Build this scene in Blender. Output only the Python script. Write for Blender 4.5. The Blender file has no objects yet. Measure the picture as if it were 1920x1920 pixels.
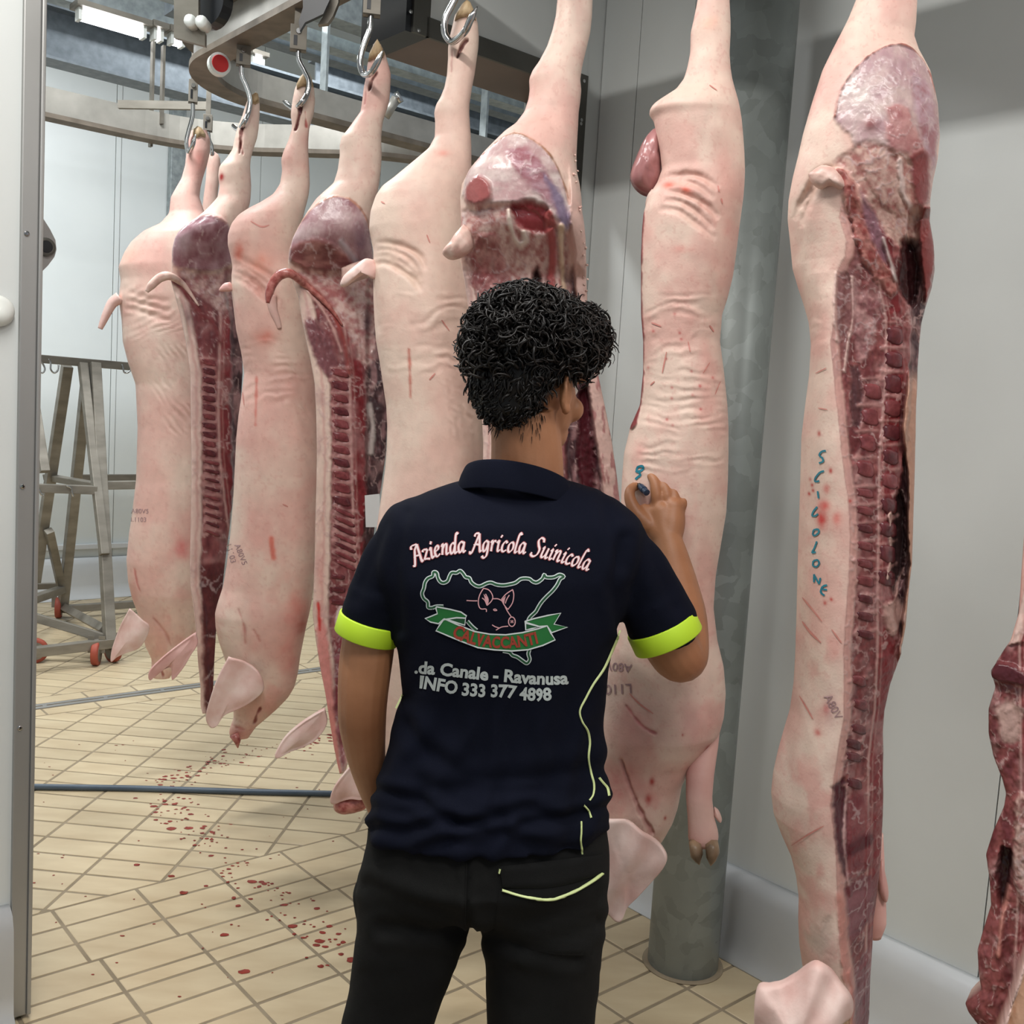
import bpy, bmesh, math, random
import numpy as np
from math import sin, cos, pi, radians, sqrt, atan2
from mathutils import Vector, Matrix
from mathutils.bvhtree import BVHTree

# ------------------------------------------------------------------ camera
F = 1900.0; CAMZ = 1.60
_d = np.array([(-242 - 960) / F, (20500 - 960) / F, 1.0]); _d /= np.linalg.norm(_d)
_up = -_d
_fw = np.array([0, 0, 1.0]) - _up[2] * _up; _fw /= np.linalg.norm(_fw)
_rt = np.cross(_fw, _up)
RM = np.stack([_rt, _fw, _up])
scene = bpy.context.scene
COL = scene.collection
cam_data = bpy.data.cameras.new('camera'); cam = bpy.data.objects.new('camera', cam_data); COL.objects.link(cam)
cam_data.sensor_width = 36.0; cam_data.lens = F / 1920.0 * 36.0; cam_data.clip_start = 0.05; cam_data.clip_end = 60
_m = Matrix.Identity(4)
for i in range(3):
    _m[i][0] = RM[i, 0]; _m[i][1] = -RM[i, 1]; _m[i][2] = -RM[i, 2]
_m[2][3] = CAMZ
cam.matrix_world = _m
scene.camera = cam
# ------------------------------------------------------------------ world, exposure
world = bpy.data.worlds.new('world'); scene.world = world; world.use_nodes = True
world.node_tree.nodes['Background'].inputs[0].default_value = (0.86, 0.93, 1.0, 1)
world.node_tree.nodes['Background'].inputs[1].default_value = 0.36
scene.view_settings.view_transform = 'Standard'; scene.view_settings.look = 'None'
scene.view_settings.exposure = -0.14; scene.view_settings.gamma = 1.0
scene.view_settings.use_curve_mapping = False
try:
    scene.cycles.use_denoising = True
    scene.cycles.max_bounces = 4; scene.cycles.diffuse_bounces = 2; scene.cycles.glossy_bounces = 2
    scene.cycles.caustics_reflective = False; scene.cycles.caustics_refractive = False
    scene.cycles.use_adaptive_sampling = True; scene.cycles.adaptive_threshold = 0.05
except Exception:
    pass
# ------------------------------------------------------------------ large lights (ceiling lamps of the place)
TH = radians(40.8)
E1 = np.array([cos(TH), sin(TH)]); E2 = np.array([-sin(TH), cos(TH)])
def AB(a, b, z=0.0):
    """room coordinates: a across the opening (to the right wall), b along the right wall (away)"""
    p = a * E1 + b * E2
    return np.array([p[0], p[1], z])
LAMP_NEAR = 42.0; LAMP_FAR = 80.0
def area_light(name, loc, sx, sy, power, rotz, col=(1, 0.98, 0.95), tilt=0.0):
    l = bpy.data.lights.new(name, 'AREA'); l.shape = 'RECTANGLE'; l.size = sx; l.size_y = sy
    l.energy = power; l.color = col
    o = bpy.data.objects.new(name, l); COL.objects.link(o)
    o.location = loc; o.rotation_euler = (tilt, 0, rotz)
    return o
# (lamp bodies are built further down at the same places)
NEAR_LAMPS = [(0.35, 1.45, 3.36, 'a'), (0.35, -0.35, 3.36, 'a'), (2.05, -0.9, 3.36, 'a')]
FAR_LAMPS = [(0.9, 3.75, 3.95), (2.9, 5.2, 4.25), (0.9, 6.6, 4.25)]
for i, (a, b, z, k) in enumerate(NEAR_LAMPS):
    area_light('ceiling_lamp_light', AB(a, b, z - 0.075), 1.3, 0.14, LAMP_NEAR * (1.0 if i < 2 else 0.7), TH + pi / 2)
for i, (a, b, z) in enumerate(FAR_LAMPS):
    area_light('ceiling_lamp_light', AB(a, b, z - 0.075), 1.4, 0.14, LAMP_FAR, TH, (0.95, 0.98, 1.0))

# ------------------------------------------------------------------ projection helpers (photo pixel -> real place)
def ray(px, py):
    return RM @ np.array([(px - 960) / F, (py - 960) / F, 1.0])
def atY(px, py, Y):
    r = ray(px, py); return r * (Y / r[1]) + [0, 0, CAMZ]
def atZ(px, py, Z):
    r = ray(px, py); return r * ((Z - CAMZ) / r[2]) + [0, 0, CAMZ]
def atB(px, py, b):
    r = ray(px, py); return r * (b / (r[:2] @ E2)) + [0, 0, CAMZ]
def atA(px, py, a):
    r = ray(px, py); return r * (a / (r[:2] @ E1)) + [0, 0, CAMZ]
def proj(P):
    c = RM.T @ (np.array(P, float) - [0, 0, CAMZ]); return 960 + F * c[0] / c[2], 960 + F * c[1] / c[2]

# ------------------------------------------------------------------ generic helpers
def lin(c):
    c = np.array(c, float) / 255.0
    return np.where(c <= 0.04045, c / 12.92, ((c + 0.055) / 1.055) ** 2.4)
def rgba(c):
    l = lin(c); return (float(l[0]), float(l[1]), float(l[2]), 1.0)
def tag(o, label=None, cat=None, group=None, kind=None):
    if label: o['label'] = label
    if cat: o['category'] = cat
    if group: o['group'] = group
    if kind: o['kind'] = kind
    return o
def empty(name, loc=(0, 0, 0), parent=None):
    o = bpy.data.objects.new(name, None); COL.objects.link(o); o.location = loc; o.empty_display_size = 0.05
    if parent: o.parent = parent
    return o
def wpos(o):
    p = o.location.copy()
    if o.parent is not None: p = p + o.matrix_parent_inverse.translation + wpos(o.parent)
    return p
def link_mesh(name, me, mat=None, parent=None, smooth=False):
    o = bpy.data.objects.new(name, me); COL.objects.link(o)
    if mat is not None:
        me.materials.append(mat)
    if parent is not None:
        o.parent = parent
        o.matrix_parent_inverse = Matrix.Translation(-wpos(parent))
    if smooth and len(me.polygons):
        me.polygons.foreach_set('use_smooth', np.ones(len(me.polygons), dtype=bool))
    return o
def mesh_from(verts, faces):
    me = bpy.data.meshes.new('mesh'); me.from_pydata([tuple(map(float, v)) for v in verts], [], [tuple(f) for f in faces]); me.update()
    return me
class MB:
    """collects shapes in world space, builds ONE mesh object"""
    def __init__(s): s.v = []; s.f = []
    def add(s, v, f):
        n = len(s.v); s.v += [tuple(map(float, p)) for p in v]; s.f += [tuple(i + n for i in q) for q in f]; return s
    def box(s, c, ux, uy, uz, hx, hy, hz, bev=0.0):
        c = np.array(c, float); ux, uy, uz = (np.array(u, float) for u in (ux, uy, uz))
        if bev <= 0:
            v = [c + sx * hx * ux + sy * hy * uy + sz * hz * uz for sx in (-1, 1) for sy in (-1, 1) for sz in (-1, 1)]
            return s.add(v, [(0, 1, 3, 2), (4, 6, 7, 5), (0, 4, 5, 1), (2, 3, 7, 6), (0, 2, 6, 4), (1, 5, 7, 3)])
        bm = bmesh.new()
        r = bmesh.ops.create_cube(bm, size=2.0)
        for q in bm.verts: q.co = Vector((q.co.x * hx, q.co.y * hy, q.co.z * hz))
        bmesh.ops.bevel(bm, geom=bm.edges[:], offset=bev, segments=2, affect='EDGES', profile=0.6)
        v = [c + q.co.x * ux + q.co.y * uy + q.co.z * uz for q in bm.verts]
        bm.verts.index_update()
        fs = [tuple(q.index for q in fc.verts) for fc in bm.faces]
        bm.free()
        return s.add(v, fs)
    def abbox(s, a0, a1, b0, b1, z0, z1, bev=0.0):
        return s.box(AB((a0 + a1) / 2, (b0 + b1) / 2, (z0 + z1) / 2), [E1[0], E1[1], 0], [E2[0], E2[1], 0], [0, 0, 1], abs(a1 - a0) / 2, abs(b1 - b0) / 2, abs(z1 - z0) / 2, bev)
    def beam(s, p, q, w, h, up=(0, 0, 1), bev=0.0):
        p = np.array(p, float); q = np.array(q, float); d = q - p; L = np.linalg.norm(d); d /= L
        sd = np.cross(d, np.array(up, float)); sd /= np.linalg.norm(sd); u2 = np.cross(sd, d)
        return s.box((p + q) / 2, d, sd, u2, L / 2, w / 2, h / 2, bev)
    def tube(s, pts, r, n=10, cap=True, flat=1.0):
        pts = [np.array(p, float) for p in pts]; m = len(pts)
        rs = r if hasattr(r, '__len__') else [r] * m
        base = len(s.v); ref = None
        for i in range(m):
            d = pts[min(i + 1, m - 1)] - pts[max(i - 1, 0)]; d /= (np.linalg.norm(d) + 1e-12)
            if ref is None:
                ref = np.array([0, 0, 1.0]) if abs(d[2]) < 0.9 else np.array([1.0, 0, 0])
            x = ref - d * (ref @ d); x /= (np.linalg.norm(x) + 1e-12); y = np.cross(d, x); ref = x
            for k in range(n):
                an = 2 * pi * k / n
                s.v.append(tuple(pts[i] + rs[i] * (cos(an) * x + flat * sin(an) * y)))
        for i in range(m - 1):
            for k in range(n):
                a = base + i * n + k; b = base + i * n + (k + 1) % n
                s.f.append((a, b, b + n, a + n))
        if cap:
            s.f.append(tuple(base + k for k in range(n))[::-1])
            s.f.append(tuple(base + (m - 1) * n + k for k in range(n)))
        return s
    def lathe(s, c, axis, prof, n=24):
        axis = np.array(axis, float); axis /= np.linalg.norm(axis)
        ref = np.array([0, 0, 1.0]) if abs(axis[2]) < 0.9 else np.array([1.0, 0, 0])
        x = np.cross(axis, ref); x /= np.linalg.norm(x); y = np.cross(axis, x); c = np.array(c, float)
        base = len(s.v)
        for (h, r) in prof:
            for k in range(n):
                an = 2 * pi * k / n
                s.v.append(tuple(c + axis * h + r * (cos(an) * x + sin(an) * y)))
        for i in range(len(prof) - 1):
            for k in range(n):
                a = base + i * n + k; b = base + i * n + (k + 1) % n
                s.f.append((a, b, b + n, a + n))
        s.f.append(tuple(base + k for k in range(n))[::-1]); s.f.append(tuple(base + (len(prof) - 1) * n + k for k in range(n)))
        return s
    def prism(s, poly, d):
        """poly: ordered 3D points (planar), extruded by vector d"""
        n = len(poly); d = np.array(d, float)
        v = [np.array(p, float) for p in poly] + [np.array(p, float) + d for p in poly]
        f = [tuple(range(n))[::-1], tuple(range(n, 2 * n))] + [(i, (i + 1) % n, n + (i + 1) % n, n + i) for i in range(n)]
        return s.add(v, f)
    def build(s, name, mat=None, parent=None, smooth=False, norm=True):
        me = mesh_from(s.v, s.f)
        if norm:
            bm = bmesh.new(); bm.from_mesh(me); bmesh.ops.recalc_face_normals(bm, faces=bm.faces[:]); bm.to_mesh(me); bm.free()
        return link_mesh(name, me, mat, parent, smooth)
def smooth_path(pts, n=8):
    """Catmull-Rom through points"""
    P = [np.array(p, float) for p in pts]; P = [2 * P[0] - P[1]] + P + [2 * P[-1] - P[-2]]
    out = []
    for i in range(1, len(P) - 2):
        for k in range(n):
            t = k / n
            a, b, c, d = P[i - 1], P[i], P[i + 1], P[i + 2]
            out.append(0.5 * ((2 * b) + (-a + c) * t + (2 * a - 5 * b + 4 * c - d) * t * t + (-a + 3 * b - 3 * c + d) * t ** 3))
    out.append(P[-2]); return out

# numpy value noise
_rng = np.random.RandomState(7); _T = _rng.rand(256, 256).astype(np.float64)
def vnoise(x, y):
    x = np.asarray(x, float); y = np.asarray(y, float)
    xi = np.floor(x).astype(int); yi = np.floor(y).astype(int); fx = x - xi; fy = y - yi
    fx = fx * fx * (3 - 2 * fx); fy = fy * fy * (3 - 2 * fy)
    g = lambda i, j: _T[i & 255, j & 255]
    return (g(xi, yi) * (1 - fx) + g(xi + 1, yi) * fx) * (1 - fy) + (g(xi, yi + 1) * (1 - fx) + g(xi + 1, yi + 1) * fx) * fy
def fbm(x, y, o=4):
    s = 0; a = 0.5; t = 0
    for k in range(o):
        s = s + a * vnoise(np.asarray(x) * 2 ** k + 17.3 * k, np.asarray(y) * 2 ** k + 5.1 * k); t += a; a *= 0.5
    return s / t
def sstep(a, b, x):
    t = np.clip((x - a) / (b - a), 0, 1); return t * t * (3 - 2 * t)

# ------------------------------------------------------------------ materials
def new_mat(name):
    m = bpy.data.materials.new(name); m.use_nodes = True
    nt = m.node_tree; b = nt.nodes['Principled BSDF']; return m, nt, b
def mat_noise(name, c1, c2, scale=8.0, rough=0.5, metal=0.0, bump=0.0, bscale=60.0, detail=5.0, stretch=None, spec=0.5, rrange=0.0, coat=0.0, bdist=0.002):
    m, nt, b = new_mat(name)
    tc = nt.nodes.new('ShaderNodeTexCoord'); mp = nt.nodes.new('ShaderNodeMapping')
    nt.links.new(tc.outputs['Object'], mp.inputs[0])
    if stretch: mp.inputs['Scale'].default_value = stretch
    n = nt.nodes.new('ShaderNodeTexNoise'); n.inputs['Scale'].default_value = scale; n.inputs['Detail'].default_value = detail
    nt.links.new(mp.outputs[0], n.inputs['Vector'])
    r = nt.nodes.new('ShaderNodeValToRGB'); r.color_ramp.elements[0].position = 0.32; r.color_ramp.elements[1].position = 0.68
    r.color_ramp.elements[0].color = rgba(c1); r.color_ramp.elements[1].color = rgba(c2)
    nt.links.new(n.outputs['Fac'], r.inputs[0]); nt.links.new(r.outputs[0], b.inputs['Base Color'])
    b.inputs['Roughness'].default_value = rough; b.inputs['Metallic'].default_value = metal
    b.inputs['Specular IOR Level'].default_value = spec; b.inputs['Coat Weight'].default_value = coat
    if rrange > 0:
        mr = nt.nodes.new('ShaderNodeMapRange'); mr.inputs[3].default_value = max(0.02, rough - rrange); mr.inputs[4].default_value = min(1, rough + rrange)
        nt.links.new(n.outputs['Fac'], mr.inputs[0]); nt.links.new(mr.outputs[0], b.inputs['Roughness'])
    if bump > 0:
        n2 = nt.nodes.new('ShaderNodeTexNoise'); n2.inputs['Scale'].default_value = bscale; n2.inputs['Detail'].default_value = 3
        nt.links.new(mp.outputs[0], n2.inputs['Vector'])
        bp = nt.nodes.new('ShaderNodeBump'); bp.inputs['Strength'].default_value = bump; bp.inputs['Distance'].default_value = bdist
        nt.links.new(n2.outputs['Fac'], bp.inputs['Height']); nt.links.new(bp.outputs[0], b.inputs['Normal'])
    return m
M = {}
M['wall'] = mat_noise('wall_panel_white', (214, 217, 214), (224, 227, 224), 1.5, 0.42, bump=0.05, bscale=300)
M['wall_far'] = mat_noise('far_wall_white', (222, 228, 228), (232, 237, 236), 1.2, 0.4)
M['curb'] = mat_noise('curb_white', (216, 219, 222), (228, 231, 233), 3, 0.3)
M['grout'] = mat_noise('grout', (134, 120, 98), (158, 143, 120), 9, 0.9, bump=0.3, bscale=150)
M['steel'] = mat_noise('stainless_steel', (158, 157, 154), (172, 171, 168), 3, 0.42, metal=0.55, stretch=(1, 1, 0.4), rrange=0.04)
M['steel_dull'] = mat_noise('dull_stainless', (122, 116, 106), (150, 144, 133), 5, 0.5, metal=0.45, stretch=(1, 1, 3))
M['chrome'] = mat_noise('polished_hook_steel', (170, 170, 170), (200, 200, 200), 20, 0.16, metal=1.0)
M['galv'] = mat_noise('galvanised_steel', (140, 148, 150), (168, 176, 177), 28, 0.45, metal=0.35, detail=2)
M['galv_dark'] = mat_noise('galvanised_beam', (104, 112, 118), (122, 130, 136), 24, 0.5, metal=0.3, detail=2)
M['brown'] = mat_noise('brown_soffit', (110, 96, 90), (130, 115, 108), 3, 0.55)
M['dark_trim'] = mat_noise('dark_metal_trim', (86, 85, 80), (106, 105, 99), 4, 0.45, metal=0.5)
M['black'] = mat_noise('black_plastic', (20, 22, 25), (32, 35, 40), 6, 0.35)
M['rail'] = mat_noise('rail_steel', (160, 156, 148), (188, 184, 175), 7, 0.38, metal=0.4)
M['rail_dirty'] = mat_noise('dirty_rail_underside', (108, 98, 86), (134, 123, 110), 14, 0.6, metal=0.2)
M['orange'] = mat_noise('orange_rubber', (150, 66, 50), (172, 82, 62), 12, 0.6)
M['hose'] = mat_noise('blue_grey_hose', (62, 76, 92), (84, 98, 112), 6, 0.45)
M['white_pl'] = mat_noise('white_plastic', (226, 228, 222), (236, 238, 232), 4, 0.3)
M['red'] = mat_noise('red_plastic', (205, 48, 50), (222, 66, 64), 4, 0.4)
M['blood'] = mat_noise('blood', (120, 34, 24), (158, 58, 44), 40, 0.25)
M['paper'] = mat_noise('paper_white', (225, 226, 224), (235, 236, 234), 6, 0.7)
def emis_mat(name, col, s):
    m, nt, b = new_mat(name)
    b.inputs['Base Color'].default_value = (0.9, 0.9, 0.9, 1); b.inputs['Emission Color'].default_value = (*col, 1); b.inputs['Emission Strength'].default_value = s
    return m
M['tube_on'] = emis_mat('lit_tube', (0.93, 0.95, 1.0), 9.0)
# per tile random tint
def tile_mat():
    m, nt, b = new_mat('floor_tile_beige')
    oi = nt.nodes.new('ShaderNodeObjectInfo'); tc = nt.nodes.new('ShaderNodeTexCoord')
    geo = nt.nodes.new('ShaderNodeNewGeometry')
    n = nt.nodes.new('ShaderNodeTexNoise'); n.inputs['Scale'].default_value = 4.0; n.inputs['Detail'].default_value = 6
    mp = nt.nodes.new('ShaderNodeMapping'); mp.inputs['Scale'].default_value = (1, 3, 1); mp.inputs['Rotation'].default_value = (0, 0, -TH)
    nt.links.new(geo.outputs['Position'], mp.inputs[0]); nt.links.new(mp.outputs[0], n.inputs['Vector'])
    r = nt.nodes.new('ShaderNodeValToRGB'); r.color_ramp.elements[0].position = 0.3; r.color_ramp.elements[1].position = 0.7
    r.color_ramp.elements[0].color = rgba((196, 175, 141)); r.color_ramp.elements[1].color = rgba((214, 196, 162))
    nt.links.new(n.outputs['Fac'], r.inputs[0])
    hs = nt.nodes.new('ShaderNodeHueSaturation')
    mr = nt.nodes.new('ShaderNodeMapRange'); mr.inputs[3].default_value = 0.93; mr.inputs[4].default_value = 1.05
    nt.links.new(oi.outputs['Random'], mr.inputs[0]); nt.links.new(mr.outputs[0], hs.inputs['Value'])
    nt.links.new(r.outputs[0], hs.inputs['Color']); nt.links.new(hs.outputs[0], b.inputs['Base Color'])
    b.inputs['Roughness'].default_value = 0.38
    return m
M['tile'] = tile_mat()
# =================================================================== FLOOR
def clip_poly(poly, n, c, keep=-1):
    out = []
    for i in range(len(poly)):
        p, q = poly[i], poly[(i + 1) % len(poly)]
        dp = (p @ n - c) * -keep; dq = (q @ n - c) * -keep
        if dp >= 0: out.append(p)
        if (dp >= 0) != (dq >= 0):
            t = dp / (dp - dq); out.append(p + t * (q - p))
    return out
def clip_keep(poly, n, lo=None, hi=None):
    n = np.array(n, float)
    if lo is not None: poly = clip_poly(poly, n, lo, keep=-1)
    if hi is not None and len(poly) > 2: poly = clip_poly(poly, -n, -hi, keep=-1)
    return poly
A_WALL = 2.53; B_OPEN = 2.60; B_BACK = 7.90; Z_LINT = 2.70; T_WALL = 0.25
fl = MB().abbox(-1.6, A_WALL + 0.02, -1.6, B_OPEN + T_WALL, -0.06, -0.0022).abbox(-1.6, 6.5, B_OPEN + T_WALL, B_BACK, -0.06, -0.0022).build('floor', M['grout'])
tag(fl, kind='structure')
G1 = np.array([cos(TH - pi / 4), sin(TH - pi / 4)]); G2 = np.array([-sin(TH - pi / 4), cos(TH - pi / 4)])
J = 0.0055
def tile_quad(o1, o2, d1, d2, i0, i1, j0, j1):
    return [d1 * x + d2 * y for (x, y) in ((i0 + J, j0 + J), (i1 - J, j0 + J), (i1 - J, j1 - J), (i0 + J, j1 - J))]
tiles = []
def add_tile(p, lo, hi, nmax=None):
    p = clip_keep(p, E2, lo + J * 0.9, hi - J * 0.9)
    if len(p) < 3: return
    p = clip_keep(p, E1, -1.5, A_WALL if hi < 3 else 6.4)
    if len(p) < 3: return
    ar = 0.5 * abs(sum(p[i][0] * p[(i + 1) % len(p)][1] - p[(i + 1) % len(p)][0] * p[i][1] for i in range(len(p))))
    if ar < 2e-4: return
    c = sum(p) / len(p)
    r = RM.T @ np.array([c[0], c[1], -CAMZ])
    if r[2] < 0.5: return
    px, py = 960 + F * r[0] / r[2], 960 + F * r[1] / r[2]
    if px < -350 or px > 2300 or py > 2300: return
    tiles.append((ar * abs(r[1]) / r[2] ** 3 * (1.0 if (0 < px < 1920 and py < 1920) else 0.02), p))
# wall-aligned courses near the opening
rows = [3.118, 3.0, 2.882, 2.765]
for k in range(3):
    for i in range(-16, 14):
        a0 = 0.93 + 0.257 * i; add_tile(tile_quad(0, 0, E1, E2, a0, a0 + 0.257, rows[k + 1], rows[k]), rows[k + 1], rows[k])
rows2 = [2.765, 2.637, 2.567]
while rows2[-1] > -0.5: rows2.append(rows2[-1] - 0.1235)
for k in range(len(rows2) - 1):
    for i in range(-16, 14):
        a0 = 0.957 + 0.2565 * i; add_tile(tile_quad(0, 0, E1, E2, a0, a0 + 0.2565, rows2[k + 1], rows2[k]), rows2[k + 1], rows2[k])
# diagonal field, drain courses, diagonal field behind
def diag_field(lo, hi, o1, o2):
    for i in range(-30, 30):
        for j in range(-5, 60):
            g = o1 + 0.2645 * i; h = o2 + 0.1225 * j
            q = tile_quad(0, 0, G1, G2, g, g + 0.2645, h, h + 0.1225)
            m = [x @ E2 for x in q]
            if max(m) < lo or min(m) > hi: continue
            add_tile(q, lo, hi)
diag_field(3.118, 5.085, -1.572, 2.983)
diag_field(5.40, B_BACK - 0.06, -1.64, 3.02)
for (lo, hi) in ((5.085, 5.195), (5.285, 5.40)):
    for i in range(-10, 22):
        a0 = 1.738 + 0.257 * i; add_tile(tile_quad(0, 0, E1, E2, a0, a0 + 0.257, lo, hi), lo, hi)
tiles.sort(key=lambda t: -t[0])
def tile_geo(p, mb, jit):
    n = len(p); c = sum(p) / n
    bot = [np.array([q[0], q[1], -0.02]) for q in p]
    mid = [np.array([q[0], q[1], -0.0012 + jit]) for q in p]
    top = []
    for q in p:
        d = c - q; L = np.linalg.norm(d); k = min(0.0022 / L, 0.4); top.append(np.array([q[0] + d[0] * k, q[1] + d[1] * k, jit]))
    v = bot + mid + top
    f = [(i, (i + 1) % n, n + (i + 1) % n, n + i) for i in range(n)] + [(n + i, n + (i + 1) % n, 2 * n + (i + 1) % n, 2 * n + i) for i in range(n)] + [tuple(range(2 * n, 3 * n))]
    mb.add(v, f)
random.seed(3)
rest = MB()
for k, (_, p) in enumerate(tiles):
    p = p if sum(p[i][0] * p[(i + 1) % len(p)][1] - p[(i + 1) % len(p)][0] * p[i][1] for i in range(len(p))) > 0 else p[::-1]
    jit = random.uniform(-0.0006, 0.0)
    if k < 300:
        mb = MB(); tile_geo(p, mb, jit); mb.build('tile', M['tile'], fl, norm=False)
    else:
        tile_geo(p, rest, jit)
tag(rest.build('tile_field', M['tile'], fl, norm=False), kind='stuff')

# =================================================================== WALLS
def cove(mb, P0, P1, nrm, h=0.25, d=0.075):
    """sanitary curb: rounded profile swept from P0 to P1, nrm points into the room"""
    prof = [(0, h + 0.012), (0.018, h + 0.01), (0.038, h - 0.004), (0.05, h - 0.035), (0.055, h * 0.62), (0.057, h * 0.35), (0.060, 0.05), (d - 0.006, 0.018), (d + 0.004, 0.004), (d + 0.005, 0.0), (0, 0.0)]
    P0 = np.array(P0, float); P1 = np.array(P1, float); nrm = np.array(nrm, float)
    n = len(prof); v = []
    for P in (P0, P1):
        for (x, z) in prof: v.append([P[0] + nrm[0] * x, P[1] + nrm[1] * x, z])
    f = [(i, (i + 1) % n, n + (i + 1) % n, n + i) for i in range(n)] + [tuple(range(n)), tuple(range(n, 2 * n))[::-1]]
    return mb.add(v, f)
# right wall: insulated panels with narrow joints
wr = MB().abbox(A_WALL + 0.004, A_WALL + 0.12, -1.6, B_OPEN, 0, 3.9).build('wall_right', M['dark_trim']); tag(wr, kind='structure')
bj = [-1.6, -0.14, 1.03, 2.20, 2.43, B_OPEN]
for k in range(len(bj) - 1):
    MB().abbox(A_WALL, A_WALL + 0.05, bj[k] + 0.0015, bj[k + 1] - 0.0015, 0.0, 3.9, 0.0012).build('panel', M['wall'], wr)
br = cove(MB(), AB(A_WALL, -1.6), AB(A_WALL, B_OPEN), [-E1[0], -E1[1]]).build('baseboard_right', M['curb'], smooth=True); tag(br, kind='structure')
# partition with the wide opening
A_L = 0.722; A_R = 2.40
pw = MB().abbox(-1.6, A_L - 0.044, B_OPEN, B_OPEN + T_WALL, 0, 3.9).build('wall_partition', M['wall']); tag(pw, kind='structure')
MB().abbox(A_R + 0.06, A_WALL + 0.05, B_OPEN + 0.002, B_OPEN + T_WALL, 0, 3.9).build('panel', M['wall'], pw)
MB().abbox(A_L - 0.044, 1.18, B_OPEN, B_OPEN + T_WALL, 3.0, 3.9).build('panel', M['wall'], pw)
MB().abbox(1.80, A_R + 0.06, B_OPEN, B_OPEN + T_WALL, Z_LINT + 0.055, 3.9).build('panel', M['wall'], pw)
MB().abbox(1.18, 1.80, B_OPEN, B_OPEN + T_WALL, 3.35, 3.9).build('panel', M['wall'], pw)
MB().abbox(1.80, A_R, B_OPEN + 0.002, B_OPEN + T_WALL - 0.002, Z_LINT, Z_LINT + 0.055).build('soffit', M['brown'], pw)
bp = cove(MB(), AB(-1.6, B_OPEN), AB(A_L - 0.05, B_OPEN), [-E2[0], -E2[1]], h=0.30, d=0.10).build('baseboard_left', M['curb'], smooth=True); tag(bp, kind='structure')
# stainless door frame on the left jamb, dark frame right and above
tr = empty('trim_1', AB(A_L - 0.03, B_OPEN, 0)); tag(tr, kind='structure')
MB().abbox(A_L - 0.046, A_L - 0.008, B_OPEN - 0.012, B_OPEN + T_WALL + 0.01, 0.012, 3.3, 0.003).build('jamb', M['steel'], tr)
MB().abbox(A_L - 0.008, A_L + 0.002, B_OPEN - 0.018, B_OPEN + T_WALL + 0.01, 0.012, 3.3, 0.003).build('jamb_edge', M['steel'], tr)
for (x, y) in ((50, 438), (42, 912), (37, 1365)):
    P = atB(x, y, B_OPEN - 0.012)
    MB().lathe(P, [-E2[0], -E2[1], 0], [(0, 0.006), (0.002, 0.006), (0.003, 0.004), (0.0032, 0.0)], 12).build('rivet', M['chrome'], tr)
tr2 = empty('trim_2', AB(A_R, B_OPEN, 0)); tag(tr2, kind='structure')
MB().abbox(A_R, A_R + 0.062, B_OPEN - 0.006, B_OPEN + 0.004, 0, Z_LINT + 0.055).build('jamb', M['dark_trim'], tr2)
MB().abbox(A_R, A_R + 0.012, B_OPEN, B_OPEN + T_WALL, 0, Z_LINT).build('jamb_lining', M['dark_trim'], tr2)
MB().abbox(1.79, A_R + 0.0, B_OPEN - 0.006, B_OPEN + 0.004, Z_LINT - 0.002, Z_LINT + 0.055).build('lintel', M['dark_trim'], tr2)
MB().abbox(1.74, 1.80, B_OPEN - 0.006, B_OPEN + 0.004, Z_LINT - 0.002, 3.38).build('notch_edge', M['dark_trim'], tr2)
MB().abbox(1.72, 1.80, B_OPEN + 0.004, B_OPEN + T_WALL, Z_LINT - 0.002, 3.38).build('notch_lining', M['black'], tr2)
for (x, y) in ((770, 22), (785, 57), (1095, 152), (1090, 225), (1089, 232)):
    P = atB(x, y, B_OPEN - 0.006)
    MB().lathe(P, [-E2[0], -E2[1], 0], [(0, 0.006), (0.002, 0.006), (0.003, 0.0)], 12).build('rivet', M['chrome'], tr2)
# far wall of the next room
wb = MB().abbox(-1.6, 6.5, B_BACK + 0.004, B_BACK + 0.12, 0, 5.2).build('wall_back', M['dark_trim']); tag(wb, kind='structure')
aj = [-1.6]
for px in (218, 226): pass
aS = float(atB(222, 300, B_BACK)[:2] @ E1)
aj = [-1.6, aS - 2.3, aS - 1.15, aS - 0.02, aS + 0.02, aS + 1.15, aS + 2.3, 6.5]
for k in range(len(aj) - 1):
    MB().abbox(aj[k] + 0.002, aj[k + 1] - 0.002, B_BACK - (0.006 if abs(aj[k + 1] - aj[k]) < 0.1 else 0), B_BACK + 0.05, 0, 5.2, 0.0015).build('panel', M['wall_far'], wb)
bb = cove(MB(), AB(-1.6, B_BACK), AB(6.5, B_BACK), [-E2[0], -E2[1]], h=0.30, d=0.09).build('baseboard_back', M['curb'], smooth=True); tag(bb, kind='structure')
t3 = MB().abbox(-1.6, 6.5, B_BACK - 0.035, B_BACK, 0.375, 0.415, 0.006).build('trim_3', M['curb']); tag(t3, kind='structure')
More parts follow.
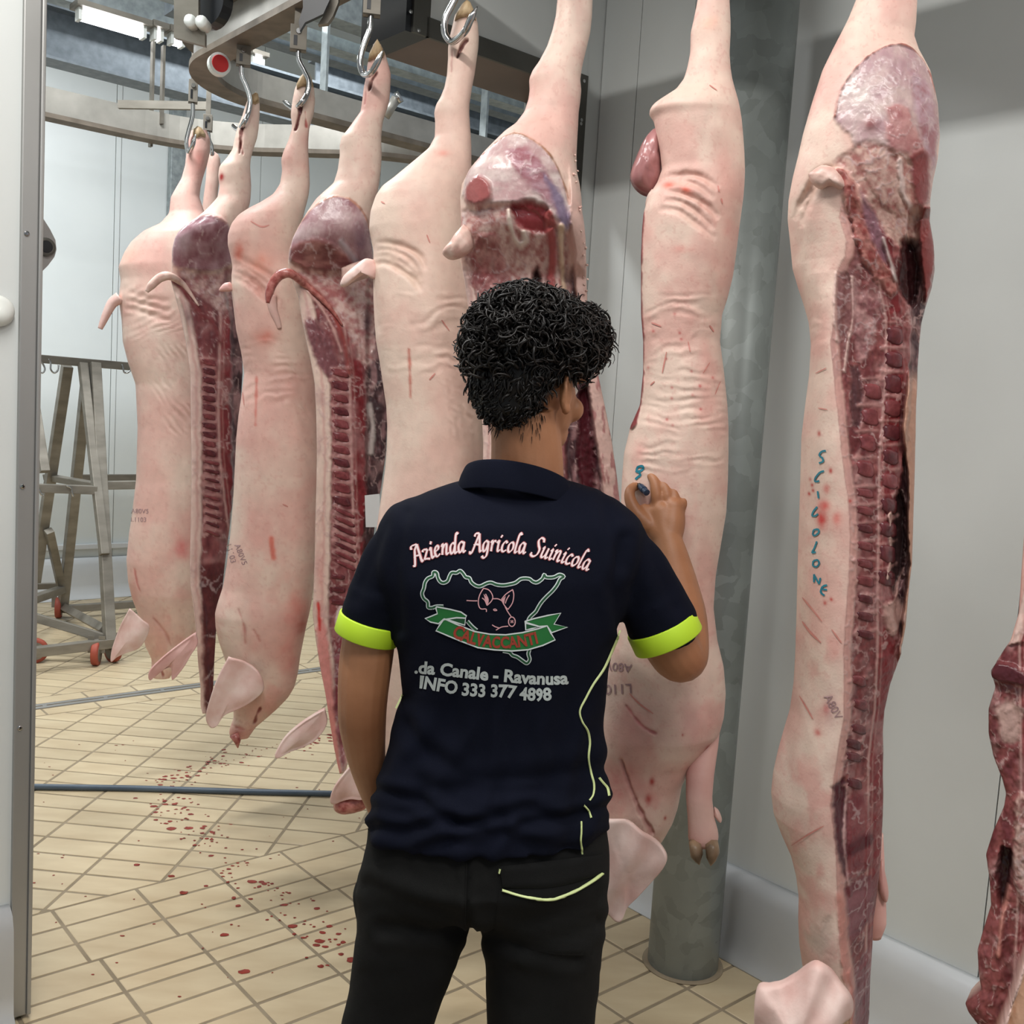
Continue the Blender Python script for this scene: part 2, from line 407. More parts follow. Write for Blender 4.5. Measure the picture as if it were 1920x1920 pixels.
# column with hinges on the far wall
aC = float(atB(331, 350, B_BACK - 0.05)[:2] @ E1)
t4 = empty('trim_4', AB(aC, B_BACK - 0.05, 0)); tag(t4, kind='structure')
MB().abbox(aC - 0.055, aC + 0.055, B_BACK - 0.07, B_BACK, 0.4, 4.2, 0.005).build('door_post', M['galv'], t4)
for z in (2.28, 2.62, 2.9, 3.2):
    MB().tube([AB(aC + 0.075, B_BACK - 0.06, z), AB(aC + 0.075, B_BACK - 0.06, z + 0.09)], 0.018, 8).build('hinge', M['galv'], t4)
wl = MB().abbox(-1.72, -1.6, B_OPEN + T_WALL, B_BACK, 0, 5.2).build('wall_left', M['wall_far']); tag(wl, kind='structure')
wf = MB().abbox(6.5, 6.62, B_OPEN + T_WALL, B_BACK, 0, 5.2).build('wall_far_right', M['wall_far']); tag(wf, kind='structure')
ce = MB().abbox(-1.6, 6.5, B_OPEN + T_WALL, B_BACK, 5.2, 5.3).build('ceiling', M['wall_far']); tag(ce, kind='structure')
cn = MB().abbox(-1.6, A_WALL + 0.12, -1.6, B_OPEN + T_WALL, 3.9, 4.0).build('ceiling_near', M['wall']); tag(cn, kind='structure')

# =================================================================== POLE
pc = AB(2.335, 1.80)
po = empty('support_column', (pc[0], pc[1], 0))
tag(po, 'thick round galvanised steel column standing against the right wall', 'column')
def galv_pole():
    m, nt, b = new_mat('galvanised_pole')
    tc = nt.nodes.new('ShaderNodeTexCoord'); v = nt.nodes.new('ShaderNodeTexVoronoi'); v.inputs['Scale'].default_value = 24; v.feature = 'F1'
    n0 = nt.nodes.new('ShaderNodeTexNoise'); n0.inputs['Scale'].default_value = 7; n0.inputs['Detail'].default_value = 6
    mx = nt.nodes.new('ShaderNodeMix'); mx.data_type = 'VECTOR'; mx.inputs[0].default_value = 0.12
    nt.links.new(tc.outputs['Object'], mx.inputs[4]); nt.links.new(n0.outputs['Color'], mx.inputs[5]); nt.links.new(tc.outputs['Object'], n0.inputs['Vector'])
    nt.links.new(mx.outputs[1], v.inputs['Vector'])
    r = nt.nodes.new('ShaderNodeValToRGB'); e = r.color_ramp.elements
    e[0].color = rgba((108, 112, 108)); e[1].color = rgba((150, 156, 153)); e[0].position = 0.3; e[1].position = 0.95
    sp = nt.nodes.new('ShaderNodeSeparateColor'); nt.links.new(v.outputs['Color'], sp.inputs[0])
    ad = nt.nodes.new('ShaderNodeMath'); ad.operation = 'MULTIPLY_ADD'; ad.inputs[1].default_value = 0.26
    ml = nt.nodes.new('ShaderNodeMath'); ml.operation = 'MULTIPLY'; ml.inputs[1].default_value = 1.0
    n1 = nt.nodes.new('ShaderNodeTexNoise'); n1.inputs['Scale'].default_value = 3.2; n1.inputs['Detail'].default_value = 8; nt.links.new(tc.outputs['Object'], n1.inputs['Vector'])
    nt.links.new(n1.outputs['Fac'], ml.inputs[0]); nt.links.new(sp.outputs[0], ad.inputs[0]); nt.links.new(ml.outputs[0], ad.inputs[2])
    nt.links.new(ad.outputs[0], r.inputs[0]); nt.links.new(r.outputs[0], b.inputs['Base Color'])
    b.inputs['Metallic'].default_value = 0.3; b.inputs['Roughness'].default_value = 0.42
    return m
M['pole'] = galv_pole()
MB().lathe([pc[0], pc[1], 0], [0, 0, 1], [(0.0, 0.102), (0.004, 0.104), (3.9, 0.104)], 56).build('shaft', M['pole'], po, smooth=True)
MB().lathe([pc[0], pc[1], 0], [0, 0, 1], [(0.0, 0.120), (0.003, 0.119), (0.004, 0.106)], 40).build('mortar_ring', M['grout'], po, smooth=True)

# =================================================================== DRAIN, HOSE, BLOOD
dr = empty('floor_drain', AB(2.0, 5.24, 0)); tag(dr, 'long stainless slot drain set into the tiles under the carcasses', 'drain')
MB().abbox(-1.2, 5.5, 5.203, 5.232, -0.02, 0.0015).build('edge_bar', M['steel'], dr)
MB().abbox(-1.2, 5.5, 5.248, 5.277, -0.02, 0.0015).build('edge_bar', M['steel'], dr)
MB().abbox(-1.2, 5.5, 5.232, 5.248, -0.02, -0.012).build('channel', M['black'], dr)
for k in range(20):
    a0 = -0.6 + 0.3 * k
    MB().abbox(a0, a0 + 0.02, 5.230, 5.250, -0.012, 0.0012).build('bridge', M['steel'], dr)
hp = [atZ(x, y, 0.0125) for (x, y) in ((-400, 1462), (-100, 1470), (62, 1475), (250, 1478), (450, 1484), (620, 1488), (800, 1493), (1000, 1500), (1150, 1512))]
tag(MB().tube(smooth_path(hp, 6), 0.0118, 12).build('water_hose', M['hose'], smooth=True), 'blue grey hose lying straight across the tiled floor', 'hose')
# dried blood drops below the rail
random.seed(11)
bl = MB()
def drop(x, y, r, el=1.0):
    n = 9; c = np.array([x, y]); ph = random.uniform(0, 6.28); v = []; 
    for k in range(n):
        an = 2 * pi * k / n + ph; rr = r * (1 + random.uniform(-0.22, 0.22))
        v.append([c[0] + rr * cos(an) * el, c[1] + rr * sin(an), 0.0009])
    v.append([c[0], c[1], 0.0013])
    bl.add(v, [(k, (k + 1) % n, n) for k in range(n)])
trail = [(1.52, 2.35), (1.53, 2.8), (1.54, 3.2), (1.53, 3.6), (1.60, 3.9), (1.85, 4.07), (2.25, 4.1), (2.7, 4.12)]
tp = smooth_path(trail, 20)
for k in range(300):
    p = tp[random.randrange(len(tp))]; s = random.gauss(0, 0.055); t = random.gauss(0, 0.05)
    q = AB(p[0] + s, p[1] + t); r = random.choice([0.003, 0.004, 0.005, 0.0065, 0.0085])
    drop(q[0], q[1], r, random.uniform(0.9, 1.5))
for k in range(90):
    q = AB(random.uniform(0.9, 2.3), random.uniform(2.3, 4.6)); drop(q[0], q[1], random.choice([0.002, 0.003, 0.004]), random.uniform(0.8, 1.8))
for (x, y, r) in ((344, 1674, 0.011), (420, 1753, 0.010), (458, 1822, 0.012), (256, 1622, 0.009), (288, 1512, 0.011), (353, 1553, 0.013), (322, 1554, 0.014), (660, 1800, 0.013), (600, 1765, 0.011), (550, 1737, 0.011), (473, 1653, 0.012)):
    q = atZ(x, y, 0); drop(q[0], q[1], r, 1.3)
tag(bl.build('blood_drops', M['blood'], norm=False), 'dried dark red blood drops scattered in a curved trail over the beige tiles', 'stain', kind='stuff')

# =================================================================== OVERHEAD RAIL
ZR = 2.81; A_R0 = 1.58; B_ARC = 3.63; RAD = 0.40
def sweep(pts, prof, mb):
    """sweep a closed (side, z) profile along a horizontal path"""
    n = len(prof); pts = [np.array(p, float) for p in pts]; m = len(pts); base = len(mb.v); v = []
    for i in range(m):
        d = pts[min(i + 1, m - 1)] - pts[max(i - 1, 0)]; d[2] = 0; d /= np.linalg.norm(d); sd = np.array([d[1], -d[0], 0])
        for (x, z) in prof: v.append(pts[i] + sd * x + np.array([0, 0, z]))
    f = [(i * n + k, i * n + (k + 1) % n, (i + 1) * n + (k + 1) % n, (i + 1) * n + k) for i in range(m - 1) for k in range(n)]
    f += [tuple(range(n))[::-1], tuple(range((m - 1) * n, m * n))]
    return mb.add(v, f)
path = [AB(A_R0, b, ZR) for b in np.linspace(-1.4, B_ARC, 20)]
for k in range(1, 25):
    an = pi - (pi / 2) * k / 24
    path.append(AB(A_R0 + RAD + RAD * cos(an), B_ARC + RAD * sin(an), ZR))
path += [AB(a, B_ARC + RAD, ZR) for a in np.linspace(A_R0 + RAD + 0.15, 5.6, 14)]
rl = empty('overhead_rail', AB(A_R0, B_ARC, ZR)); tag(rl, 'curved overhead conveyor rail of flat steel bending back above the hanging carcasses', 'rail')
sweep(path, [(-0.035, 0.01), (0.035, 0.01), (0.035, 0.115), (-0.035, 0.115)], MB()).build('rail_bar', M['rail'], rl)
sweep(path, [(-0.05, -0.012), (0.05, -0.012), (0.05, 0.01), (-0.05, 0.01)], MB()).build('rail_flange', M['rail_dirty'], rl)
sweep(path[:38], [(-0.09, 0.115), (0.07, 0.115), (0.07, 0.128), (-0.09, 0.128)], MB()).build('cover_plate', M['rail_dirty'], rl)
r2 = empty('overhead_rail', AB(1.4, 5.0, ZR)); tag(r2, 'straight pale overhead rail further back running left past the door frame', 'rail')
p2 = smooth_path([AB(a, b, ZR) for (a, b) in ((-1.2, 5.02), (0.5, 5.0), (1.4, 5.0), (1.95, 4.97), (2.25, 4.82), (2.5, 4.55), (2.75, 4.3), (3.1, 4.17), (3.6, 4.14))], 8)
sweep(p2, [(-0.03, 0.0), (0.03, 0.0), (0.03, 0.115), (-0.03, 0.115)], MB()).build('rail_bar', M['rail'], r2)
sweep(p2, [(-0.045, -0.02), (0.045, -0.02), (0.045, 0.0), (-0.045, 0.0)], MB()).build('rail_flange', M['rail_dirty'], r2)
# hangers of the rails
def hanger(par, P, h, w=0.045, mat='galv'):
    P = np.array(P, float)
    MB().beam(P + [0, 0, 0.06], P + [0, 0, h], w, 0.012, up=(E1[0], E1[1], 0)).build('hanger', M[mat], par)
for px, top in ((604, 46), (907, 145)):
    P = atB(px, 235, B_ARC + RAD + 0.055); hanger(rl, [P[0], P[1], ZR - 0.03], 0.62, 0.05)
P = atB(303, 215, 4.94); hanger(r2, [P[0], P[1], ZR], 0.42, 0.03, 'steel_dull')
P = atB(284, 200, 5.05); hanger(r2, [P[0], P[1], ZR - 0.09], 0.55, 0.03, 'steel_dull')
# guard plate and rollers of the drive above the bend
gp = empty('drive_plate', AB(1.47, 3.5, ZR)); tag(gp, 'dark drive plate with cream rollers hanging above the rail bend', 'machine part')
Y = 3.36
def quadpx(mb, pts, Yd, th=0.02):
    return mb.prism([atY(x, y, Yd) for (x, y) in pts], [0, th, 0])
quadpx(MB(), [(326, -120), (372, -120), (372, 40), (384, 62), (384, 86), (326, 70)], Y).build('plate', M['steel_dull'], gp)
for (x, y) in ((359, 42), (380, 44)):
    c = atY(x, y, Y - 0.02); MB().lathe(c, [0, 1, 0], [(-0.02, 0.0), (-0.02, 0.018), (-0.015, 0.02), (0.03, 0.02), (0.035, 0.0)], 14).build('roller', M['white_pl'], gp, smooth=True)
c = atY(398, 8, Y + 0.05)
MB().lathe(c, [0.5, 0.8, 0], [(-0.02, 0.02), (-0.02, 0.075), (0.02, 0.075), (0.02, 0.02)], 24).build('wheel', M['black'], gp, smooth=False)
# plate and black flap above hook 3
g2 = empty('rail_guard', atY(610, 10, 3.0)); tag(g2, 'black bent guard flap beside the rail above the third hook', 'guard')
quadpx(MB(), [(566, -60), (622, -60), (618, 0), (606, 26), (572, 42), (562, 58), (560, 40), (568, 14)], 2.98, 0.015).build('flap', M['black'], g2)
quadpx(MB(), [(606, -60), (640, -60), (634, 5), (624, 30), (614, 44), (596, 46), (606, 30)], 3.02, 0.02).build('bracket', M['steel_dull'], g2)
# red and white round indicator
ind = empty('round_indicator', atY(413, 122, 3.6)); tag(ind, 'small round red indicator with white rim on the rail bend', 'indicator')
c = atY(412, 120, 3.6)
MB().lathe(c, [0.55, -0.8, 0.05], [(-0.02, 0.038), (0.004, 0.038), (0.006, 0.030), (0.003, 0.0)], 24).build('rim', M['white_pl'], ind, smooth=False)
MB().lathe(c + np.array([0.55, -0.8, 0.05]) * 0.006, [0.55, -0.8, 0.05], [(0.0, 0.029), (0.003, 0.028), (0.004, 0.0)], 24).build('lens', M['red'], ind, smooth=False)

# =================================================================== BEAMS AND LAMPS of the next room
def beam_px(name, p0, p1, b, h, w, mat, label, extend=(0.0, 0.0), cat='beam', flange=True):
    """beam parallel to the partition wall; p0,p1 = photo points on its LOWER edge"""
    A = atB(p0[0], p0[1], b); B = atB(p1[0], p1[1], b); z = (A[2] + B[2]) / 2
    a0 = A[:2] @ E1 - extend[0]; a1 = B[:2] @ E1 + extend[1]
    o = empty(name, AB((a0 + a1) / 2, b, z)); tag(o, label, cat)
    if flange:
        MB().abbox(a0, a1, b - w / 2, b + w / 2, z, z + 0.014).build('flange', M[mat], o)
        MB().abbox(a0, a1, b - w / 2, b + w / 2, z + h - 0.014, z + h).build('flange', M[mat], o)
        MB().abbox(a0, a1, b - 0.008, b + 0.008, z + 0.014, z + h - 0.014).build('web', M[mat], o)
    else:
        MB().abbox(a0, a1, b - w / 2, b + w / 2, z, z + h).build('profile', M[mat], o)
    return o
beam_px('steel_beam', (85, 122), (329, 172), 5.75, 0.27, 0.16, 'galv_dark', 'deep galvanised steel beam crossing behind the curved rail', (1.5, 3.5))
beam_px('ceiling_beam', (127, 16), (322, 60), 5.30, 0.20, 0.10, 'galv', 'galvanised channel beam carrying the lit tube lamps top left', (1.5, 0.12))
beam_px('cable_tray', (574, 85), (836, 160), 4.55, 0.055, 0.10, 'galv', 'pale galvanised channel running behind the hind legs to the dark jamb', (0.7, 2.4), flange=False)
beam_px('cable_tray', (574, 106), (836, 184), 4.72, 0.07, 0.10, 'galv_dark', 'dark lower channel under the pale galvanised one', (0.7, 2.4), flange=False)
beam_px('ceiling_beam', (618, 40), (690, 64), 4.35, 0.16, 0.12, 'galv', 'pale wide galvanised beam at the top beside the black flap', (0.15, 1.6), flange=False)
beam_px('steel_beam', (640, 225), (836, 258), 5.9, 0.30, 0.20, 'galv_dark', 'dark grey beam behind the back rail arm', (0.2, 2.0))
# thin bar with hanging wire
o = MB().beam(atY(222, 196, 4.72), atY(390, 199, 4.72), 0.02, 0.035).build('pull_bar', M['steel_dull']); tag(o, 'thin horizontal steel bar crossing in front of the straight rail', 'bar')
def lamp(px0, px1, b, label, tube=True):
    A = atB(px0[0], px0[1], b); B = atB(px1[0], px1[1], b); z = (A[2] + B[2]) / 2; a0 = A[:2] @ E1; a1 = B[:2] @ E1
    o = empty('tube_lamp', AB((a0 + a1) / 2, b, z)); tag(o, label, 'lamp')
    MB().abbox(a0 - 0.03, a1 + 0.03, b - 0.06, b + 0.06, z + 0.03, z + 0.055).build('housing', M['steel_dull'], o)
    MB().tube([AB(a0, b, z), AB(a1, b, z)], 0.026, 12).build('tube', M['tube_on'], o, smooth=True)
    for a in (a0 - 0.006, a1 + 0.006): MB().abbox(a - 0.008, a + 0.008, b - 0.028, b + 0.028, z - 0.026, z + 0.04).build('end_cap', M['white_pl'], o)
lamp((150, 31), (266, 60), 5.2, 'long lit white tube lamp under the beam at top left')
lamp((290, 66), (298, 69), 5.2, 'short bright lamp piece right of the long tube lamp')
lamp((322, 74), (338, 80), 5.2, 'short lit tube lamp beside the dark drive plate')
lamp((474, 113), (489, 118), 6.3, 'tiny lit lamp behind the second hook')
for (a, b, z), lb_ in zip(FAR_LAMPS, ('nearest high ceiling lamp of the further room', 'middle high ceiling lamp of the further room', 'rearmost high ceiling lamp of the further room')):
    o = empty('ceiling_lamp', AB(a, b, z)); tag(o, lb_, 'lamp', 'ceiling lamps of the further room')
    MB().abbox(a - 0.75, a + 0.75, b - 0.09, b + 0.09, z - 0.05, z + 0.05).build('housing', M['white_pl'], o)
for (a, b, z, k), lb_ in zip(NEAR_LAMPS, ('ceiling lamp of the near room closest to the opening', 'ceiling lamp of the near room above the viewer', 'ceiling lamp of the near room beside the right wall')):
    o = empty('ceiling_lamp', AB(a, b, z)); tag(o, lb_, 'lamp', 'ceiling lamps of the near room')
    MB().abbox(a - 0.09, a + 0.09, b - 0.7, b + 0.7, z - 0.05, z + 0.05).build('housing', M['white_pl'], o)
# small clutter behind the legs: valves on a plate
va = empty('valve_block', atY(790, 232, 5.2)); tag(va, 'grey valve plate with dark knobs behind the fourth carcass leg', 'valve')
quadpx(MB(), [(725, 208), (812, 232), (812, 258), (725, 236)], 5.25, 0.03).build('plate', M['galv_dark'], va)
for (x, y) in ((754, 232), (768, 236), (789, 240), (802, 244)):
    MB().lathe(atY(x, y, 5.22), [0, -1, 0], [(0, 0.022), (0.03, 0.02), (0.034, 0.0)], 12).build('knob', M['black'], va)
pl = empty('pneumatic_cylinder', atY(735, 205, 4.6)); tag(pl, 'small tilted metal cylinder behind the fourth carcass leg', 'cylinder')
MB().tube([atY(722, 218, 4.6), atY(743, 185, 4.6)], 0.022, 12).build('barrel', M['rail'], pl, smooth=True)
MB().tube([atY(743, 185, 4.6), atY(751, 180, 4.6)], 0.026, 12).build('cap', M['chrome'], pl, smooth=True)
# sliding-door roller plate next to the left jamb
rp = empty('door_roller_plate', atB(88, 460, 2.95)); tag(rp, 'rounded steel plate with black round hole behind the left door frame', 'plate')
pts = [(60, 385), (80, 408), (94, 430), (104, 450), (106, 468), (102, 482), (90, 498), (76, 512), (60, 520)]
MB().prism([atB(x, y, 2.93) for (x, y) in pts], AB(0, 0.02)).build('plate', M['steel'], rp)
c = atB(86, 463, 2.925)
MB().lathe(c, [-E2[0], -E2[1], 0], [(0.0, 0.024), (0.005, 0.024), (0.006, 0.018), (0.004, 0.0)], 24).build('ring', M['dark_trim'], rp)
MB().lathe(c + np.array([-E2[0], -E2[1], 0]) * 0.005, [-E2[0], -E2[1], 0], [(0.0, 0.016), (0.002, 0.016), (0.0025, 0.0)], 20).build('hole', M['black'], rp)
# white knob on the partition
kn = empty('wall_knob', atB(-4, 583, B_OPEN)); tag(kn, 'white round plastic dome on the wall at the left edge', 'knob')
MB().lathe(atB(-6, 583, B_OPEN), [-E2[0], -E2[1], 0], [(0, 0.036), (0.012, 0.036), (0.02, 0.032), (0.027, 0.022), (0.03, 0.0)], 28).build('dome', M['white_pl'], kn, smooth=True)

# =================================================================== HOOK RACK TROLLEY
rk = empty('hook_trolley', AB(2.0, 6.4, 0)); tag(rk, 'stainless A-frame meat trolley with small hooks and orange castors', 'trolley')
def bpx(name, p, bp, q, bq, w=0.055, mat='steel_dull'):
    P = atB(p[0], p[1], bp); Q = atB(q[0], q[1], bq)
    return MB().beam(P, Q, w, w, up=(E2[0], E2[1], 0.01), bev=0.004).build(name, M[mat], rk)
bpx('ridge_bar', (20, 668), 6.55, (300, 692), 6.55, 0.05)
bpx('leg', (178, 682), 6.50, (206, 1205), 5.90, 0.06)
bpx('leg', (155, 682), 6.52, (196, 1040), 6.05, 0.05)
bpx('leg', (126, 686), 6.6, (66, 1090), 7.1, 0.06)
bpx('leg', (165, 690), 6.62, (117, 1145), 7.25, 0.06)
bpx('leg', (60, 730), 6.4, (84, 885), 6.2, 0.05)
bpx('brace', (92, 995), 6.9, (116, 1105), 7.2, 0.05)
bpx('shelf_bar', (40, 914), 6.2, (180, 919), 6.2, 0.05)
bpx('shelf_bar', (195, 910), 6.25, (320, 908), 6.25, 0.05)
bpx('shelf_bar', (86, 894), 6.95, (178, 910), 6.25, 0.04)
bpx('shelf_bar', (140, 896), 7.0, (330, 895), 7.0, 0.045)
bpx('base_bar', (20, 1228), 5.9, (212, 1205), 5.9, 0.055)
bpx('base_bar', (40, 1150), 6.2, (195, 1196), 5.95, 0.05)
bpx('base_bar', (122, 1140), 7.2, (196, 1180), 6.0, 0.05)
bpx('base_bar', (118, 1142), 7.2, (320, 1128), 7.2, 0.05)
bpx('base_bar', (50, 1128), 6.7, (120, 1104), 7.2, 0.05)
bpx('base_bar', (50, 1100), 7.3, (114, 1098), 7.3, 0.04)
def castor(px, py, b, ax, r=0.072):
    """px,py = ground contact"""
    P = atB(px, py, b); P = np.array([P[0], P[1], r])
    ax = np.array([ax[0], ax[1], 0.0])
    c = empty('castor', P, rk)
    c.matrix_parent_inverse = Matrix.Translation(-rk.location)
    MB().lathe(P, ax, [(-0.02, r * 0.7), (-0.019, r * 0.95), (-0.012, r), (0.012, r), (0.019, r * 0.95), (0.02, r * 0.7)], 28).build('tyre', M['orange'], c, smooth=True)
    MB().lathe(P, ax, [(-0.021, 0.0), (-0.021, r * 0.72), (0.021, r * 0.72), (0.021, 0.0)], 24).build('wheel_disc', M['steel_dull'], c)
    for s in (-1, 1): MB().beam(P + ax * 0.03 * s, P + ax * 0.03 * s + [0, 0, 0.1], 0.004, 0.035, up=ax).build('fork', M['steel_dull'], c)
castor(180, 1250, 5.90, E1 * 0.85 + E2 * -0.5)
castor(211, 1248, 5.93, E1 * 0.98 + E2 * 0.2)
castor(110, 1156, 7.25, E1 * 0.9 + E2 * -0.4)
castor(66, 1212, 6.1, E1 * 0.3 + E2 * 0.95)
for lab, b, pts in (('small S hook on the trolley ridge nearest the door frame', 6.49, [(70, 672), (80, 682), (84, 692), (80, 699), (72, 696)]),
                    ('small S hook hanging from the middle of the trolley ridge', 6.49, [(91, 673), (95, 680), (95, 692), (101, 699), (108, 695), (110, 684)]),
                    ('small bent hook at the right end of the trolley ridge', 6.49, [(229, 683), (232, 696), (235, 699), (241, 698), (246, 692)]),
                    ('small hook hanging low beside the door frame inside the trolley', 6.3, [(70, 864), (74, 876), (80, 884), (86, 882)]),
                    ('small curved hook on the front shelf bar of the trolley', 6.16, [(125, 911), (133, 915), (135, 925), (138, 931)]),
                    ('small curved hook at the left of the front shelf bar', 6.16, [(66, 912), (73, 918), (77, 927), (82, 929)])):
    P = [atB(x, y, b) for (x, y) in pts]
    tag(MB().tube(smooth_path(P, 6), 0.0055, 8).build('rack_hook', M['chrome'], smooth=True), lab, 'hook', 'small hooks on the trolley')
# =================================================================== CARCASSES
def carcass_mat():
    m, nt, b = new_mat('carcass')
    at = nt.nodes.new('ShaderNodeAttribute'); at.attribute_name = 'Col'
    aw = nt.nodes.new('ShaderNodeAttribute'); aw.attribute_name = 'Wet'
    tc = nt.nodes.new('ShaderNodeTexCoord')
    n = nt.nodes.new('ShaderNodeTexNoise'); n.inputs['Scale'].default_value = 38; n.inputs['Detail'].default_value = 6
    nt.links.new(tc.outputs['Object'], n.inputs['Vector'])
    mr = nt.nodes.new('ShaderNodeMapRange'); mr.inputs[1].default_value = 0.3; mr.inputs[2].default_value = 0.7; mr.inputs[3].default_value = 0.95; mr.inputs[4].default_value = 1.04
    nt.links.new(n.outputs['Fac'], mr.inputs[0])
    mx = nt.nodes.new('ShaderNodeVectorMath'); mx.operation = 'SCALE'
    nt.links.new(at.outputs['Color'], mx.inputs[0]); nt.links.new(mr.outputs[0], mx.inputs['Scale'])
    nt.links.new(mx.outputs[0], b.inputs['Base Color'])
    rr = nt.nodes.new('ShaderNodeMapRange'); rr.inputs[3].default_value = 0.52; rr.inputs[4].default_value = 0.26
    nt.links.new(aw.outputs['Fac'], rr.inputs[0]); nt.links.new(rr.outputs[0], b.inputs['Roughness'])
    b.inputs['Specular IOR Level'].default_value = 0.4
    n2 = nt.nodes.new('ShaderNodeTexNoise'); n2.inputs['Scale'].default_value = 220; n2.inputs['Detail'].default_value = 3
    nt.links.new(tc.outputs['Object'], n2.inputs['Vector'])
    bp = nt.nodes.new('ShaderNodeBump'); bp.inputs['Strength'].default_value = 0.22; bp.inputs['Distance'].default_value = 0.0018
    nt.links.new(n2.outputs['Fac'], bp.inputs['Height']); nt.links.new(bp.outputs[0], b.inputs['Normal'])
    return m
M['carcass'] = carcass_mat()
M['hoof'] = mat_noise('hoof_horn', (150, 120, 84), (206, 180, 142), 60, 0.55, bump=0.4, bscale=120, stretch=(1, 1, 0.4))
M['hoof_dark'] = mat_noise('front_hoof_horn', (96, 78, 60), (176, 146, 116), 18, 0.4)
M['vert'] = mat_noise('vertebra_meat', (112, 52, 56), (146, 76, 78), 60, 0.3, bump=0.4, bscale=140)
M['vert_dark'] = mat_noise('vertebra_dark_meat', (84, 36, 42), (118, 56, 60), 60, 0.3, bump=0.4, bscale=140)
M['ham'] = mat_noise('ham_muscle', (150, 88, 88), (190, 136, 134), 22, 0.26, bump=0.35, bscale=90, stretch=(1, 1, 0.35))
M['fat'] = mat_noise('white_fat', (214, 168, 156), (234, 206, 192), 40, 0.4, bump=0.4, bscale=120)
M['redmeat'] = mat_noise('red_meat', (148, 66, 62), (200, 132, 122), 70, 0.28, bump=0.5, bscale=110)
M['ear'] = mat_noise('ear_skin', (222, 178, 168), (238, 212, 202), 14, 0.5, bump=0.3, bscale=90)
M['ear_pink'] = mat_noise('ear_skin_pink', (214, 160, 152), (230, 184, 176), 12, 0.5, bump=0.3, bscale=90)
M['ink'] = mat_noise('blue_marker_ink', (30, 122, 142), (44, 140, 158), 30, 0.5)
M['stamp'] = mat_noise('faded_stamp_ink', (150, 118, 122), (172, 138, 138), 60, 0.6)
M['scratch'] = mat_noise('red_scratch', (178, 84, 76), (200, 108, 98), 60, 0.5)
M['blush'] = mat_noise('skin_mark', (206, 132, 122), (218, 150, 138), 50, 0.5)

SKIN = (230, 197, 183); PINK = (222, 168, 156); CREAM = (234, 211, 193)
FATC = (228, 196, 184); MEAT = (150, 88, 88); MEATD = (110, 54, 58); DARK = (62, 38, 40); PURP = (140, 102, 106); PALE = (206, 176, 166); SILV = (190, 172, 174)

def poly_sd(px, py, poly):
    """signed distance (inside positive) to polygon, vectorised"""
    P = np.array(poly, float); n = len(P)
    lo = P.min(0) - 45; hi = P.max(0) + 45; bb = (px > lo[0]) & (px < hi[0]) & (py > lo[1]) & (py < hi[1])
    if px.ndim == 2:
        out = np.full(px.shape, -45.0)
        if bb.any(): out[bb] = poly_sd(px[bb], py[bb], poly)
        return out
    d = np.full(px.shape, 1e9); ins = np.zeros(px.shape, bool)
    for i in range(n):
        a = P[i]; b = P[(i + 1) % n]; e = b - a
        wx = px - a[0]; wy = py - a[1]
        t = np.clip((wx * e[0] + wy * e[1]) / (e @ e + 1e-9), 0, 1)
        d = np.minimum(d, (wx - e[0] * t) ** 2 + (wy - e[1] * t) ** 2)
        c = ((a[1] > py) != (b[1] > py)) & (px < (b[0] - a[0]) * (py - a[1]) / (b[1] - a[1] + 1e-12) + a[0])
        ins ^= c
    d = np.sqrt(d); return np.where(ins, d, -d)
def line_dt(px, py, pts):
    P = [np.array(p[:2], float) for p in pts]; d = np.full(px.shape, 1e9); par = np.zeros(px.shape); n = len(P) - 1
    for i, (a, b) in enumerate(zip(P[:-1], P[1:])):
        e = b - a; wx = px - a[0]; wy = py - a[1]; t = np.clip((wx * e[0] + wy * e[1]) / (e @ e + 1e-9), 0, 1)
        q = (wx - e[0] * t) ** 2 + (wy - e[1] * t) ** 2; m = q < d; d = np.where(m, q, d); par = np.where(m, (i + t) / n, par)
    return np.sqrt(d), par
def line_d(px, py, pts):
    P = [np.array(p[:2], float) for p in pts]; d = np.full(px.shape, 1e9)
    for a, b in zip(P[:-1], P[1:]):
        e = b - a; wx = px - a[0]; wy = py - a[1]
        t = np.clip((wx * e[0] + wy * e[1]) / (e @ e + 1e-9), 0, 1)
        d = np.minimum(d, (wx - e[0] * t) ** 2 + (wy - e[1] * t) ** 2)
    return np.sqrt(d)

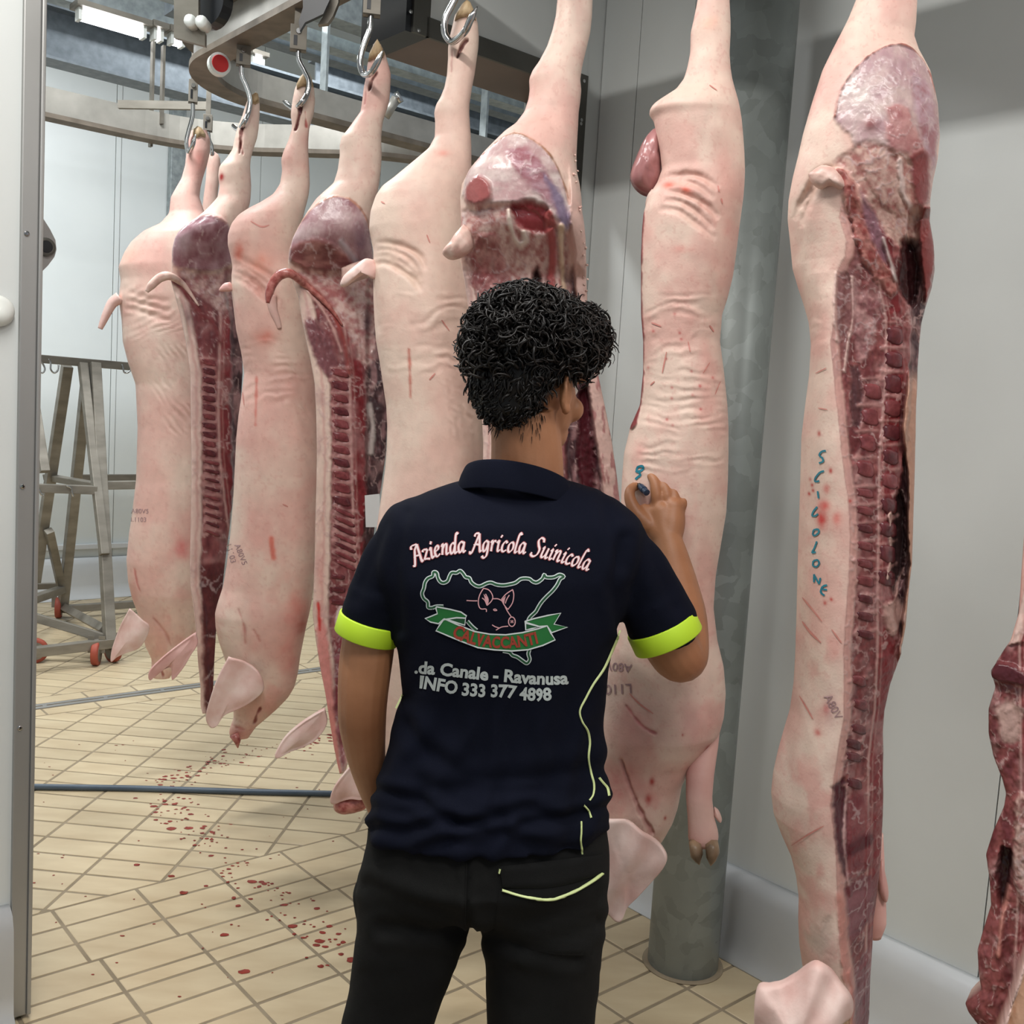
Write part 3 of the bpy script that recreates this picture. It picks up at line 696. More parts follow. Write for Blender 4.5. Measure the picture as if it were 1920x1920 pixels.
class Pig:
    def __init__(s, name, label, xc, rows, kind, C=None, res=2.6, bulge=0.42, turn=0.0, seed=1, back=0.10, a_rail=1.56, mixz=(420, 520)):
        """rows: (y, x_left, x_right) in photo pixels; kind 'skin' (rind to the viewer) or 'cut' (split side to the viewer)"""
        if C is None:
            r = ray(xc, 800); k = a_rail / (r[:2] @ E1); C = r[:2] * k
        s.C = np.array(C, float); s.ey = s.C / np.linalg.norm(s.C); s.ex = np.array([s.ey[1], -s.ey[0]]); s.D = np.linalg.norm(s.C)
        s.name, s.kind, s.seed = name, kind, seed
        rows = np.array(rows, float)
        y0, y1 = rows[0, 0], rows[-1, 0]
        N = int((y1 - y0) / res) + 1
        Y = np.linspace(y0, y1, N)
        XL = s.pch(rows[:, 0], rows[:, 1], Y); XR = s.pch(rows[:, 0], rows[:, 2], Y)
        wmax = (XR - XL).max(); nf = int(wmax / res) + 8; nb = max(16, nf // 3)
        s.N, s.nf, s.nb = N, nf, nb
        # front columns: cosine-ish spacing towards the edges
        u = np.linspace(0, 1, nf); u = u - 0.045 * np.sin(2 * pi * u)
        U, YY = np.meshgrid(u, Y); PX = XL[:, None] + (XR - XL)[:, None] * U
        s.px, s.py, s.u = PX, YY, U
        s.W = (XR - XL) / F * s.D      # metric width per row
        prof = np.sqrt(np.clip(1 - (2 * U - 1) ** 2, 0, 1)) ** 0.85
        if kind == 'skin':
            T = np.minimum(bulge * s.W, 0.10 + 0.12 * s.W)[:, None]
            s.t = -T * prof
        else:
            # leg/ham rows bulge; further down the split face is nearly flat
            leg = 1 - sstep(mixz[0], mixz[1], Y)
            T = np.minimum(bulge * s.W, 0.11)[:, None]
            s.t = -(T * prof) * (0.22 + 0.78 * leg[:, None]) + (1 - leg[:, None]) * turn * (U - 0.0) * s.W[:, None]
        s.base_t = s.t.copy()
        s.backd = back; s.turn = turn; s.Y = Y; s.XL = XL; s.XR = XR
        n1 = fbm(PX / 70 + seed * 9, YY / 90, 4)[..., None]; n2 = fbm(PX / 26 + seed * 3, YY / 34 + 7, 3)[..., None]
        k = np.clip((n1 - 0.36) / 0.28, 0, 1)
        s.col = lin(CREAM) * k + lin(PINK) * (1 - k); s.col = s.col * 0.55 + lin(SKIN) * 0.45
        s.col = s.col * (0.95 + 0.10 * n2)
        pk = np.clip((fbm(PX / 34 + seed, YY / 46 + 3, 5) - 0.52) / 0.2, 0, 1)[..., None] * (0.25 + 0.35 * sstep(700, 1500, YY)[..., None])
        s.col = s.col * (1 - pk) + lin((222, 160, 150)) * pk
        sp = sstep(0.70, 0.76, fbm(PX / 6 + seed, YY / 6, 2))[..., None] * 0.18
        s.col = s.col * (1 - sp) + lin((196, 120, 112)) * sp
        s.wet = np.zeros(PX.shape)
        s.root = empty(name, (s.C[0], s.C[1], 0)); tag(s.root, label, 'carcass')
        s.nz = fbm(PX / 14 + 3 * seed, YY / 14, 3) - 0.5
        s.nz2 = fbm(PX / 5 + 3 * seed, YY / 5, 2) - 0.5
    @staticmethod
    def pch(x, y, q):
        # monotone-ish smooth interpolation: linear then gaussian smoothing
        v = np.interp(q, x, y); dq = q[1] - q[0]; w = max(1, int(9 / dq)); k = np.exp(-np.linspace(-2, 2, 2 * w + 1) ** 2); k /= k.sum()
        vp = np.concatenate([np.full(w, v[0]), v, np.full(w, v[-1])]); return np.convolve(vp, k, 'valid')
    # ------- painting (albedo + relief), coordinates in photo pixels on the carcass
    def paint(s, m, c, disp=0.0, wet=None):
        m = np.clip(m, 0, 1)
        if c is not None: s.col = s.col * (1 - m[..., None]) + lin(c) * m[..., None]
        s.t = s.t - disp * m
        if wet is not None: s.wet = s.wet * (1 - m) + wet * m
    def poly(s, pts, c, fe=5, disp=0.0, wet=0.9, rag=6, var=0.0, c2=None, vs=22.0, st=(1, 1)):
        pts = [(q[0], q[1]) for q in smooth_path([(x, y, 0) for (x, y) in list(pts) + [pts[0]]], 3)[:-1]]; fe = fe + 3
        d = poly_sd(s.px, s.py, pts) + rag * 1.6 * s.nz + 2.5 * s.nz2
        m = sstep(-fe / 2, fe / 2, d)
        if c2 is not None:
            k = np.clip((fbm(s.px / (vs * st[0]) + 11, s.py / (vs * st[1]) + s.seed, 5) - 0.28) / 0.44, 0, 1)
            k = np.clip(k + 0.35 * (fbm(s.px / 3.2 + s.py / 9, s.py / 16, 3) - 0.5), 0, 1)[..., None]
            cc = lin(c) * (1 - k) + lin(c2) * k
            s.col = s.col * (1 - m[..., None]) + cc * m[..., None]
            s.paint(m, None, disp, wet)
            rr = 1 - np.abs(2 * fbm(s.px / 34 + s.py / 60 + 3 * s.seed, s.py / 40 - s.px / 90, 4) - 1)
            s.paint(m * sstep(0.92, 0.995, rr) * 0.5, (214, 190, 188), 0.0012)
        else: s.paint(m, c, disp, wet)
    def line(s, pts, w, c, fe=3, disp=0.0, wet=0.6, rag=3, al=1.0):
        pts = [(q[0], q[1]) for q in smooth_path([(x, y, 0) for (x, y) in pts], 3)]; fe = fe + 1.5; rag = rag + 2.5
        d = w / 2 - line_d(s.px, s.py, pts) + rag * s.nz
        s.paint(sstep(-fe / 2, fe / 2, d) * al, c, disp, wet)
    def blob(s, x, y, rx, ry, c, al=0.6, disp=0.0, wet=None, ang=0.0):
        dx = s.px - x; dy = s.py - y; ca, sa = cos(ang), sin(ang); ux = (dx * ca + dy * sa) / rx; uy = (-dx * sa + dy * ca) / ry
        m = np.exp(-(ux ** 2 + uy ** 2) * 1.3) * al * (0.75 + 1.0 * (s.nz + 0.25))
        s.paint(m, c, disp, wet)
    def folds(s, pts, n, dx, dy, w, amp, c=(206, 160, 142), al=0.25, fan=0.0):
        """n parallel skin folds: each an offset copy of the polyline"""
        for k in range(n):
            j = 0.5 + 0.5 * ((k * 37 + s.seed * 11) % 10) / 10
            q = [(x + dx * k + fan * k * (i / (len(pts) - 1)) + 4 * sin(2.1 * k + i), y + dy * k + 3 * sin(1.3 * k + 2 * i)) for i, (x, y) in enumerate(pts)]
            q = [(v_[0], v_[1]) for v_ in smooth_path([(x, y, 0) for (x, y) in q], 4)]
            d, par = line_dt(s.px, s.py, q); d = d + 5 * s.nz
            e = np.sin(pi * np.clip(par, 0, 1)) ** 0.8 * j
            g = np.exp(-(d / (w * 1.25)) ** 2) * e
            s.t = s.t + 1.15 * amp * g
            s.paint(g * al, c)
    def wrinkle(s, poly, wl, amp, ang=0.0, fe=30):
        m = sstep(-fe / 2, fe / 2, poly_sd(s.px, s.py, poly)); ca, sa = cos(ang), sin(ang)
        q = (s.px * sa + s.py * ca) / wl + 2.2 * fbm(s.px / 60, s.py / 60, 2) + 0.5 * fbm(s.px / 20, s.py / 14, 2)
        w = np.sin(2 * pi * q); am = np.clip(2.6 * (fbm(s.px / 38 + 5, s.py / 22, 3) - 0.36), 0, 1)
        s.t = s.t + 0.55 * amp * w * m * am
    # ------- mesh
    def point(s, px, py, t=0.0):
        """world point at a photo position on the carcass's own plane, moved t along the view azimuth"""
        px = np.asarray(px, float); py = np.asarray(py, float)
        cx = (px - 960) / F; cy = (py - 960) / F
        r = np.stack([RM[i, 0] * cx + RM[i, 1] * cy + RM[i, 2] for i in range(3)], -1)
        k = s.D / (r[..., 0] * s.ey[0] + r[..., 1] * s.ey[1])
        P = r * k[..., None]; P[..., 2] += CAMZ
        P[..., 0] += s.ey[0] * t; P[..., 1] += s.ey[1] * t
        return P
    def finish(s):
        # slight relief noise everywhere
        s.t = s.t - 0.0035 * (fbm(s.px / 40 + s.seed, s.py / 60, 3) - 0.5)
        wm = np.clip(s.wet * 1.2 - 0.3, 0, 1) * (1 - 0.72 * sstep(0.912, 0.94, s.wet))
        s.t = s.t - wm * (0.010 * (fbm(s.px / 24 + 2 * s.seed, s.py / 30, 3) - 0.5) + 0.006 * (fbm(s.px / 8 + 5, s.py / 10 + s.seed, 3) - 0.5))
        s.col = s.col * (1 - wm[..., None] * 0.35 * (1 - 2 * np.clip(fbm(s.px / 5 + 9, s.py / 7, 3)[..., None] - 0.1, 0, 0.6)))
        front = s.point(s.px, s.py, s.t)
        N, nf, nb = s.N, s.nf, s.nb
        v = np.linspace(0, 1, nb + 2)[1:-1][None, :]     # back columns run from right edge to left edge
        pxb = s.XR[:, None] + (s.XL - s.XR)[:, None] * v; pyb = np.repeat(s.Y[:, None], nb, 1)
        pr = np.sqrt(np.clip(1 - (2 * v - 1) ** 2, 0, 1))
        tR = s.t[:, -1][:, None]; tL = s.t[:, 0][:, None]
        edge = tR * (1 - v) + tL * v
        if s.kind == 'skin':
            bk = edge + (0.22 * s.W[:, None]) * pr * (1 - 0.4 * np.exp(-((v - 0.5) / 0.3) ** 2) * sstep(450, 600, pyb))
        else:
            bk = edge + np.minimum(s.backd + 0.0 * s.W[:, None], 0.5 * s.W[:, None] + 0.02) * pr
        bpts = s.point(pxb, pyb, bk)
        V = np.concatenate([front, bpts], 1); nc = nf + nb
        cb = np.zeros((N, nb, 3)); wb_ = np.zeros((N, nb))
        if s.kind == 'skin':
            k = sstep(330, 470, pyb)[..., None]; cb = lin(SKIN) * (1 - k) + (lin(MEAT) * (0.7 + 0.6 * fbm(pxb / 20, pyb / 20, 3)[..., None])) * k; wb_ = k[..., 0]
        else:
            cb[:] = lin(SKIN); cb *= (0.9 + 0.2 * fbm(pxb / 50, pyb / 50, 3)[..., None])
        C = np.concatenate([s.col, cb], 1); Wt = np.concatenate([s.wet, wb_], 1)
        verts = V.reshape(-1, 3); idx = np.arange(N * nc).reshape(N, nc)
        a = idx[:-1, :]; b = np.roll(idx, -1, 1)[:-1, :]; c = np.roll(idx, -1, 1)[1:, :]; d = idx[1:, :]
        quads = np.stack([a, d, c, b], -1).reshape(-1, 4)
        top = verts[idx[0]].mean(0); bot = verts[idx[-1]].mean(0)
        nv = len(verts); verts = np.vstack([verts, top, bot])
        me = bpy.data.meshes.new('carcass_body')
        tri = [];
        r0 = idx[0]; r1 = idx[-1]
        t1 = np.stack([r0, np.roll(r0, -1), np.full(nc, nv)], -1); t2 = np.stack([np.roll(r1, -1), r1, np.full(nc, nv + 1)], -1)
        loops = np.concatenate([quads.ravel(), t1.ravel(), t2.ravel()]).astype(np.int32)
        starts = np.concatenate([np.arange(len(quads)) * 4, len(quads) * 4 + np.arange(len(t1) * 2) * 3]).astype(np.int32)
        me.vertices.add(len(verts)); me.vertices.foreach_set('co', verts.astype(np.float32).ravel())
        me.loops.add(len(loops)); me.loops.foreach_set('vertex_index', loops)
        me.polygons.add(len(starts)); me.polygons.foreach_set('loop_start', starts)
        me.polygons.foreach_set('use_smooth', np.ones(len(starts), bool))
        me.update(calc_edges=True); me.validate()
        cc = np.concatenate([C.reshape(-1, 3), lin(SKIN)[None], lin(MEAT)[None]]); cc = np.concatenate([cc, np.ones((len(cc), 1))], 1)
        at = me.color_attributes.new('Col', 'FLOAT_COLOR', 'POINT'); at.data.foreach_set('color', cc.astype(np.float32).ravel())
        aw = me.attributes.new('Wet', 'FLOAT', 'POINT'); aw.data.foreach_set('value', np.concatenate([Wt.ravel(), [0, 0]]).astype(np.float32))
        s.body = link_mesh('carcass_body', me, M['carcass'], s.root)
        s.front = front
        s.bvh = BVHTree.FromPolygons([tuple(q) for q in front.reshape(-1, 3)], np.stack([(np.arange(N * nf).reshape(N, nf))[:-1, :-1], (np.arange(N * nf).reshape(N, nf))[1:, :-1], (np.arange(N * nf).reshape(N, nf))[1:, 1:], (np.arange(N * nf).reshape(N, nf))[:-1, 1:]], -1).reshape(-1, 4).tolist())
    def surf(s, px, py, off=0.001):
        """point on the finished front surface"""
        r = ray(px, py); o = Vector((0, 0, CAMZ)); d = Vector(r).normalized()
        h = s.bvh.ray_cast(o, d)
        if h[0] is None:
            return s.point(np.array(px), np.array(py), -0.02)
        n = h[1]
        if n.dot(d) > 0: n = -n
        return np.array(h[0] + n * off)
    # ------- parts
    def hoof(s, pts, t=-0.01, th=0.035, name='hoof', mat='hoof', split=True):
        """pts: outline in pixels, built as a tapered rounded solid"""
        P = np.array(pts, float); c = P.mean(0)
        rings = []
        for (k, tt) in ((0.55, -th), (0.85, -th * 0.75), (1.0, -th * 0.2), (1.0, th * 0.3), (0.8, th * 0.8)):
            q = c + (P - c) * k; rings.append(s.point(q[:, 0], q[:, 1], t + tt))
        n = len(P); v = np.concatenate(rings); f = []
        for i in range(len(rings) - 1):
            for k in range(n): f.append((i * n + k, i * n + (k + 1) % n, (i + 1) * n + (k + 1) % n, (i + 1) * n + k))
        f += [tuple(range(n))[::-1], tuple(range((len(rings) - 1) * n, len(rings) * n))]
        return MB().add(v, f).build(name, M[mat] if isinstance(mat, str) else mat, s.root, smooth=True)
    def lump(s, pts, th, t0, name, mat, n=10, exp=0.6):
        """domed solid from a pixel outline (ham muscle, flap, ear)"""
        P = np.array(smooth_path([(x, y, 0) for (x, y) in list(pts) + [pts[0]]], 4))[:-1, :2]; c = P.mean(0); m = len(P)
        v = []; f = []
        for i in range(n + 1):
            k = 1 - i / n; h = (1 - k ** 2) ** exp
            q = c + (P - c) * k; v.append(s.point(q[:, 0], q[:, 1], t0 - th * h - (0.35 * th * (fbm(q[:, 0] / 18 + s.seed, q[:, 1] / 26, 3) - 0.5) if i > 0 else 0))) if k > 0 else None
        R = len(v)
        for i in range(R - 1):
            for k in range(m): f.append((i * m + k, i * m + (k + 1) % m, (i + 1) * m + (k + 1) % m, (i + 1) * m + k))
        f.append(tuple(range((R - 1) * m, R * m)))
        # back side, shallower
        q = c + (P - c) * 0.7; v.append(s.point(q[:, 0], q[:, 1], t0 + th * 0.35)); b0 = R * m
        for k in range(m): f.append((k, b0 + k, b0 + (k + 1) % m, (k + 1) % m))
        f.append(tuple(range(b0, b0 + m)))
        return MB().add(np.concatenate(v), f).build(name, M[mat], s.root, smooth=True)
    def strip(s, pts, w, c=None, name='mark', mat='scratch', off=0.0012, parent=None):
        """flat mark lying on the surface along pixel polyline, w width px (tapering)"""
        P = smooth_path([(x, y, 0) for (x, y) in pts], 6); n = len(P); v = []; f = []
        for i, p in enumerate(P):
            d = P[min(i + 1, n - 1)] - P[max(i - 1, 0)]; d /= np.linalg.norm(d) + 1e-9; nn = np.array([-d[1], d[0]])
            ww = w / 2 * (sin(pi * (i + 0.5) / n) ** 0.4 if mat in ('scratch', 'blush') else 1.0) * (0.85 + 0.3 * random.random())
            for sg in (-1, 1): v.append(s.surf(p[0] + sg * nn[0] * ww, p[1] + sg * nn[1] * ww, off))
        for i in range(n - 1): f.append((2 * i, 2 * i + 1, 2 * i + 3, 2 * i + 2))
        return v, f
    def marks(s, lst, name, mat, w=3):
        mb = MB()
        for pts in lst:
            ww = w
            if not hasattr(pts[0], '__len__'): ww = pts[0]; pts = pts[1]
            v, f = s.strip(pts, ww, mat=mat)
            if name == 'scratch': MB().add(v, f).build(name, M[mat], s.root, norm=False)
            else: mb.add(v, f)
        if mb.v: mb.build(name, M[mat], s.root, norm=False)
    def vertebrae(s, lst, name='vertebra', mat='vert', th=0.0035):
        """lst of (cx, cy, w, h, ang, skew): each one low block on the split face"""
        for (cx, cy, w, h, an, sk) in lst:
            out = []; jx = 1 + 0.16 * (random.random() - 0.5); jy = 1 + 0.22 * (random.random() - 0.5); w, h = w * jx, h * jy
            for (x, y) in ((-.5, -.30), (-.36, -.44), (-.05, -.46), (.3, -.42), (.48, -.3), (.5, 0), (.48, .3), (.3, .42), (0, .40), (-.3, .30), (-.5, .20), (-.40, -.04)):
                X = x * w + sk * y * w; Yy = y * h; out.append((cx + X * cos(an) - Yy * sin(an), cy + X * sin(an) + Yy * cos(an)))
            out = np.array(out); c = out.mean(0)
            v = []; n = len(out)
            for (k, o_) in ((1.0, -0.004), (0.97, th * 0.35), (0.80, th * 0.8), (0.45, th)):
                q = c + (out - c) * k
                v += [s.surf(p[0], p[1], o_) for p in q]
            f = [(i * n + k, i * n + (k + 1) % n, (i + 1) * n + (k + 1) % n, (i + 1) * n + k) for i in range(3) for k in range(n)] + [tuple(range(3 * n, 4 * n))]
            MB().add(v, f).build(name, M[random.choice((mat, mat, 'vert' if mat == 'vert_dark' else 'vert_dark'))], s.root, smooth=True)
    def seps(s, lst, c=(196, 146, 140), w=5.5):
        """pale membranes between the vertebrae"""
        for (cx, cy, ww, h, an, sk) in lst:
            y = cy - h * 0.56
            s.line([(cx - ww * 0.55 - 3 + sin(an) * h * .5, y + 3 - an * ww * .5), (cx - ww * 0.1, y + 1), (cx + ww * 0.55, y + an * ww * 0.5)], w, c, 5, 0.003, 0.6, 7, 0.7)
            s.line([(cx - ww * 0.52, y + 2), (cx - ww * 0.30, cy), (cx - ww * 0.52, cy + h * 0.42)], w * 0.8, c, 5, 0.002, 0.6, 6, 0.6)
def lerp_path(pts, n):
    """n evenly spaced points along (y-sorted) polyline with x(y)"""
    ys = np.linspace(pts[0][1], pts[-1][1], n); xs = np.interp(ys, [p[1] for p in pts], [p[0] for p in pts]); return list(zip(xs, ys))
def thinear(s, pts, th=0.008, t=-0.06, name='ear', mat='ear', curl=0.012):
    P = np.array(smooth_path([(x, y, 0) for (x, y) in list(pts) + [pts[0]]], 6))[:-1, :2]; c = P.mean(0); m = len(P); v = []; f = []
    ks = (1.0, 0.985, 0.94, 0.86, 0.74, 0.6, 0.45, 0.3, 0.15)
    for side in (-1, 1):
        for k in ks:
            q = c + (P - c) * k
            rim = -0.5 * th * np.exp(-((1 - k) / 0.08) ** 2)
            wob = 0.014 * (fbm(q[:, 0] / 34 + s.seed, q[:, 1] / 60, 3) - 0.5) + 0.005 * np.sin(q[:, 0] / 11.0 + q[:, 1] / 17.0)
            tt = t + side * th * (0.35 if k == 1.0 else (0.8 if k > 0.98 else 1.0)) + rim - curl * (1 - k ** 2) + wob
            v.append(s.point(q[:, 0], q[:, 1], tt))
    R = len(ks)
    for b0 in (0, R):
        for i in range(R - 1):
            for k in range(m): f.append(((b0 + i) * m + k, (b0 + i) * m + (k + 1) % m, (b0 + i + 1) * m + (k + 1) % m, (b0 + i + 1) * m + k))
        f.append(tuple(range((b0 + R - 1) * m, (b0 + R) * m)))
    for k in range(m): f.append((k, (k + 1) % m, R * m + (k + 1) % m, R * m + k))
    return MB().add(np.concatenate(v), f).build(name, M[mat], s.root, smooth=True)
def text2d(body, bold=0.0, shear=0.0, spacing=1.0, res=3, cut=0.0):
    cu = bpy.data.curves.new('txt', 'FONT'); cu.body = body; cu.offset = bold; cu.shear = shear; cu.space_character = spacing; cu.resolution_u = res
    ob = bpy.data.objects.new('txt', cu); COL.objects.link(ob)
    dg = bpy.context.evaluated_depsgraph_get(); me = bpy.data.meshes.new_from_object(ob.evaluated_get(dg))
    bpy.data.objects.remove(ob); bpy.data.curves.remove(cu)
    bm = bmesh.new(); bm.from_mesh(me); bmesh.ops.triangulate(bm, faces=bm.faces[:])
    if cut > 0:
        for _ in range(2):
            es = [e for e in bm.edges if e.calc_length() > cut]
            if es: bmesh.ops.subdivide_edges(bm, edges=es, cuts=1); bmesh.ops.triangulate(bm, faces=bm.faces[:])
    bm.verts.index_update()
    V = np.array([(v.co.x, v.co.y) for v in bm.verts]); Fc = [tuple(v.index for v in f.verts) for f in bm.faces]
    bm.free(); bpy.data.meshes.remove(me)
    V = V - [V[:, 0].min(), 0]
    return V, Fc
def decal_text(pig, body, x, y, h, ang, name='stamp', mat='stamp', bold=0.0, off=0.0012):
    V, Fc = text2d(body, bold); V = V * h; ca, sa = cos(ang), sin(ang)
    v = [pig.surf(x + p[0] * ca + p[1] * sa, y + p[0] * sa - p[1] * ca, off) for p in V]
    return MB().add(v, Fc).build(name, M[mat], pig.root, norm=False)
def split_side(p, edge, y0, y1, fat, canal, mw, cav, base=MEAT, base2=MEATD, fatc=FATC, deep=0.025):
    """colours and relief of the split side below the ham; all x(y) given as lists of (x, y)"""
    f = lambda l: np.interp(p.py, [q[1] for q in l], [q[0] for q in l])
    e = f(edge); c = f(canal); cv = f(cav)
    yr = sstep(y0 - 8, y0 + 14, p.py + 14 * p.nz) * (1 - sstep(y1 - 10, y1 + 10, p.py))
    inside = sstep(-2, 2, p.px - e + 3 * p.nz) * yr
    k = np.clip((fbm(p.px / 15 + p.seed, p.py / 30, 5) - 0.3) / 0.4 + 0.4 * (fbm(p.px / 3 + 3, p.py / 14, 3) - 0.5), 0, 1)[..., None]
    p.col = p.col * (1 - inside[..., None]) + (lin(base) * (1 - k) + lin(base2) * k) * inside[..., None]; p.wet = np.maximum(p.wet, inside * 0.9)
    p.t = p.t + 0.006 * inside
    fm = inside * (1 - sstep(fat - 3, fat + 3, p.px - e + 5 * p.nz)); p.paint(fm, fatc, 0.005, 0.4)
    fm2 = inside * np.exp(-((p.px - e - fat * 0.55 + 8 * p.nz) / 3.0) ** 2); p.paint(fm2 * 0.6, (206, 150, 142), 0.0)
    dm = inside * sstep(-2, 2, p.px - c - 3) * (1 - sstep(mw - 2, mw + 2, p.px - c - 3 + 3 * p.nz)); p.paint(dm, (132, 48, 52), 0.003, 0.9)
    cm = inside * np.exp(-((p.px - c + 2 * p.nz) / 2.6) ** 2); p.paint(cm * 0.85, (204, 160, 152), 0.003, 0.6)
    cm = inside * np.exp(-((p.px - c - 8 + 2 * p.nz) / 1.6) ** 2); p.paint(cm * 0.5, (190, 140, 132), 0.001)
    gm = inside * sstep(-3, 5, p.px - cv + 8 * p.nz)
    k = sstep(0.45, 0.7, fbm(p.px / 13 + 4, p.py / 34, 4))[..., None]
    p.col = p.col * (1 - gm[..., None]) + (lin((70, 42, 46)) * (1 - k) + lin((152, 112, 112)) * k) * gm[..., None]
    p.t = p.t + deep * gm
    # silvery membranes
    rg_ = 1 - np.abs(2 * fbm(p.px / 26 + 31, p.py / 30 + p.seed, 4) - 1)
    sm = inside * sstep(0.93, 0.99, rg_) * 0.55; p.paint(sm, (208, 176, 170), 0.0018)
    sm = inside * np.clip((fbm(p.px / 30 + 8, p.py / 44 + 2, 4) - 0.55) / 0.2, 0, 1) * 0.45; p.paint(sm, (190, 146, 142), 0.001)
PIGS = {}
FULL = (1.0,)
def hind_hoof(p, pts): 
    return p.hoof(pts)
# ------------------------------------------------------------------ carcass 1 (far left, rind side)
p = Pig('pork_half', 'far left pork half with rind to the viewer and hanging ear, tail curled left', 300, [(246, 358, 388), (262, 352, 394), (285, 350, 394), (310, 347, 388), (335, 340, 380), (352, 330, 376), (370, 320, 374), (400, 317, 384), (420, 300, 395), (435, 268, 402), (455, 245, 408), (475, 232, 412), (500, 222, 415), (525, 226, 418), (545, 224, 415), (560, 222, 412), (600, 228, 408), (640, 230, 404), (680, 240, 402), (720, 254, 400), (800, 258, 398), (900, 255, 396), (960, 248, 396), (1000, 242, 396), (1050, 237, 394), (1090, 240, 390), (1120, 247, 385), (1150, 258, 380), (1180, 264, 372), (1210, 272, 360), (1235, 284, 345), (1260, 284, 326), (1270, 287, 318)], 'skin', a_rail=1.62, seed=1, res=3.0)
p.folds([(228, 545), (270, 560), (320, 575)], 3, 2, 16, 4, 0.008)
p.wrinkle([(228, 540), (360, 560), (370, 640), (232, 640)], 13, 0.003, 0.3)
p.wrinkle([(300, 640), (360, 640), (362, 800), (320, 810), (290, 720)], 12, 0.005, -0.9)
p.blob(340, 1022, 18, 22, (214, 120, 116), 0.8); p.blob(372, 305, 12, 26, (206, 120, 110), 0.5); p.blob(250, 1110, 12, 30, (214, 140, 130), 0.5); p.blob(240, 480, 25, 20, (236, 180, 160), 0.5)
p.line([(253, 1060), (258, 1085), (264, 1100)], 3, (196, 106, 100), 3, -0.004)
p.line([(290, 1150), (310, 1175), (320, 1200)], 3, (206, 150, 138), 4, -0.004)
p.line([(300, 1240), (306, 1262)], 3, (170, 100, 92), 3, -0.006)
p.finish(); PIGS[1] = p
p.hoof([(366, 268), (360, 255), (362, 244), (370, 238), (378, 242), (386, 254), (386, 264), (376, 262)])
thinear(p, [(245, 1128), (268, 1148), (281, 1160), (276, 1180), (262, 1200), (240, 1208), (222, 1216), (211, 1224), (212, 1205), (220, 1180), (230, 1155)], t=-0.14)
MB().tube(smooth_path([p.point(np.array(x), np.array(y), -0.05) for (x, y) in ((226, 560), (212, 570), (202, 588), (194, 606), (189, 618))], 5), np.linspace(0.024, 0.009, 21), 12).build('tail', M['ear'], p.root, smooth=True)
decal_text(p, 'A80V5', 246, 962, 12, 0.02); decal_text(p, 'L1103', 246, 978, 12, 0.02)
# second hind leg just behind it
q = Pig('pork_half', 'pork half mostly hidden, only its hind leg shows behind the far left one', 400, [(284, 396, 402), (292, 390, 412), (310, 388, 414), (335, 386, 412), (365, 382, 408), (400, 378, 410), (440, 368, 420), (520, 362, 425), (700, 362, 425), (1000, 365, 420), (1100, 375, 410), (1120, 385, 400)], 'skin', C=AB(2.10, 4.06)[:2], seed=2, res=6)
q.finish(); PIGS[0] = q
# ------------------------------------------------------------------ carcass 2 (split side)
p = Pig('pork_half', 'second pork half from the left, split side with purple ham and rib bones facing out', 400, [(184, 466, 486), (198, 460, 487), (215, 455, 487), (240, 445, 485), (260, 440, 482), (280, 436, 475), (298, 424, 470), (312, 411, 469), (330, 409, 470), (350, 412, 471), (370, 408, 470), (385, 395, 468), (400, 380, 462), (415, 360, 455), (430, 340, 447), (445, 328, 440), (470, 322, 438), (495, 322, 440), (510, 322, 440), (525, 320, 441), (550, 327, 440), (590, 338, 445), (640, 348, 456), (700, 357, 456), (800, 358, 450), (900, 359, 442), (1000, 357, 430), (1060, 356, 422), (1100, 357, 418), (1150, 364, 410), (1190, 368, 405), (1240, 371, 402), (1290, 376, 400), (1325, 376, 398), (1338, 380, 394)], 'cut', seed=3, res=2.8, turn=0.25)
split_side(p, [(310, 505), (318, 525), (327, 550), (338, 590), (348, 640), (357, 700), (359, 900), (356, 1060), (357, 1100), (366, 1150), (370, 1240), (376, 1338)], 512, 1345, 20, [(415, 560), (412, 640), (409, 760), (412, 860), (424, 960), (432, 1010), (440, 1300)], 18, [(420, 540), (432, 600), (436, 700), (436, 820), (436, 940), (430, 1010), (445, 1345)])
p.poly([(322, 470), (328, 448), (345, 425), (370, 410), (398, 410), (420, 420), (432, 440), (438, 470), (434, 495), (400, 508), (350, 505), (326, 498)], (132, 84, 92), 4, 0.008, 0.95, 3, c2=(176, 140, 146), vs=16)
p.line([(352, 424), (370, 412), (398, 411), (425, 424)], 3, (196, 150, 140), 3, 0.004)
p.blob(345, 460, 14, 20, (190, 168, 170), 0.6); p.blob(395, 470, 18, 26, (120, 66, 76), 0.5)
p.poly([(340, 508), (400, 512), (435, 500), (440, 540), (430, 590), (400, 570), (360, 540)], (150, 96, 96), 6, -0.004, 0.9, 8, c2=(198, 164, 156), vs=8)
p.poly([(375, 1060), (425, 1060), (412, 1150), (405, 1300), (392, 1330), (384, 1330), (380, 1200)], (120, 62, 62), 6, 0.0, 0.9, 4, c2=(92, 46, 48))
p.line([(315, 518), (335, 535), (355, 562), (378, 590), (400, 605), (412, 640)], 9, (126, 58, 60), 5, 0.005); p.line([(325, 545), (342, 580), (352, 640)], 4, (222, 196, 182), 3, 0.004); p.blob(352, 590, 8, 26, (124, 92, 94), 0.8, ang=-0.3); p.blob(415, 335, 5, 8, (176, 50, 50), 1.0); p.line([(450, 250), (450, 270), (455, 292)], 4, (150, 70, 66), 3, -0.006)
p.line([(455, 240), (452, 262), (449, 290)], 5, (120, 56, 54), 3, -0.010, 0.9)
p.seps([(x, y, 22, 15, 0.12, 0.25) for (x, y) in lerp_path([(392, 680), (392, 850)], 11)] + [(x, y, 30, 13, 0.25, 0) for (x, y) in lerp_path([(397, 868), (398, 1000)], 9)])
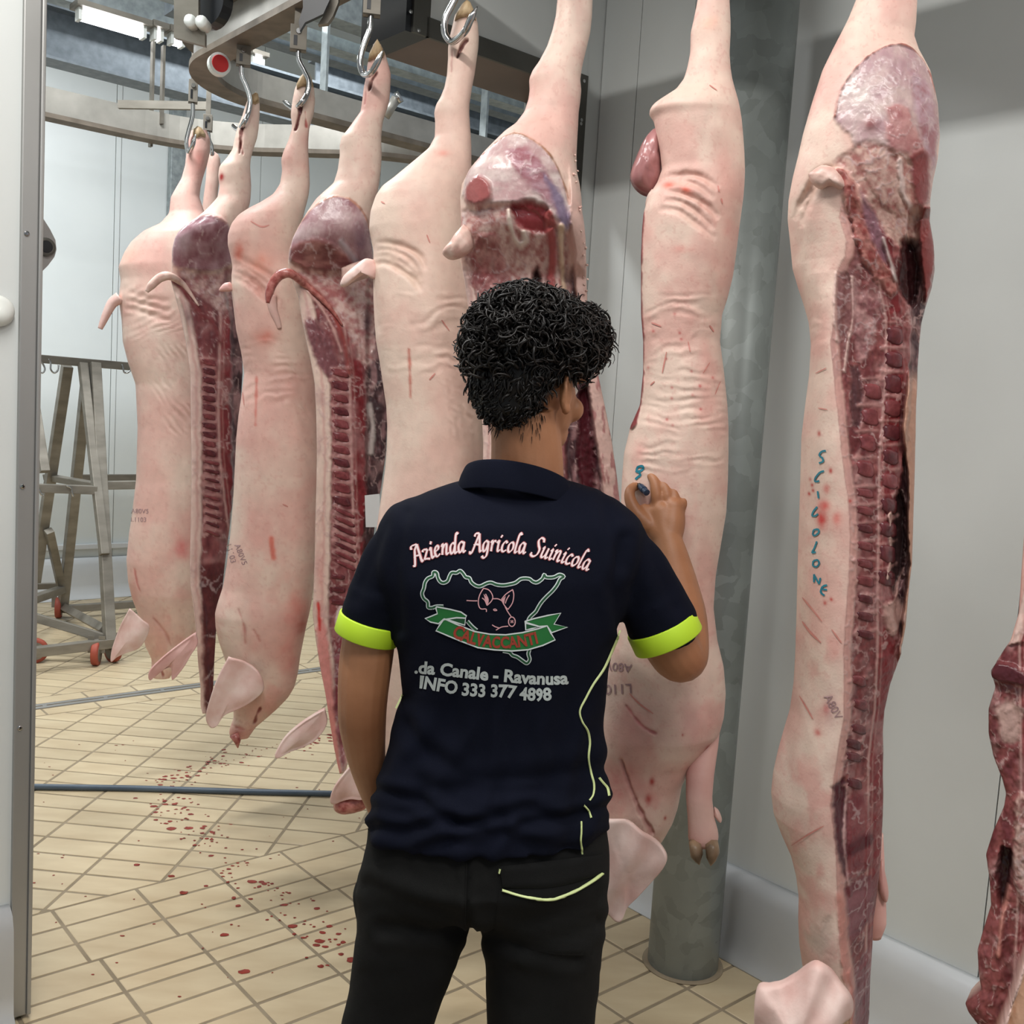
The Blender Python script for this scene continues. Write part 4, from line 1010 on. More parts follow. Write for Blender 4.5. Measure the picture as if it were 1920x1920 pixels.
p.finish(); PIGS[2] = p
p.hoof([(468, 196), (470, 183), (479, 176), (484, 180), (486, 194), (478, 200)])
MB().tube(smooth_path([p.surf(x, y, 0.003) for (x, y) in ((372, 574), (356, 550), (340, 532))] + [p.point(np.array(x), np.array(y), -0.055) for (x, y) in ((320, 521), (302, 524), (286, 538), (277, 550))], 5), list(np.interp(np.linspace(0, 1, 31), [0, 0.3, 0.6, 0.85, 1], [0.003, 0.010, 0.016, 0.014, 0.006])), 12).build('tail', M['fat'], p.root, smooth=True)
vp = lerp_path([(392, 680), (392, 850)], 11)
p.vertebrae([(x, y, 24, 14, 0.12, 0.25) for (x, y) in vp], mat='vert_dark')
p.vertebrae([(x, y, 30, 7, 0.2 + 0.02 * k, 0) for k, (x, y) in enumerate(lerp_path([(397, 868), (398, 1000)], 9))], name='rib_gap', mat='vert_dark')
thinear(p, [(368, 1176), (372, 1195), (360, 1215), (345, 1240), (325, 1262), (322, 1240), (300, 1248), (284, 1262), (283, 1245), (305, 1222), (340, 1195)], t=-0.08, mat='ear_pink', th=0.014)
# ------------------------------------------------------------------ carcass 3 (rind side)
p = Pig('pork_half', 'third pork half from the left, smooth cream rind, big ear and snout', 515, [(150, 563, 584), (165, 553, 589), (190, 548, 591), (215, 545, 588), (240, 548, 580), (265, 540, 578), (285, 531, 578), (300, 527, 579), (320, 529, 580), (345, 525, 581), (365, 512, 579), (382, 486, 575), (392, 466, 572), (405, 446, 569), (422, 433, 565), (440, 427, 562), (460, 427, 560), (480, 432, 560), (500, 436, 566), (515, 434, 568), (540, 434, 570), (580, 438, 575), (620, 443, 580), (660, 452, 588), (700, 458, 594), (740, 453, 600), (780, 447, 603), (820, 443, 605), (880, 440, 605), (940, 437, 603), (1000, 432, 600), (1060, 425, 595), (1100, 418, 588), (1130, 408, 584), (1150, 403, 580), (1175, 404, 574), (1200, 410, 569), (1230, 420, 563), (1260, 430, 559), (1285, 434, 553), (1305, 436, 541), (1325, 437, 522), (1345, 438, 500), (1362, 432, 480), (1374, 429, 472), (1382, 434, 466)], 'skin', seed=4, res=2.6)
p.folds([(436, 480), (470, 500), (510, 530), (525, 545)], 4, -2, 13, 4.5, 0.010, (190, 110, 92), 0.35)
p.wrinkle([(438, 640), (590, 640), (590, 760), (450, 760)], 18, 0.004, 0.05)
p.wrinkle([(540, 640), (600, 640), (604, 880), (560, 880)], 15, 0.004, -1.0)
p.blob(450, 478, 12, 18, (206, 100, 80), 0.8); p.blob(490, 500, 26, 22, (226, 140, 116), 0.6); p.blob(500, 635, 24, 16, (212, 110, 90), 0.6)
p.blob(558, 1130, 28, 50, (222, 130, 118), 0.6); p.blob(565, 1165, 14, 22, (176, 60, 54), 0.7); p.blob(540, 1220, 26, 60, (218, 140, 128), 0.6); p.blob(480, 1310, 30, 40, (220, 150, 138), 0.4)
p.line([(482, 708), (481, 760), (480, 795)], 4, (206, 96, 84), 4, 0, al=0.7); p.line([(509, 1000), (512, 1035)], 9, (216, 104, 84), 5, 0, al=0.8)
p.line([(450, 1130), (460, 1160), (462, 1190)], 3, (200, 140, 130), 4, -0.004); p.line([(478, 1165), (488, 1185)], 3, (200, 140, 130), 4, -0.003)
p.line([(488, 1318), (482, 1330), (478, 1348)], 4, (150, 80, 74), 3, -0.008); p.line([(436, 1356), (470, 1364)], 3, (206, 140, 130), 3, -0.004)
p.blob(450, 1368, 24, 12, (214, 132, 120), 0.6)
p.line([(564, 205), (560, 225), (554, 246)], 4.5, (110, 50, 50), 3, -0.010, 0.9); p.line([(572, 215), (574, 240)], 2.5, (196, 110, 104), 3, -0.003)
p.finish(); PIGS[3] = p
p.hoof([(556, 172), (556, 160), (562, 148), (572, 137), (580, 141), (584, 150), (588, 166), (577, 168), (566, 168)])
thinear(p, [(432, 1212), (462, 1222), (487, 1240), (496, 1270), (478, 1290), (450, 1306), (425, 1318), (410, 1338), (398, 1340), (391, 1322), (398, 1290), (412, 1250)], t=-0.13, th=0.009)
p.lump([(432, 530), (440, 545), (425, 548), (411, 546), (420, 533)], 0.012, -0.02, 'tail', 'ear_pink')
MB().tube(smooth_path([p.point(np.array(x), np.array(y), -0.10) for (x, y) in ((508, 560), (512, 585), (520, 606), (524, 620))], 5), np.linspace(0.018, 0.007, 16), 10).build('teat_fold', M['ear'], p.root, smooth=True)
MB().tube([p.point(np.array(x), np.array(y), -0.05) for (x, y) in ((440, 1368), (446, 1380), (447, 1393))], [0.016, 0.012, 0.002], 10).build('snout_tip', M['redmeat'], p.root, smooth=True)
decal_text(p, 'A80V5', 440, 1022, 15, 1.2, mat='stamp'); decal_text(p, 'L1103', 424, 1022, 15, 1.3, mat='stamp')
p.marks([(3, [(470, 415), (490, 425), (505, 422)]), (2, [(455, 735), (458, 760)]), (2, [(530, 945), (540, 950)])], 'scratch', 'blush')
# ------------------------------------------------------------------ carcass 4 (split side)
p = Pig('pork_half', 'fourth pork half from the left, split side with red spine beside the worker\'s shoulder', 655, [(84, 700, 714), (100, 694, 722), (120, 689, 728), (140, 687, 733), (165, 682, 732), (190, 679, 730), (210, 676, 724), (228, 663, 718), (245, 651, 716), (258, 640, 715), (272, 637, 715), (292, 637, 716), (320, 633, 714), (345, 625, 711), (360, 608, 708), (375, 592, 704), (400, 575, 698), (430, 558, 695), (450, 548, 696), (470, 542, 700), (490, 540, 702), (510, 542, 703), (530, 550, 703), (560, 560, 704), (600, 566, 706), (640, 574, 712), (680, 583, 720), (720, 590, 726), (780, 593, 729), (850, 594, 726), (920, 593, 716), (980, 591, 705), (1050, 590, 698), (1100, 588, 692), (1150, 586, 684), (1200, 592, 676), (1250, 600, 668), (1300, 610, 662), (1350, 618, 658), (1400, 626, 656), (1430, 632, 652), (1450, 637, 648)], 'cut', seed=5, res=2.3, turn=0.25)
split_side(p, [(540, 500), (552, 540), (562, 580), (570, 620), (580, 670), (590, 720), (594, 850), (592, 950), (590, 1050), (587, 1150), (592, 1200), (600, 1250), (610, 1300), (626, 1400), (637, 1450)], 520, 1460, 28, [(640, 560), (648, 640), (655, 700), (658, 800), (660, 900), (664, 1000), (668, 1080), (690, 1200), (700, 1460)], 24, [(690, 540), (688, 640), (688, 760), (688, 900), (684, 1000), (680, 1060), (700, 1200), (720, 1460)], fatc=(232, 204, 188))
p.poly([(546, 462), (552, 442), (575, 408), (604, 386), (636, 378), (662, 388), (684, 412), (696, 440), (702, 480), (690, 500), (640, 508), (580, 506), (548, 490)], (164, 116, 122), 4, 0.008, 0.95, 4, c2=(206, 178, 178), vs=26)
p.poly([(546, 470), (575, 455), (620, 462), (660, 490), (676, 505), (630, 512), (570, 506), (546, 492)], (124, 72, 72), 8, 0.006, 0.95, 5, c2=(164, 112, 106), vs=14, st=(2, 0.6))
p.line([(552, 442), (575, 408), (604, 386), (636, 378), (662, 388), (684, 412), (697, 445)], 3, (206, 150, 128), 3, 0.003)
p.line([(640, 460), (660, 482), (680, 505)], 10, (196, 180, 186), 6, 0.004); p.blob(675, 455, 14, 30, (126, 92, 116), 0.6)
p.poly([(548, 508), (600, 512), (680, 510), (702, 540), (706, 620), (690, 690), (660, 640), (620, 590), (570, 540)], (168, 104, 102), 8, -0.004, 0.95, 10, c2=(214, 182, 172), vs=10)
p.line([(560, 520), (590, 545), (625, 590), (645, 640), (655, 700)], 10, (150, 66, 62), 9, 0.005); p.line([(575, 545), (605, 580), (628, 625), (640, 660)], 5, (206, 160, 152), 4, 0.006)
p.poly([(570, 600), (590, 600), (622, 640), (632, 700), (606, 700), (586, 660)], (134, 84, 88), 6, 0.003, 0.9, 4)
p.blob(690, 600, 12, 40, (90, 52, 60), 0.9); p.line([(692, 760), (700, 800), (696, 850)], 10, (206, 190, 184), 5, 0.006)
p.poly([(592, 1180), (612, 1180), (640, 1440), (632, 1440), (606, 1300)], (226, 150, 142), 5, 0.004, 0.5, 4)
p.blob(600, 1080, 10, 120, (226, 160, 150), 0.5); p.line([(597, 1130), (600, 1180)], 4, (206, 66, 60), 4)
p.line([(640, 1140), (660, 1150), (655, 1180), (638, 1180), (632, 1160), (640, 1140)], 7, (226, 206, 196), 4, 0.006)
p.poly([(632, 1190), (660, 1190), (650, 1400), (640, 1440), (625, 1300)], (130, 60, 66), 6, 0.0, 0.9, 4, c2=(170, 110, 116))
p.line([(706, 142), (698, 156), (692, 174)], 5, (110, 60, 56), 3, -0.010, 0.9); p.line([(686, 175), (684, 200)], 3, (196, 130, 124), 3, -0.003)
p.seps([(x, y, 30, 22, 0.1, 0.3) for (x, y) in lerp_path([(638, 700), (641, 940)], 11)] + [(x, y, 46, 15, 0.42, 0) for (x, y) in lerp_path([(646, 962), (648, 1060)], 7)])
p.finish(); PIGS[4] = p
p.hoof([(690, 118), (692, 104), (700, 88), (707, 78), (714, 90), (721, 104), (718, 114), (704, 116)])
MB().tube(smooth_path([p.surf(x, y, 0.004) for (x, y) in ((642, 612), (622, 584), (598, 556), (572, 534))] + [p.point(np.array(x), np.array(y), -0.055) for (x, y) in ((548, 518), (528, 520), (514, 536), (507, 556), (505, 572))], 5), list(np.interp(np.linspace(0, 1, 41), [0, 0.3, 0.6, 0.85, 1], [0.003, 0.009, 0.014, 0.012, 0.005])), 12).build('tail', M['redmeat'], p.root, smooth=True)
p.vertebrae([(x, y, 30, 19, 0.1, 0.3) for (x, y) in lerp_path([(638, 700), (641, 940)], 11)], mat='vert')
p.vertebrae([(x, y, 46, 9, 0.42, 0) for (x, y) in lerp_path([(646, 962), (648, 1060)], 7)], name='rib_gap', mat='vert')
p.vertebrae([(x, y, 26, 12, 0.05, 0) for (x, y) in lerp_path([(634, 1082), (634, 1130)], 3)], mat='vert_dark')
p.lump([(640, 505), (664, 495), (686, 490), (700, 496), (694, 520), (668, 530), (648, 540), (640, 532)], 0.03, -0.03, 'flank_tip', 'fat')
thinear(p, [(610, 1318), (614, 1345), (596, 1372), (570, 1388), (545, 1396), (524, 1406), (519, 1400), (535, 1372), (560, 1348), (590, 1328)], t=-0.05, th=0.016)
# ------------------------------------------------------------------ carcass 5 (rind side)
p = Pig('pork_half', 'fifth pork half from the left, cream rind with flank folds beside the worker\'s head', 800, [(14, 866, 884), (28, 853, 891), (45, 849, 896), (70, 843, 898), (90, 840, 897), (110, 840, 894), (140, 838, 890), (165, 833, 885), (185, 825, 882), (198, 817, 880), (212, 814, 880), (230, 816, 881), (258, 815, 883), (280, 803, 884), (300, 780, 884), (320, 756, 884), (338, 735, 883), (352, 716, 882), (370, 704, 880), (400, 694, 878), (430, 692, 878), (450, 696, 879), (470, 700, 881), (490, 700, 884), (520, 700, 887), (560, 700, 890), (600, 702, 893), (640, 705, 896), (680, 712, 900), (720, 718, 904), (760, 724, 907), (800, 726, 910), (840, 725, 910), (880, 722, 908), (930, 715, 905), (1000, 705, 902), (1100, 695, 900), (1200, 690, 898), (1300, 690, 890), (1380, 692, 870), (1440, 705, 840), (1500, 715, 800), (1560, 720, 780), (1590, 728, 765)], 'skin', seed=6, res=2.6)
p.col = p.col * 0.6 + lin(CREAM) * 0.4
p.folds([(703, 460), (740, 466), (780, 490), (800, 520)], 4, -3, 13, 4.5, 0.011, (200, 160, 130), 0.3)
p.wrinkle([(705, 560), (880, 560), (890, 700), (712, 700)], 26, 0.004, 0.0); p.wrinkle([(820, 680), (905, 680), (905, 830), (850, 830)], 16, 0.005, -1.1)
p.line([(768, 660), (770, 700), (771, 745)], 3.5, (190, 96, 80), 3, 0, al=0.8); p.blob(690, 445, 10, 14, (180, 130, 100), 0.6); p.blob(830, 298, 14, 8, (226, 140, 126), 0.5)
p.blob(770, 1080, 60, 120, (226, 170, 158), 0.4)
p.line([(874, 84), (864, 96), (857, 114)], 5, (120, 70, 64), 3, -0.010, 0.9); p.line([(848, 100), (846, 140)], 3, (206, 160, 150), 3, -0.003)
p.finish(); PIGS[5] = p
p.hoof([(852, 44), (855, 30), (864, 16), (874, 7), (882, 12), (889, 28), (892, 44), (874, 40)])
p.lump([(702, 490), (712, 505), (706, 528), (690, 516), (672, 524), (650, 540), (640, 537), (646, 520), (668, 500), (686, 488)], 0.026, -0.03, 'tail', 'ear')
thinear(p, [(700, 1420), (690, 1440), (700, 1480), (685, 1488), (660, 1490), (630, 1500), (621, 1492), (628, 1468), (648, 1440), (670, 1420)], t=-0.02, th=0.012)
p.lump([(705, 1480), (690, 1512), (665, 1524), (640, 1526), (626, 1518), (630, 1498), (660, 1488), (690, 1482)], 0.03, 0.0, 'cheek_cut', 'redmeat')
p.marks([(2.5, [(715, 378), (722, 382)]), (2.5, [(800, 440), (806, 455)]), (2.5, [(828, 600), (842, 620)]), (3, [(805, 712), (816, 700)])], 'scratch', 'blush')
# ------------------------------------------------------------------ carcass 6 (split side, behind the worker's head)
p = Pig('pork_half', 'pork half hanging right behind the worker\'s head, split side with open ham', 1010, [(-170, 1075, 1092), (-150, 1066, 1104), (-120, 1060, 1112), (-70, 1050, 1115), (0, 1045, 1111), (30, 1042, 1110), (60, 1035, 1107), (90, 1025, 1100), (118, 1010, 1093), (135, 998, 1090), (150, 992, 1088), (170, 993, 1090), (190, 990, 1088), (212, 983, 1085), (235, 966, 1084), (250, 945, 1083), (270, 925, 1082), (290, 906, 1081), (310, 890, 1081), (330, 876, 1083), (350, 866, 1087), (375, 863, 1090), (400, 864, 1091), (425, 864, 1095), (450, 862, 1098), (480, 862, 1100), (510, 868, 1102), (550, 874, 1104), (590, 880, 1106), (640, 888, 1112), (700, 896, 1125), (760, 902, 1138), (830, 906, 1152), (900, 905, 1162), (950, 902, 1168), (1050, 900, 1166), (1200, 898, 1155), (1350, 905, 1125), (1450, 920, 1090), (1540, 935, 1060), (1580, 945, 1030)], 'cut', seed=7, res=2.4, turn=0.22)
split_side(p, [(864, 500), (872, 550), (880, 600), (892, 660), (906, 830), (900, 1000), (900, 1600)], 500, 1600, 20, [(960, 560), (975, 640), (985, 800), (990, 1000), (1000, 1600)], 34, [(1050, 520), (1058, 600), (1060, 800), (1065, 1000), (1080, 1600)], base=(166, 100, 98))
f6 = np.interp(p.py, [420, 480, 550, 620, 700, 760, 830, 900, 950, 1600], [1066, 1078, 1082, 1086, 1100, 1110, 1122, 1132, 1136, 1120])
mm = sstep(-3, 3, p.px - f6 + 4 * p.nz) * sstep(300, 420, p.py); p.paint(mm, (224, 184, 172), 0.02, 0.5)
mm = mm * sstep(0.55, 0.68, fbm(p.px / 9, p.py / 30, 4)) * sstep(640, 700, p.py); p.paint(mm, (186, 128, 124), 0.0, 0.6)
p.poly([(868, 372), (880, 330), (905, 302), (940, 275), (965, 268), (990, 278), (1020, 300), (1045, 335), (1062, 380), (1068, 420), (1060, 445), (1020, 425), (985, 405), (940, 400), (900, 402), (878, 392)], (190, 152, 152), 4, 0.010, 0.95, 4, c2=(216, 196, 190), vs=20, st=(1.4, 0.8))
p.poly([(950, 300), (985, 300), (1020, 335), (1045, 385), (1052, 420), (1015, 390), (975, 350)], (156, 96, 104), 10, 0.002, 0.95, 8, c2=(190, 152, 160), vs=12, st=(1.6, .7))
p.poly([(1020, 350), (1050, 380), (1064, 420), (1056, 440), (1040, 410)], (136, 118, 142), 10, 0.0, 0.95, 6)
p.poly([(880, 362), (900, 350), (920, 362), (924, 390), (900, 402), (878, 394), (874, 378)], (160, 90, 88), 8, 0.012, 0.95, 4)
p.line([(880, 330), (905, 302), (940, 275), (965, 268), (990, 277), (1020, 299), (1045, 335), (1064, 385)], 3.5, (176, 124, 92), 3, 0.004)
p.poly([(866, 398), (900, 404), (960, 402), (1010, 404), (1050, 440), (1066, 470), (1070, 560), (1040, 590), (980, 590), (900, 560), (868, 470)], (172, 108, 104), 8, -0.008, 0.95, 8, c2=(222, 190, 180), vs=9)
p.poly([(962, 402), (1000, 396), (1026, 410), (1034, 436), (1010, 446), (978, 440), (966, 424)], (150, 62, 66), 6, -0.014, 0.95, 5)
p.line([(956, 412), (960, 440), (972, 466), (986, 462), (984, 448)], 8, (230, 210, 196), 4, 0.010); p.line([(1028, 420), (1036, 470), (1034, 540), (1046, 600)], 16, (168, 82, 80), 6, 0.010); p.line([(1050, 440), (1056, 520), (1064, 600)], 9, (222, 192, 164), 5, 0.012)
p.poly([(900, 450), (930, 450), (950, 500), (960, 560), (930, 590), (900, 560), (880, 500)], (150, 84, 84), 8, 0.004, 0.9, 8, c2=(190, 140, 134), vs=12)
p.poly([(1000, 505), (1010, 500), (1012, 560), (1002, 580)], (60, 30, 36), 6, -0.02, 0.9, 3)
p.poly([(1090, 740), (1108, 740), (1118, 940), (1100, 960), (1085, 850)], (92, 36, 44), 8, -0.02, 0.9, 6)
p.finish(); PIGS[6] = p
p.hoof([(1060, -140), (1066, -158), (1076, -172), (1088, -178), (1096, -166), (1104, -140), (1080, -142)])
p.lump([(872, 428), (885, 440), (890, 470), (872, 488), (850, 494), (836, 486), (834, 476), (846, 462), (858, 444)], 0.03, -0.05, 'tail', 'fat')
random.seed(5)
crumbs = MB()
for k in range(26):
    y = random.uniform(280, 600); x = np.interp(y, p.Y, p.XR) - random.uniform(-2, 6)
    c_ = p.surf(x - 3, y, 0.002); crumbs.lathe(c_, [random.uniform(-1, 1), -1, random.uniform(-1, 1)], [(0, 0.002), (0.003, 0.0026 * random.uniform(0.5, 1.3)), (0.005, 0.0008)], 6)
crumbs.build('fat_crumb', M['fat'], p.root, smooth=True)
# ------------------------------------------------------------------ carcass 7 (rind side, being written on)
p = Pig('pork_half', 'pork half before the galvanised column, rind side, being written on by the worker', 1280, [(-330, 1345, 1362), (-300, 1332, 1376), (-260, 1326, 1384), (-150, 1328, 1376), (-60, 1315, 1372), (0, 1308, 1368), (40, 1300, 1370), (62, 1295, 1370), (100, 1294, 1368), (130, 1288, 1370), (150, 1282, 1373), (172, 1266, 1379), (190, 1240, 1384), (203, 1222, 1387), (215, 1216, 1389), (228, 1226, 1391), (260, 1232, 1394), (290, 1238, 1396), (320, 1241, 1397), (345, 1232, 1396), (370, 1216, 1394), (400, 1207, 1390), (430, 1204, 1386), (480, 1202, 1380), (520, 1202, 1374), (560, 1202, 1364), (590, 1202, 1354), (640, 1206, 1350), (700, 1206, 1358), (760, 1200, 1364), (800, 1182, 1366), (850, 1170, 1366), (900, 1166, 1365), (960, 1164, 1362), (1020, 1165, 1352), (1080, 1160, 1342), (1140, 1150, 1338), (1200, 1135, 1345), (1250, 1125, 1357), (1300, 1120, 1361), (1340, 1118, 1358), (1370, 1116, 1350), (1400, 1114, 1325), (1430, 1112, 1298), (1470, 1110, 1279), (1510, 1108, 1272), (1540, 1108, 1262), (1570, 1112, 1245), (1610, 1120, 1215), (1640, 1130, 1195)], 'skin', seed=8, res=2.2)
p.folds([(1240, 345), (1275, 340), (1310, 350), (1345, 372)], 2, -3, 15, 5, 0.009, (206, 164, 146), 0.3)
p.folds([(1245, 370), (1280, 378), (1315, 400), (1345, 425)], 3, -4, 17, 5, 0.010, (206, 164, 146), 0.3)
p.wrinkle([(1205, 560), (1352, 560), (1358, 700), (1206, 700)], 24, 0.0025, 0.05); p.wrinkle([(1210, 700), (1364, 700), (1364, 880), (1200, 880)], 17, 0.0022, 0.0)
p.blob(1330, 55, 22, 14, (240, 186, 162), 0.6); p.blob(1255, 360, 14, 8, (226, 96, 76), 0.9); p.blob(1285, 372, 14, 6, (222, 110, 90), 0.8, ang=0.4)
p.blob(1365, 440, 16, 26, (226, 150, 142), 0.5); p.blob(1280, 480, 22, 8, (230, 150, 140), 0.5); p.blob(1230, 960, 40, 60, (224, 158, 150), 0.35); p.blob(1200, 850, 18, 30, (226, 150, 142), 0.5)
p.blob(1200, 1330, 60, 60, (222, 158, 154), 0.5); p.blob(1165, 1440, 40, 60, (214, 140, 134), 0.6); p.blob(1300, 1330, 40, 60, (228, 172, 166), 0.5)
for (x, y, r) in ((1225, 1440, 6), (1218, 1475, 7), (1326, 1390, 7), (1248, 1515, 3), (1280, 1350, 2)): p.blob(x, y, r, r * 1.6, (176, 66, 62), 0.9)
for k in range(16): p.blob(random.uniform(1215, 1340), random.uniform(560, 800), 3, 3, (196, 84, 84), 0.8)
p.line([(1205, 400), (1200, 520), (1203, 600), (1204, 700), (1196, 780), (1184, 800)], 9, (140, 62, 64), 4, 0.006, 0.9)
p.line([(1170, 1400), (1185, 1450), (1205, 1500), (1225, 1540)], 7, (206, 150, 142), 6, -0.008); p.line([(1180, 1300), (1205, 1330), (1230, 1345)], 4, (206, 130, 128), 4, -0.003)
p.finish(); PIGS[7] = p
p.lump([(1238, 228), (1246, 262), (1244, 305), (1240, 345), (1226, 362), (1204, 360), (1186, 344), (1180, 322), (1190, 290), (1205, 258), (1222, 236)], 0.05, 0.03, 'ham_muscle', 'ham')
p.lump([(1222, 355), (1244, 360), (1246, 385), (1240, 402), (1216, 404), (1210, 385), (1214, 366)], 0.03, 0.0, 'tail_stump', 'fat')
def limb(p, pts, name, mat, n=14):
    """pts: (xl, xr, y, t) rows"""
    mb = MB(); rows = []; m = 18
    ys = smooth_path([(a, b, y, t) for (a, b, y, t) in pts], 4) if False else None
    R = np.array(pts, float); q = np.linspace(R[0, 2], R[-1, 2], 30)
    for y in q:
        xl, xr, t = (np.interp(y, R[:, 2], R[:, k]) for k in (0, 1, 3)); r = (xr - xl) / 2; cx = (xr + xl) / 2
        rm = r / F * p.D
        an = np.linspace(0, 2 * pi, m, endpoint=False)
        rows.append(np.array([p.point(np.array(cx + r * cos(a)), np.array(y), t + 0.85 * rm * sin(a)) for a in an]))
    v = np.concatenate(rows); f = [(i * m + k, i * m + (k + 1) % m, (i + 1) * m + (k + 1) % m, (i + 1) * m + k) for i in range(len(rows) - 1) for k in range(m)]
    f += [tuple(range(m))[::-1], tuple(range((len(rows) - 1) * m, len(rows) * m))]
    return mb.add(v, f).build(name, M[mat], p.root, smooth=True)
M['trotter'] = mat_noise('trotter_skin', (214, 150, 144), (232, 190, 178), 7, 0.5, bump=0.3, bscale=90)
fl_ = limb(p, [(1300, 1352, 1350, 0.0), (1292, 1346, 1395, -0.02), (1286, 1338, 1440, -0.04), (1286, 1334, 1480, -0.05), (1289, 1338, 1515, -0.05), (1290, 1345, 1540, -0.05), (1290, 1346, 1556, -0.05), (1296, 1340, 1566, -0.05)], 'front_leg', 'trotter')
p.hoof([(1291, 1552), (1300, 1548), (1313, 1554), (1317, 1572), (1311, 1592), (1303, 1586), (1294, 1576)], t=-0.07, th=0.022, mat='hoof_dark')
p.hoof([(1321, 1555), (1332, 1548), (1344, 1552), (1347, 1570), (1340, 1584), (1330, 1594), (1322, 1578)], t=-0.07, th=0.022, mat='hoof_dark')
p.lump([(1338, 1498), (1346, 1505), (1352, 1520), (1350, 1528), (1342, 1522), (1336, 1512)], 0.014, -0.04, 'dew_claw', 'trotter')
thinear(p, [(1130, 1500), (1170, 1500), (1210, 1520), (1248, 1552), (1250, 1575), (1228, 1606), (1200, 1636), (1182, 1655), (1172, 1676), (1158, 1678), (1142, 1664), (1128, 1640), (1122, 1560)], t=-0.10, th=0.009)
p.marks([(4, [(1188, 1572), (1195, 1586)]), (3.5, [(1204, 1570), (1212, 1582)])], 'scratch', 'scratch')
p.marks([(3, [(1222, 605), (1240, 612)]), (3, [(1330, 610), (1338, 622)]), (2.5, [(1250, 660), (1242, 700)]), (2.5, [(1290, 640), (1294, 660)]), (2.5, [(1330, 680), (1318, 700)]), (2.5, [(1228, 715), (1220, 722)]), (2, [(1350, 715), (1340, 740)]), (3, [(1346, 348), (1348, 360)]), (3, [(1352, 372), (1354, 382)]), (2, [(1330, 160), (1344, 170)]), (3, [(1180, 1300), (1200, 1320), (1225, 1338)])], 'scratch', 'blush')
Z6 = lambda pts: [(1060 + x / 6.4, 820 + y / 6.4) for (x, y) in pts]
p.marks([(4.2, Z6([(858, 415), (868, 365), (900, 347), (935, 352), (930, 388), (884, 410)])), (4.2, Z6([(848, 405), (888, 420), (902, 455), (872, 478), (846, 505)]))], 'ink_writing', 'ink')
decal_text(p, 'A80V5', 1186, 1246, 22, pi + 0.1, bold=0.01); decal_text(p, 'L1103', 1184, 1282, 26, pi - 0.05, bold=0.01)
decal_text(p, '1103', 1182, 1572, 14, -0.4)
# ------------------------------------------------------------------ carcass 8 (nearest, spine to the viewer)
p = Pig('pork_half', 'nearest pork half at right with blue writing down its rind beside the split spine', 1620, [(-520, 1640, 1662), (-480, 1626, 1676), (-420, 1622, 1690), (-300, 1628, 1694), (-150, 1622, 1706), (0, 1606, 1720), (40, 1590, 1718), (70, 1575, 1714), (100, 1560, 1724), (140, 1541, 1745), (200, 1522, 1758), (260, 1505, 1762), (300, 1496, 1758), (340, 1486, 1749), (380, 1478, 1744), (410, 1476, 1744), (450, 1480, 1752), (500, 1484, 1756), (535, 1494, 1750), (565, 1504, 1740), (600, 1514, 1731), (640, 1518, 1727), (700, 1515, 1723), (760, 1507, 1719), (820, 1500, 1718), (900, 1498, 1716), (1000, 1495, 1713), (1060, 1493, 1711), (1100, 1492, 1706), (1180, 1490, 1699), (1240, 1488, 1688), (1290, 1485, 1670), (1340, 1478, 1659), (1380, 1466, 1656), (1420, 1455, 1657), (1460, 1446, 1656), (1500, 1442, 1657), (1540, 1447, 1656), (1580, 1462, 1654), (1620, 1480, 1652), (1660, 1490, 1648), (1700, 1495, 1644), (1740, 1494, 1638), (1790, 1496, 1636), (1850, 1505, 1632), (1920, 1520, 1630), (1990, 1535, 1622), (2040, 1550, 1610)], 'cut', seed=9, res=2.0, turn=0.0, back=0.16, mixz=(300, 560))
# ridge: rind on the left turns away to the left, split face turns away to the right
xm = np.interp(p.py, [100, 340, 427, 467, 495, 522, 594, 649, 712, 747, 817, 867, 933, 1000, 1083, 1133, 1217, 1275, 1328, 1410, 1488, 1552, 1640, 1736, 1807, 1860, 2040], [1640, 1590, 1576, 1589, 1587, 1572, 1568, 1560, 1566, 1570, 1577, 1582, 1592, 1595, 1593, 1588, 1583, 1585, 1583, 1569, 1560, 1569, 1572, 1576, 1587, 1595, 1594])
low = sstep(330, 600, p.py)
uL = np.clip((xm - p.px) / np.maximum(xm - p.XL[:, None], 1), 0, 1); uR = np.clip((p.px - xm) / np.maximum(p.XR[:, None] - xm, 1), 0, 1)
p.t = p.t + low * (0.10 * uL ** 2.2 + 0.085 * uR - 0.06)
edge = [(1590, 340), (1576, 427), (1589, 467), (1587, 495), (1572, 522), (1568, 594), (1560, 649), (1566, 712), (1570, 747), (1577, 817), (1582, 867), (1592, 933), (1595, 1000), (1593, 1083), (1588, 1133), (1583, 1217), (1585, 1275), (1583, 1328), (1569, 1410), (1560, 1488), (1569, 1552), (1572, 1640), (1576, 1736), (1587, 1807), (1595, 1860), (1594, 2040)]
split_side(p, edge, 400, 2060, 14, [(1640, 500), (1660, 600), (1662, 690), (1657, 750), (1648, 867), (1647, 967), (1645, 1100), (1645, 1217), (1640, 1330), (1628, 1420), (1625, 1700), (1620, 2040)], 30, [(1700, 480), (1712, 600), (1708, 640), (1706, 720), (1702, 800), (1690, 900), (1680, 940), (1676, 1060), (1676, 1140), (1690, 1220), (1720, 1300), (1720, 2040)], base=(156, 92, 90), base2=(116, 56, 58), fatc=(222, 172, 160))
p.folds([(1490, 420), (1510, 380), (1535, 350), (1575, 340)], 2, 10, 14, 6, 0.012, (200, 150, 130), 0.35)
p.wrinkle([(1500, 560), (1560, 560), (1560, 700), (1505, 700)], 40, 0.004, 0.1)
